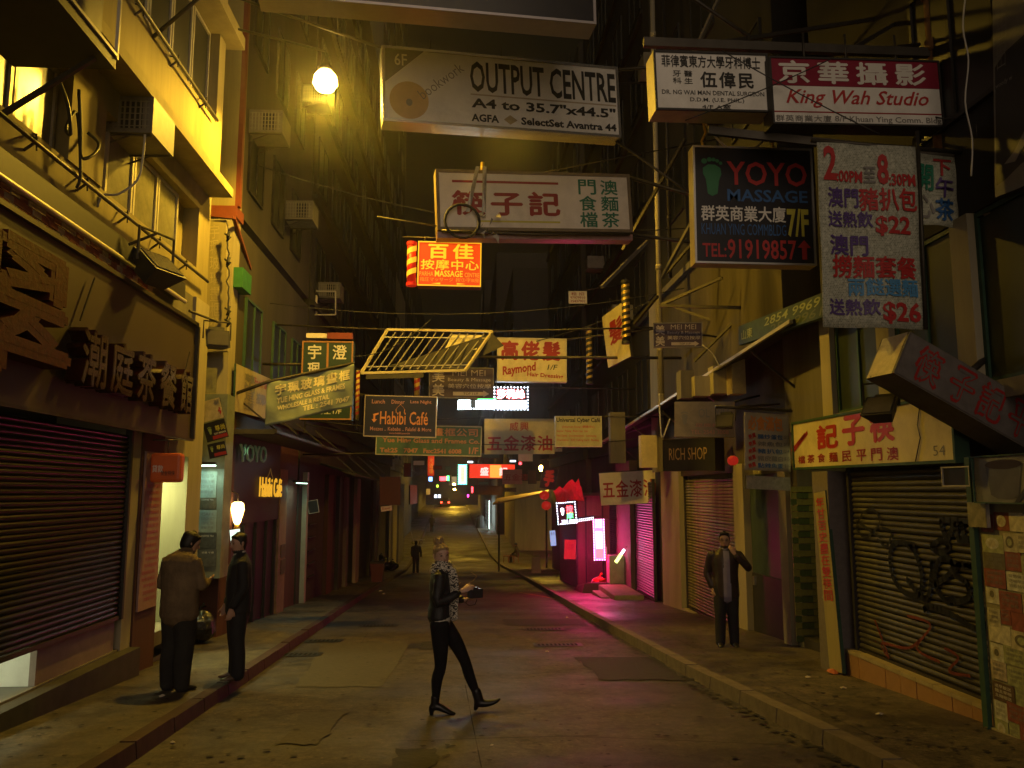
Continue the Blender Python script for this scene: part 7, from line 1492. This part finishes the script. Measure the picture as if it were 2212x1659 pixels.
# stripes
M_SCARF = bpy.data.materials.new('striped_scarf'); M_SCARF.use_nodes = True; nt = M_SCARF.node_tree; wv = nt.nodes.new('ShaderNodeTexWave'); wv.inputs['Scale'].default_value = 9; wv.inputs['Distortion'].default_value = 14; wv.inputs['Detail'].default_value = 3; wv.inputs['Detail Scale'].default_value = 2.6; wv.bands_direction = 'Z'
tc = nt.nodes.new('ShaderNodeTexCoord'); nt.links.new(tc.outputs['Object'], wv.inputs['Vector']); cr = nt.nodes.new('ShaderNodeValToRGB'); cr.color_ramp.elements[0].position = .42; cr.color_ramp.elements[0].color = (.03,.028,.025,1); cr.color_ramp.elements[1].position = .52; cr.color_ramp.elements[1].color = (.58,.53,.44,1)
nt.links.new(wv.outputs['Fac'], cr.inputs[0]); nt.links.new(cr.outputs[0], nt.nodes['Principled BSDF'].inputs['Base Color']); nt.nodes['Principled BSDF'].inputs['Roughness'].default_value = .9
mb = MB()
for k, (z, r1, r2) in enumerate(((1.4,.1,.1),(1.435,.092,.094),(1.46,.082,.085))):
    loft(mb, [(math.cos(a)*r1+.01, math.sin(a)*r2+.005, z+.015*math.sin(a*2+k), .03, .028) for a in [2*math.pi*i/10 for i in range(11)]], side=(0,0,1), n=10, k=2, cap=False)
loft(mb, [(.06,.1,1.41,.05,.03),(.08,.125,1.3,.06,.03),(.07,.135,1.15,.055,.025),(.07,.125,1.0,.055,.022),(.07,.14,.92,.05,.018)], side=(.5,.8,0), n=12)
loft(mb, [(0,.11,1.4,.05,.03),(.0,.13,1.28,.055,.03),(.0,.135,1.12,.05,.022),(.01,.12,1.03,.045,.018)], side=(.7,.6,0), n=12)
fuse('scarf', mb, M_SCARF, wm, .009, smooth=1)
def bun(m2):
    loft(m2, [(.0,-.05,.11,.035,.035),(-.005,-.05,.14,.042,.042),(-.005,-.05,.17,.036,.038),(0,-.05,.185,.016,.016)], n=14)
    for k in range(26):
        a = k*.9; loft(m2, [(math.cos(a)*.05, -.05+math.sin(a)*.05, .1+.03*math.sin(k), .007,.007), (math.cos(a+.5)*.056, -.05+math.sin(a+.5)*.056, .15+.02*math.cos(k), .006,.006), (math.cos(a+.8)*.035, -.05+math.sin(a+.8)*.04, .195, .004,.004)], n=6, k=2)
hair_cap(wm, T, M_HAIRL, extra=bun, low=-.035, fringe=.052, vox=.007)
# camera in her hands: a thing of its own
cp = V3(g0)+V3((.345,-.03,1.17)); cm = thing('camera', 'black compact camera with a wrist strap held by the walking woman', 'camera', cp, rz=math.radians(20))
def loc_box(par, nm, m, *b, bev=0): return MB().box(*b).build(nm, m, par, local=True, bevel=bev)
loc_box(cm, 'body', M_BLK, -.075,.075,-.035,.035,-.045,.045, bev=.008); loc_box(cm, 'viewfinder', M_BLK, -.025,.025,-.03,.03,.045,.062, bev=.004); MB().tube([(.0,.034,0),(.0,.085,0)], .034, 16).build('lens', M_DARK, cm, local=True, smooth=False); loc_box(cm, 'screen', M_GLASS, -.045,.045,-.037,-.035,-.03,.03)
MB().tube([(-.07,0,-.04),(-.1,0,-.09),(-.06,0,-.12),(0,0,-.11),(.02,0,-.06)], .004, 5).build('strap', M_DARK, cm, local=True)

def man(label, p, rz, jac, trs, hairm, H=1.66, hyaw=0, hpitch=0, arms=None, stout=1.0, open_shirt=None, glasses=False, hair_kw={}, hunch=0, shoe_m=None, feet=.0, collar=None):
    t = place(p, rz, label); k = H/1.7
    hc = (0, .02+hunch, 1.575*k-hunch*.4)
    T, hg, hf = head(t, hc, hyaw, pitch=hpitch, glasses=glasses, s=k*1.02)
    A = arms; mb = MB(); hg(mb); st = stout
    loft(mb, [(0,0,.84*k,.15*st,.105*st),(0,0,.98*k,.15*st,.115*st),(0,.0,1.12*k,.15*st,.115*st),(0,.0,1.27*k,.17*st,.11*st),(0,.0,1.38*k,.15,.09),(0,hunch*.7,1.45*k,.07,.06)], n=18)
    legs = []
    for q in (-1, 1):
        f = feet*q; L = [(q*.085*k,0,.86*k),(q*.09*k,.01+f*.5,.66*k),(q*.095*k,.01+f*.7,.46*k),(q*.1*k,-.01+f*.9,.28*k),(q*.105*k,-.02+f,.1*k)]; legs.append(L)
        loft(mb, [(*c, a, b) for c, (a, b) in zip(L, ((.09*st,.1*st),(.078*st,.085*st),(.062,.066),(.054,.058),(.045,.048)))], n=14)
    segs = [((0,hc[1],hc[2]-.02),(0,hc[1],hc[2]+.08),.09,0), ((0,hunch,1.44*k),(0,hc[1],hc[2]-.08),.055,0), ((0,0,.95*k),(0,0,1.38*k),.14,1)]
    for s_, e_, w_, hd, hs, hcurl in A:
        s_, e_, w_ = V3(s_)*k, V3(e_)*k, V3(w_)*k
        loft(mb, [(s_.x*.75,s_.y,s_.z,.055,.055),(*s_,.056,.056),(*((s_+e_)/2),.048,.05),(*e_,.042,.044),(*((e_+w_)/2),.038,.04),(*w_,.027,.024)], side=(1,0,0), n=12, k=2)
        if hd: fingers(mb, w_, hd, hs, hcurl, 1.02); d = V3(hd).normalized(); segs.append((tuple(w_+d*.02), tuple(w_+d*.15), .035, 0))
        segs += [(tuple(s_), tuple(e_), .05, 1), (tuple(e_), tuple(w_-(w_-e_)*.12), .045, 1)]
    for L in legs: segs.append((L[0], L[-1], .08, 2))
    fuse('body', mb, [M_SKIN, jac, trs], t, .0115, seg_label(segs), 3); hf()
    mb = MB(); b0 = .78 if open_shirt is None else .74
    loft(mb, [(0,-.0,b0*k,.185*st,.138*st),(0,0,.9*k,.18*st,.14*st),(0,.0,1.05*k,.175*st,.14*st),(0,.0,1.22*k,.188*st,.132*st),(0,-.005,1.34*k,.185*st,.115*st),(0,hunch*.4,1.42*k,.13,.088),(0,hunch*.8,1.46*k,.075,.07)], n=20)
    for s_, e_, w_, *_r in A:
        s_, e_, w_ = V3(s_)*k, V3(e_)*k, V3(w_)*k; w2 = e_+(w_-e_)*.88
        loft(mb, [(s_.x*.75,s_.y,s_.z,.07,.068),(*s_,.07,.068),(*((s_+e_)/2),.062,.064),(*e_,.058,.06),(*((e_+w2)/2),.053,.055),(*w2,.047,.047)], side=(1,0,0), n=12, k=2)
    jf = None; mats = [jac]
    if open_shirt:
        mats = [jac, open_shirt]; jf = lambda c: 1 if (c.y > .05 and abs(c.x+.01) < .045+.02*(1.3*k-c.z) and c.z < 1.42*k) else 0
    fuse('jacket', mb, mats, t, .0125, jf, 2)
    mb = MB(); loft(mb, [(math.cos(a)*.062, hunch*.85+.01+math.sin(a)*.062, 1.455*k+(.02 if math.sin(a) < 0 else -.01), .02, .012) for a in [2*math.pi*i/10 for i in range(11)]], side=(0,0,1), n=8, k=2, cap=False); fuse('collar', mb, collar or jac, t, .008, smooth=1)
    mb = MB()
    for L in legs: loft(mb, [(*c, a, b) for c, (a, b) in zip([(L[0][0],L[0][1],L[0][2]+.04)]+L[1:-1]+[(L[-1][0],L[-1][1]+.01,.05)], ((.1*st,.115*st),(.092*st,.1*st),(.078*st,.084*st),(.074*st,.078*st),(.072,.082)))], n=14)
    fuse('trousers', mb, trs, t, .012, smooth=2)
    for L in legs: a = L[-1]; shoe(t, (a[0],a[1],.09), (a[0]*1.15, a[1]+.19, 0), shoe_m or mat('dark_shoe', (.02,.017,.015), .4, var=.2))
    hair_cap(t, T, hairm, **hair_kw); return t
M_TAN = mat('tan_jacket', (.17,.115,.06), .85, var=.45, scale=5, bump=1.0); M_DTR = mat('dark_trousers', (.025,.023,.02), .9, var=.4, scale=5, bump=.8); M_SUIT = mat('black_suit', (.016,.016,.018), .8, var=.25, bump=.2); M_BRL = mat('brown_black_leather', (.035,.022,.018), .45, var=.4, scale=8, bump=.3); M_SHIRT = mat('mauve_shirt', (.22,.19,.27), .7, var=.2, scale=10, bump=.2)
pA = px(378, 1492, G=.13)
man('man in a tan blouson seen from behind, head bent, on the left pavement', pA, math.radians(-28), M_TAN, M_DTR, M_HAIRB, H=1.7, hyaw=-.55, hpitch=-.35, hunch=.09, stout=1.24, hair_kw=dict(vol=1.08, low=-.075),
 arms=[((-.2,0,1.36),(-.25,-.02,1.09),(-.12,.2,1.05),(.4,.9,.1),(.3,-.3,.9),(.8,.1,.2)), ((.2,0,1.36),(.26,.05,1.1),(.12,.27,1.12),(-.2,.9,.3),(.3,.3,.8),(-.8,.2,0))])
pB = px(508, 1466, G=.13)
man('man in a black suit facing the tan blouson man beside the red kerb', pB, math.radians(112), M_SUIT, M_SUIT, M_HAIRB, H=1.66, hyaw=.35, hpitch=-.12, stout=1.06, shoe_m=mat('brown_shoe', (.1,.06,.04), .4), collar=mat('shirt_white', (.5,.48,.42), .7),
 arms=[((-.2,0,1.36),(-.23,-.02,1.08),(-.2,.1,.84),(0,.2,-1),(.1,1,.1),(.8,.3,0)), ((.2,0,1.36),(.24,-.02,1.08),(.21,.12,.85),(0,.2,-1),(-.1,-1,.1),(-.8,.3,0))])
pC = px(1572, 1396, G=.13)
man('man in an open dark jacket covering his mouth by the grey shutter', pC, math.radians(180-12), M_BRL, M_SUIT, M_HAIRB, H=1.68, hyaw=-.1, hpitch=-.1, stout=1.08, open_shirt=M_SHIRT, glasses=True, feet=.02, collar=M_SHIRT, hair_kw=dict(fringe=.085, low=-.04),
 arms=[((-.2,0,1.36),(-.33,.12,1.17),(-.13,.2,1.38),(.5,-.05,.8),(.8,.2,-.5),(.1,-.95,.1)), ((.2,0,1.36),(.27,-.05,1.08),(.2,.02,.86),(0,.1,-1),(.1,-.9,.1),(-.9,.1,0))])
pD = px(898, 1230, G=.13); pD.y = min(pD.y, 45); pD = V3((px(898,1230,Y=44.5).x, 44.5, gz(44.5,.0)))
man('distant man in dark clothes walking away along the left pavement', pD, math.radians(5), mat('dark_coat', (.03,.025,.03), .8), M_DTR, M_HAIRB, H=1.68, feet=.12, hyaw=0,
 arms=[((-.2,0,1.36),(-.23,.0,1.08),(-.2,.08,.84),(0,.2,-1),(.1,1,.1),(.8,.3,0)), ((.2,0,1.36),(.26,-.05,1.08),(.27,.0,.85),(0,.1,-1),(-.1,-1,.1),(-.8,.3,0))])
pE = V3((px(933,1140,Y=84).x, 84, gz(84)))
man('tiny far figure standing by the left kerb where the road rises', pE, 0, MATS['dark_coat'], M_DTR, M_HAIRB, H=1.68,
 arms=[((-.2,0,1.36),(-.23,.0,1.08),(-.2,.08,.84),(0,.2,-1),(.1,1,.1),(.8,.3,0)), ((.2,0,1.36),(.26,-.05,1.08),(.22,.05,.85),(0,.1,-1),(-.1,-1,.1),(-.8,.3,0))])
# seated figure at the alley corner
ps = V3((px(1117,1190,Y=53).x, 53, gz(53,.1))); t = place(ps, math.radians(70), 'dark figure sitting on a stool at the alley corner')
T, hg, hf = head(t, (0,.08,1.12), 0, pitch=-.3); mb = MB(); hg(mb)
loft(mb, [(0,-.02,.45,.16,.12),(0,-.02,.62,.15,.12),(0,.02,.85,.17,.12),(0,.05,.97,.1,.08),(0,.06,1.03,.05,.05)], n=16)
for q in (-1, 1):
    loft(mb, [(q*.09,0,.47,.09,.09),(q*.11,.22,.48,.075,.075),(q*.12,.4,.46,.06,.06),(q*.12,.42,.28,.05,.05),(q*.12,.4,.08,.04,.04)], side=(1,0,0), n=12); loft(mb, [(q*.19,.03,.9,.055,.055),(q*.24,.12,.68,.045,.045),(q*.14,.3,.58,.035,.035)], side=(1,0,0), n=10); fingers(mb, (q*.14,.3,.58), (0,1,-.1), (1,0,0), (0,.2,-.9))
fuse('body', mb, [M_SKIN, MATS['dark_coat'], M_DTR], t, .013, seg_label([((0,.08,1.05),(0,.08,1.2),.09,0),((0,0,.55),(0,.05,.97),.14,1),((.19,.03,.9),(.24,.12,.68),.05,1),((-.19,.03,.9),(-.24,.12,.68),.05,1),((.24,.12,.68),(.14,.3,.58),.04,1),((-.24,.12,.68),(-.14,.3,.58),.04,1),((.09,0,.47),(.12,.42,.46),.07,2),((-.09,0,.47),(-.12,.42,.46),.07,2),((.12,.42,.4),(.12,.4,.08),.05,2),((-.12,.42,.4),(-.12,.4,.08),.05,2),((.14,.33,.57),(.14,.42,.55),.03,0),((-.14,.33,.57),(-.14,.42,.55),.03,0)]), 3); hf(); hair_cap(t, T, M_HAIRB)
for q in (-1, 1): shoe(t, (q*.12,.4,.08), (q*.13,.58,0), MATS['dark_shoe'])
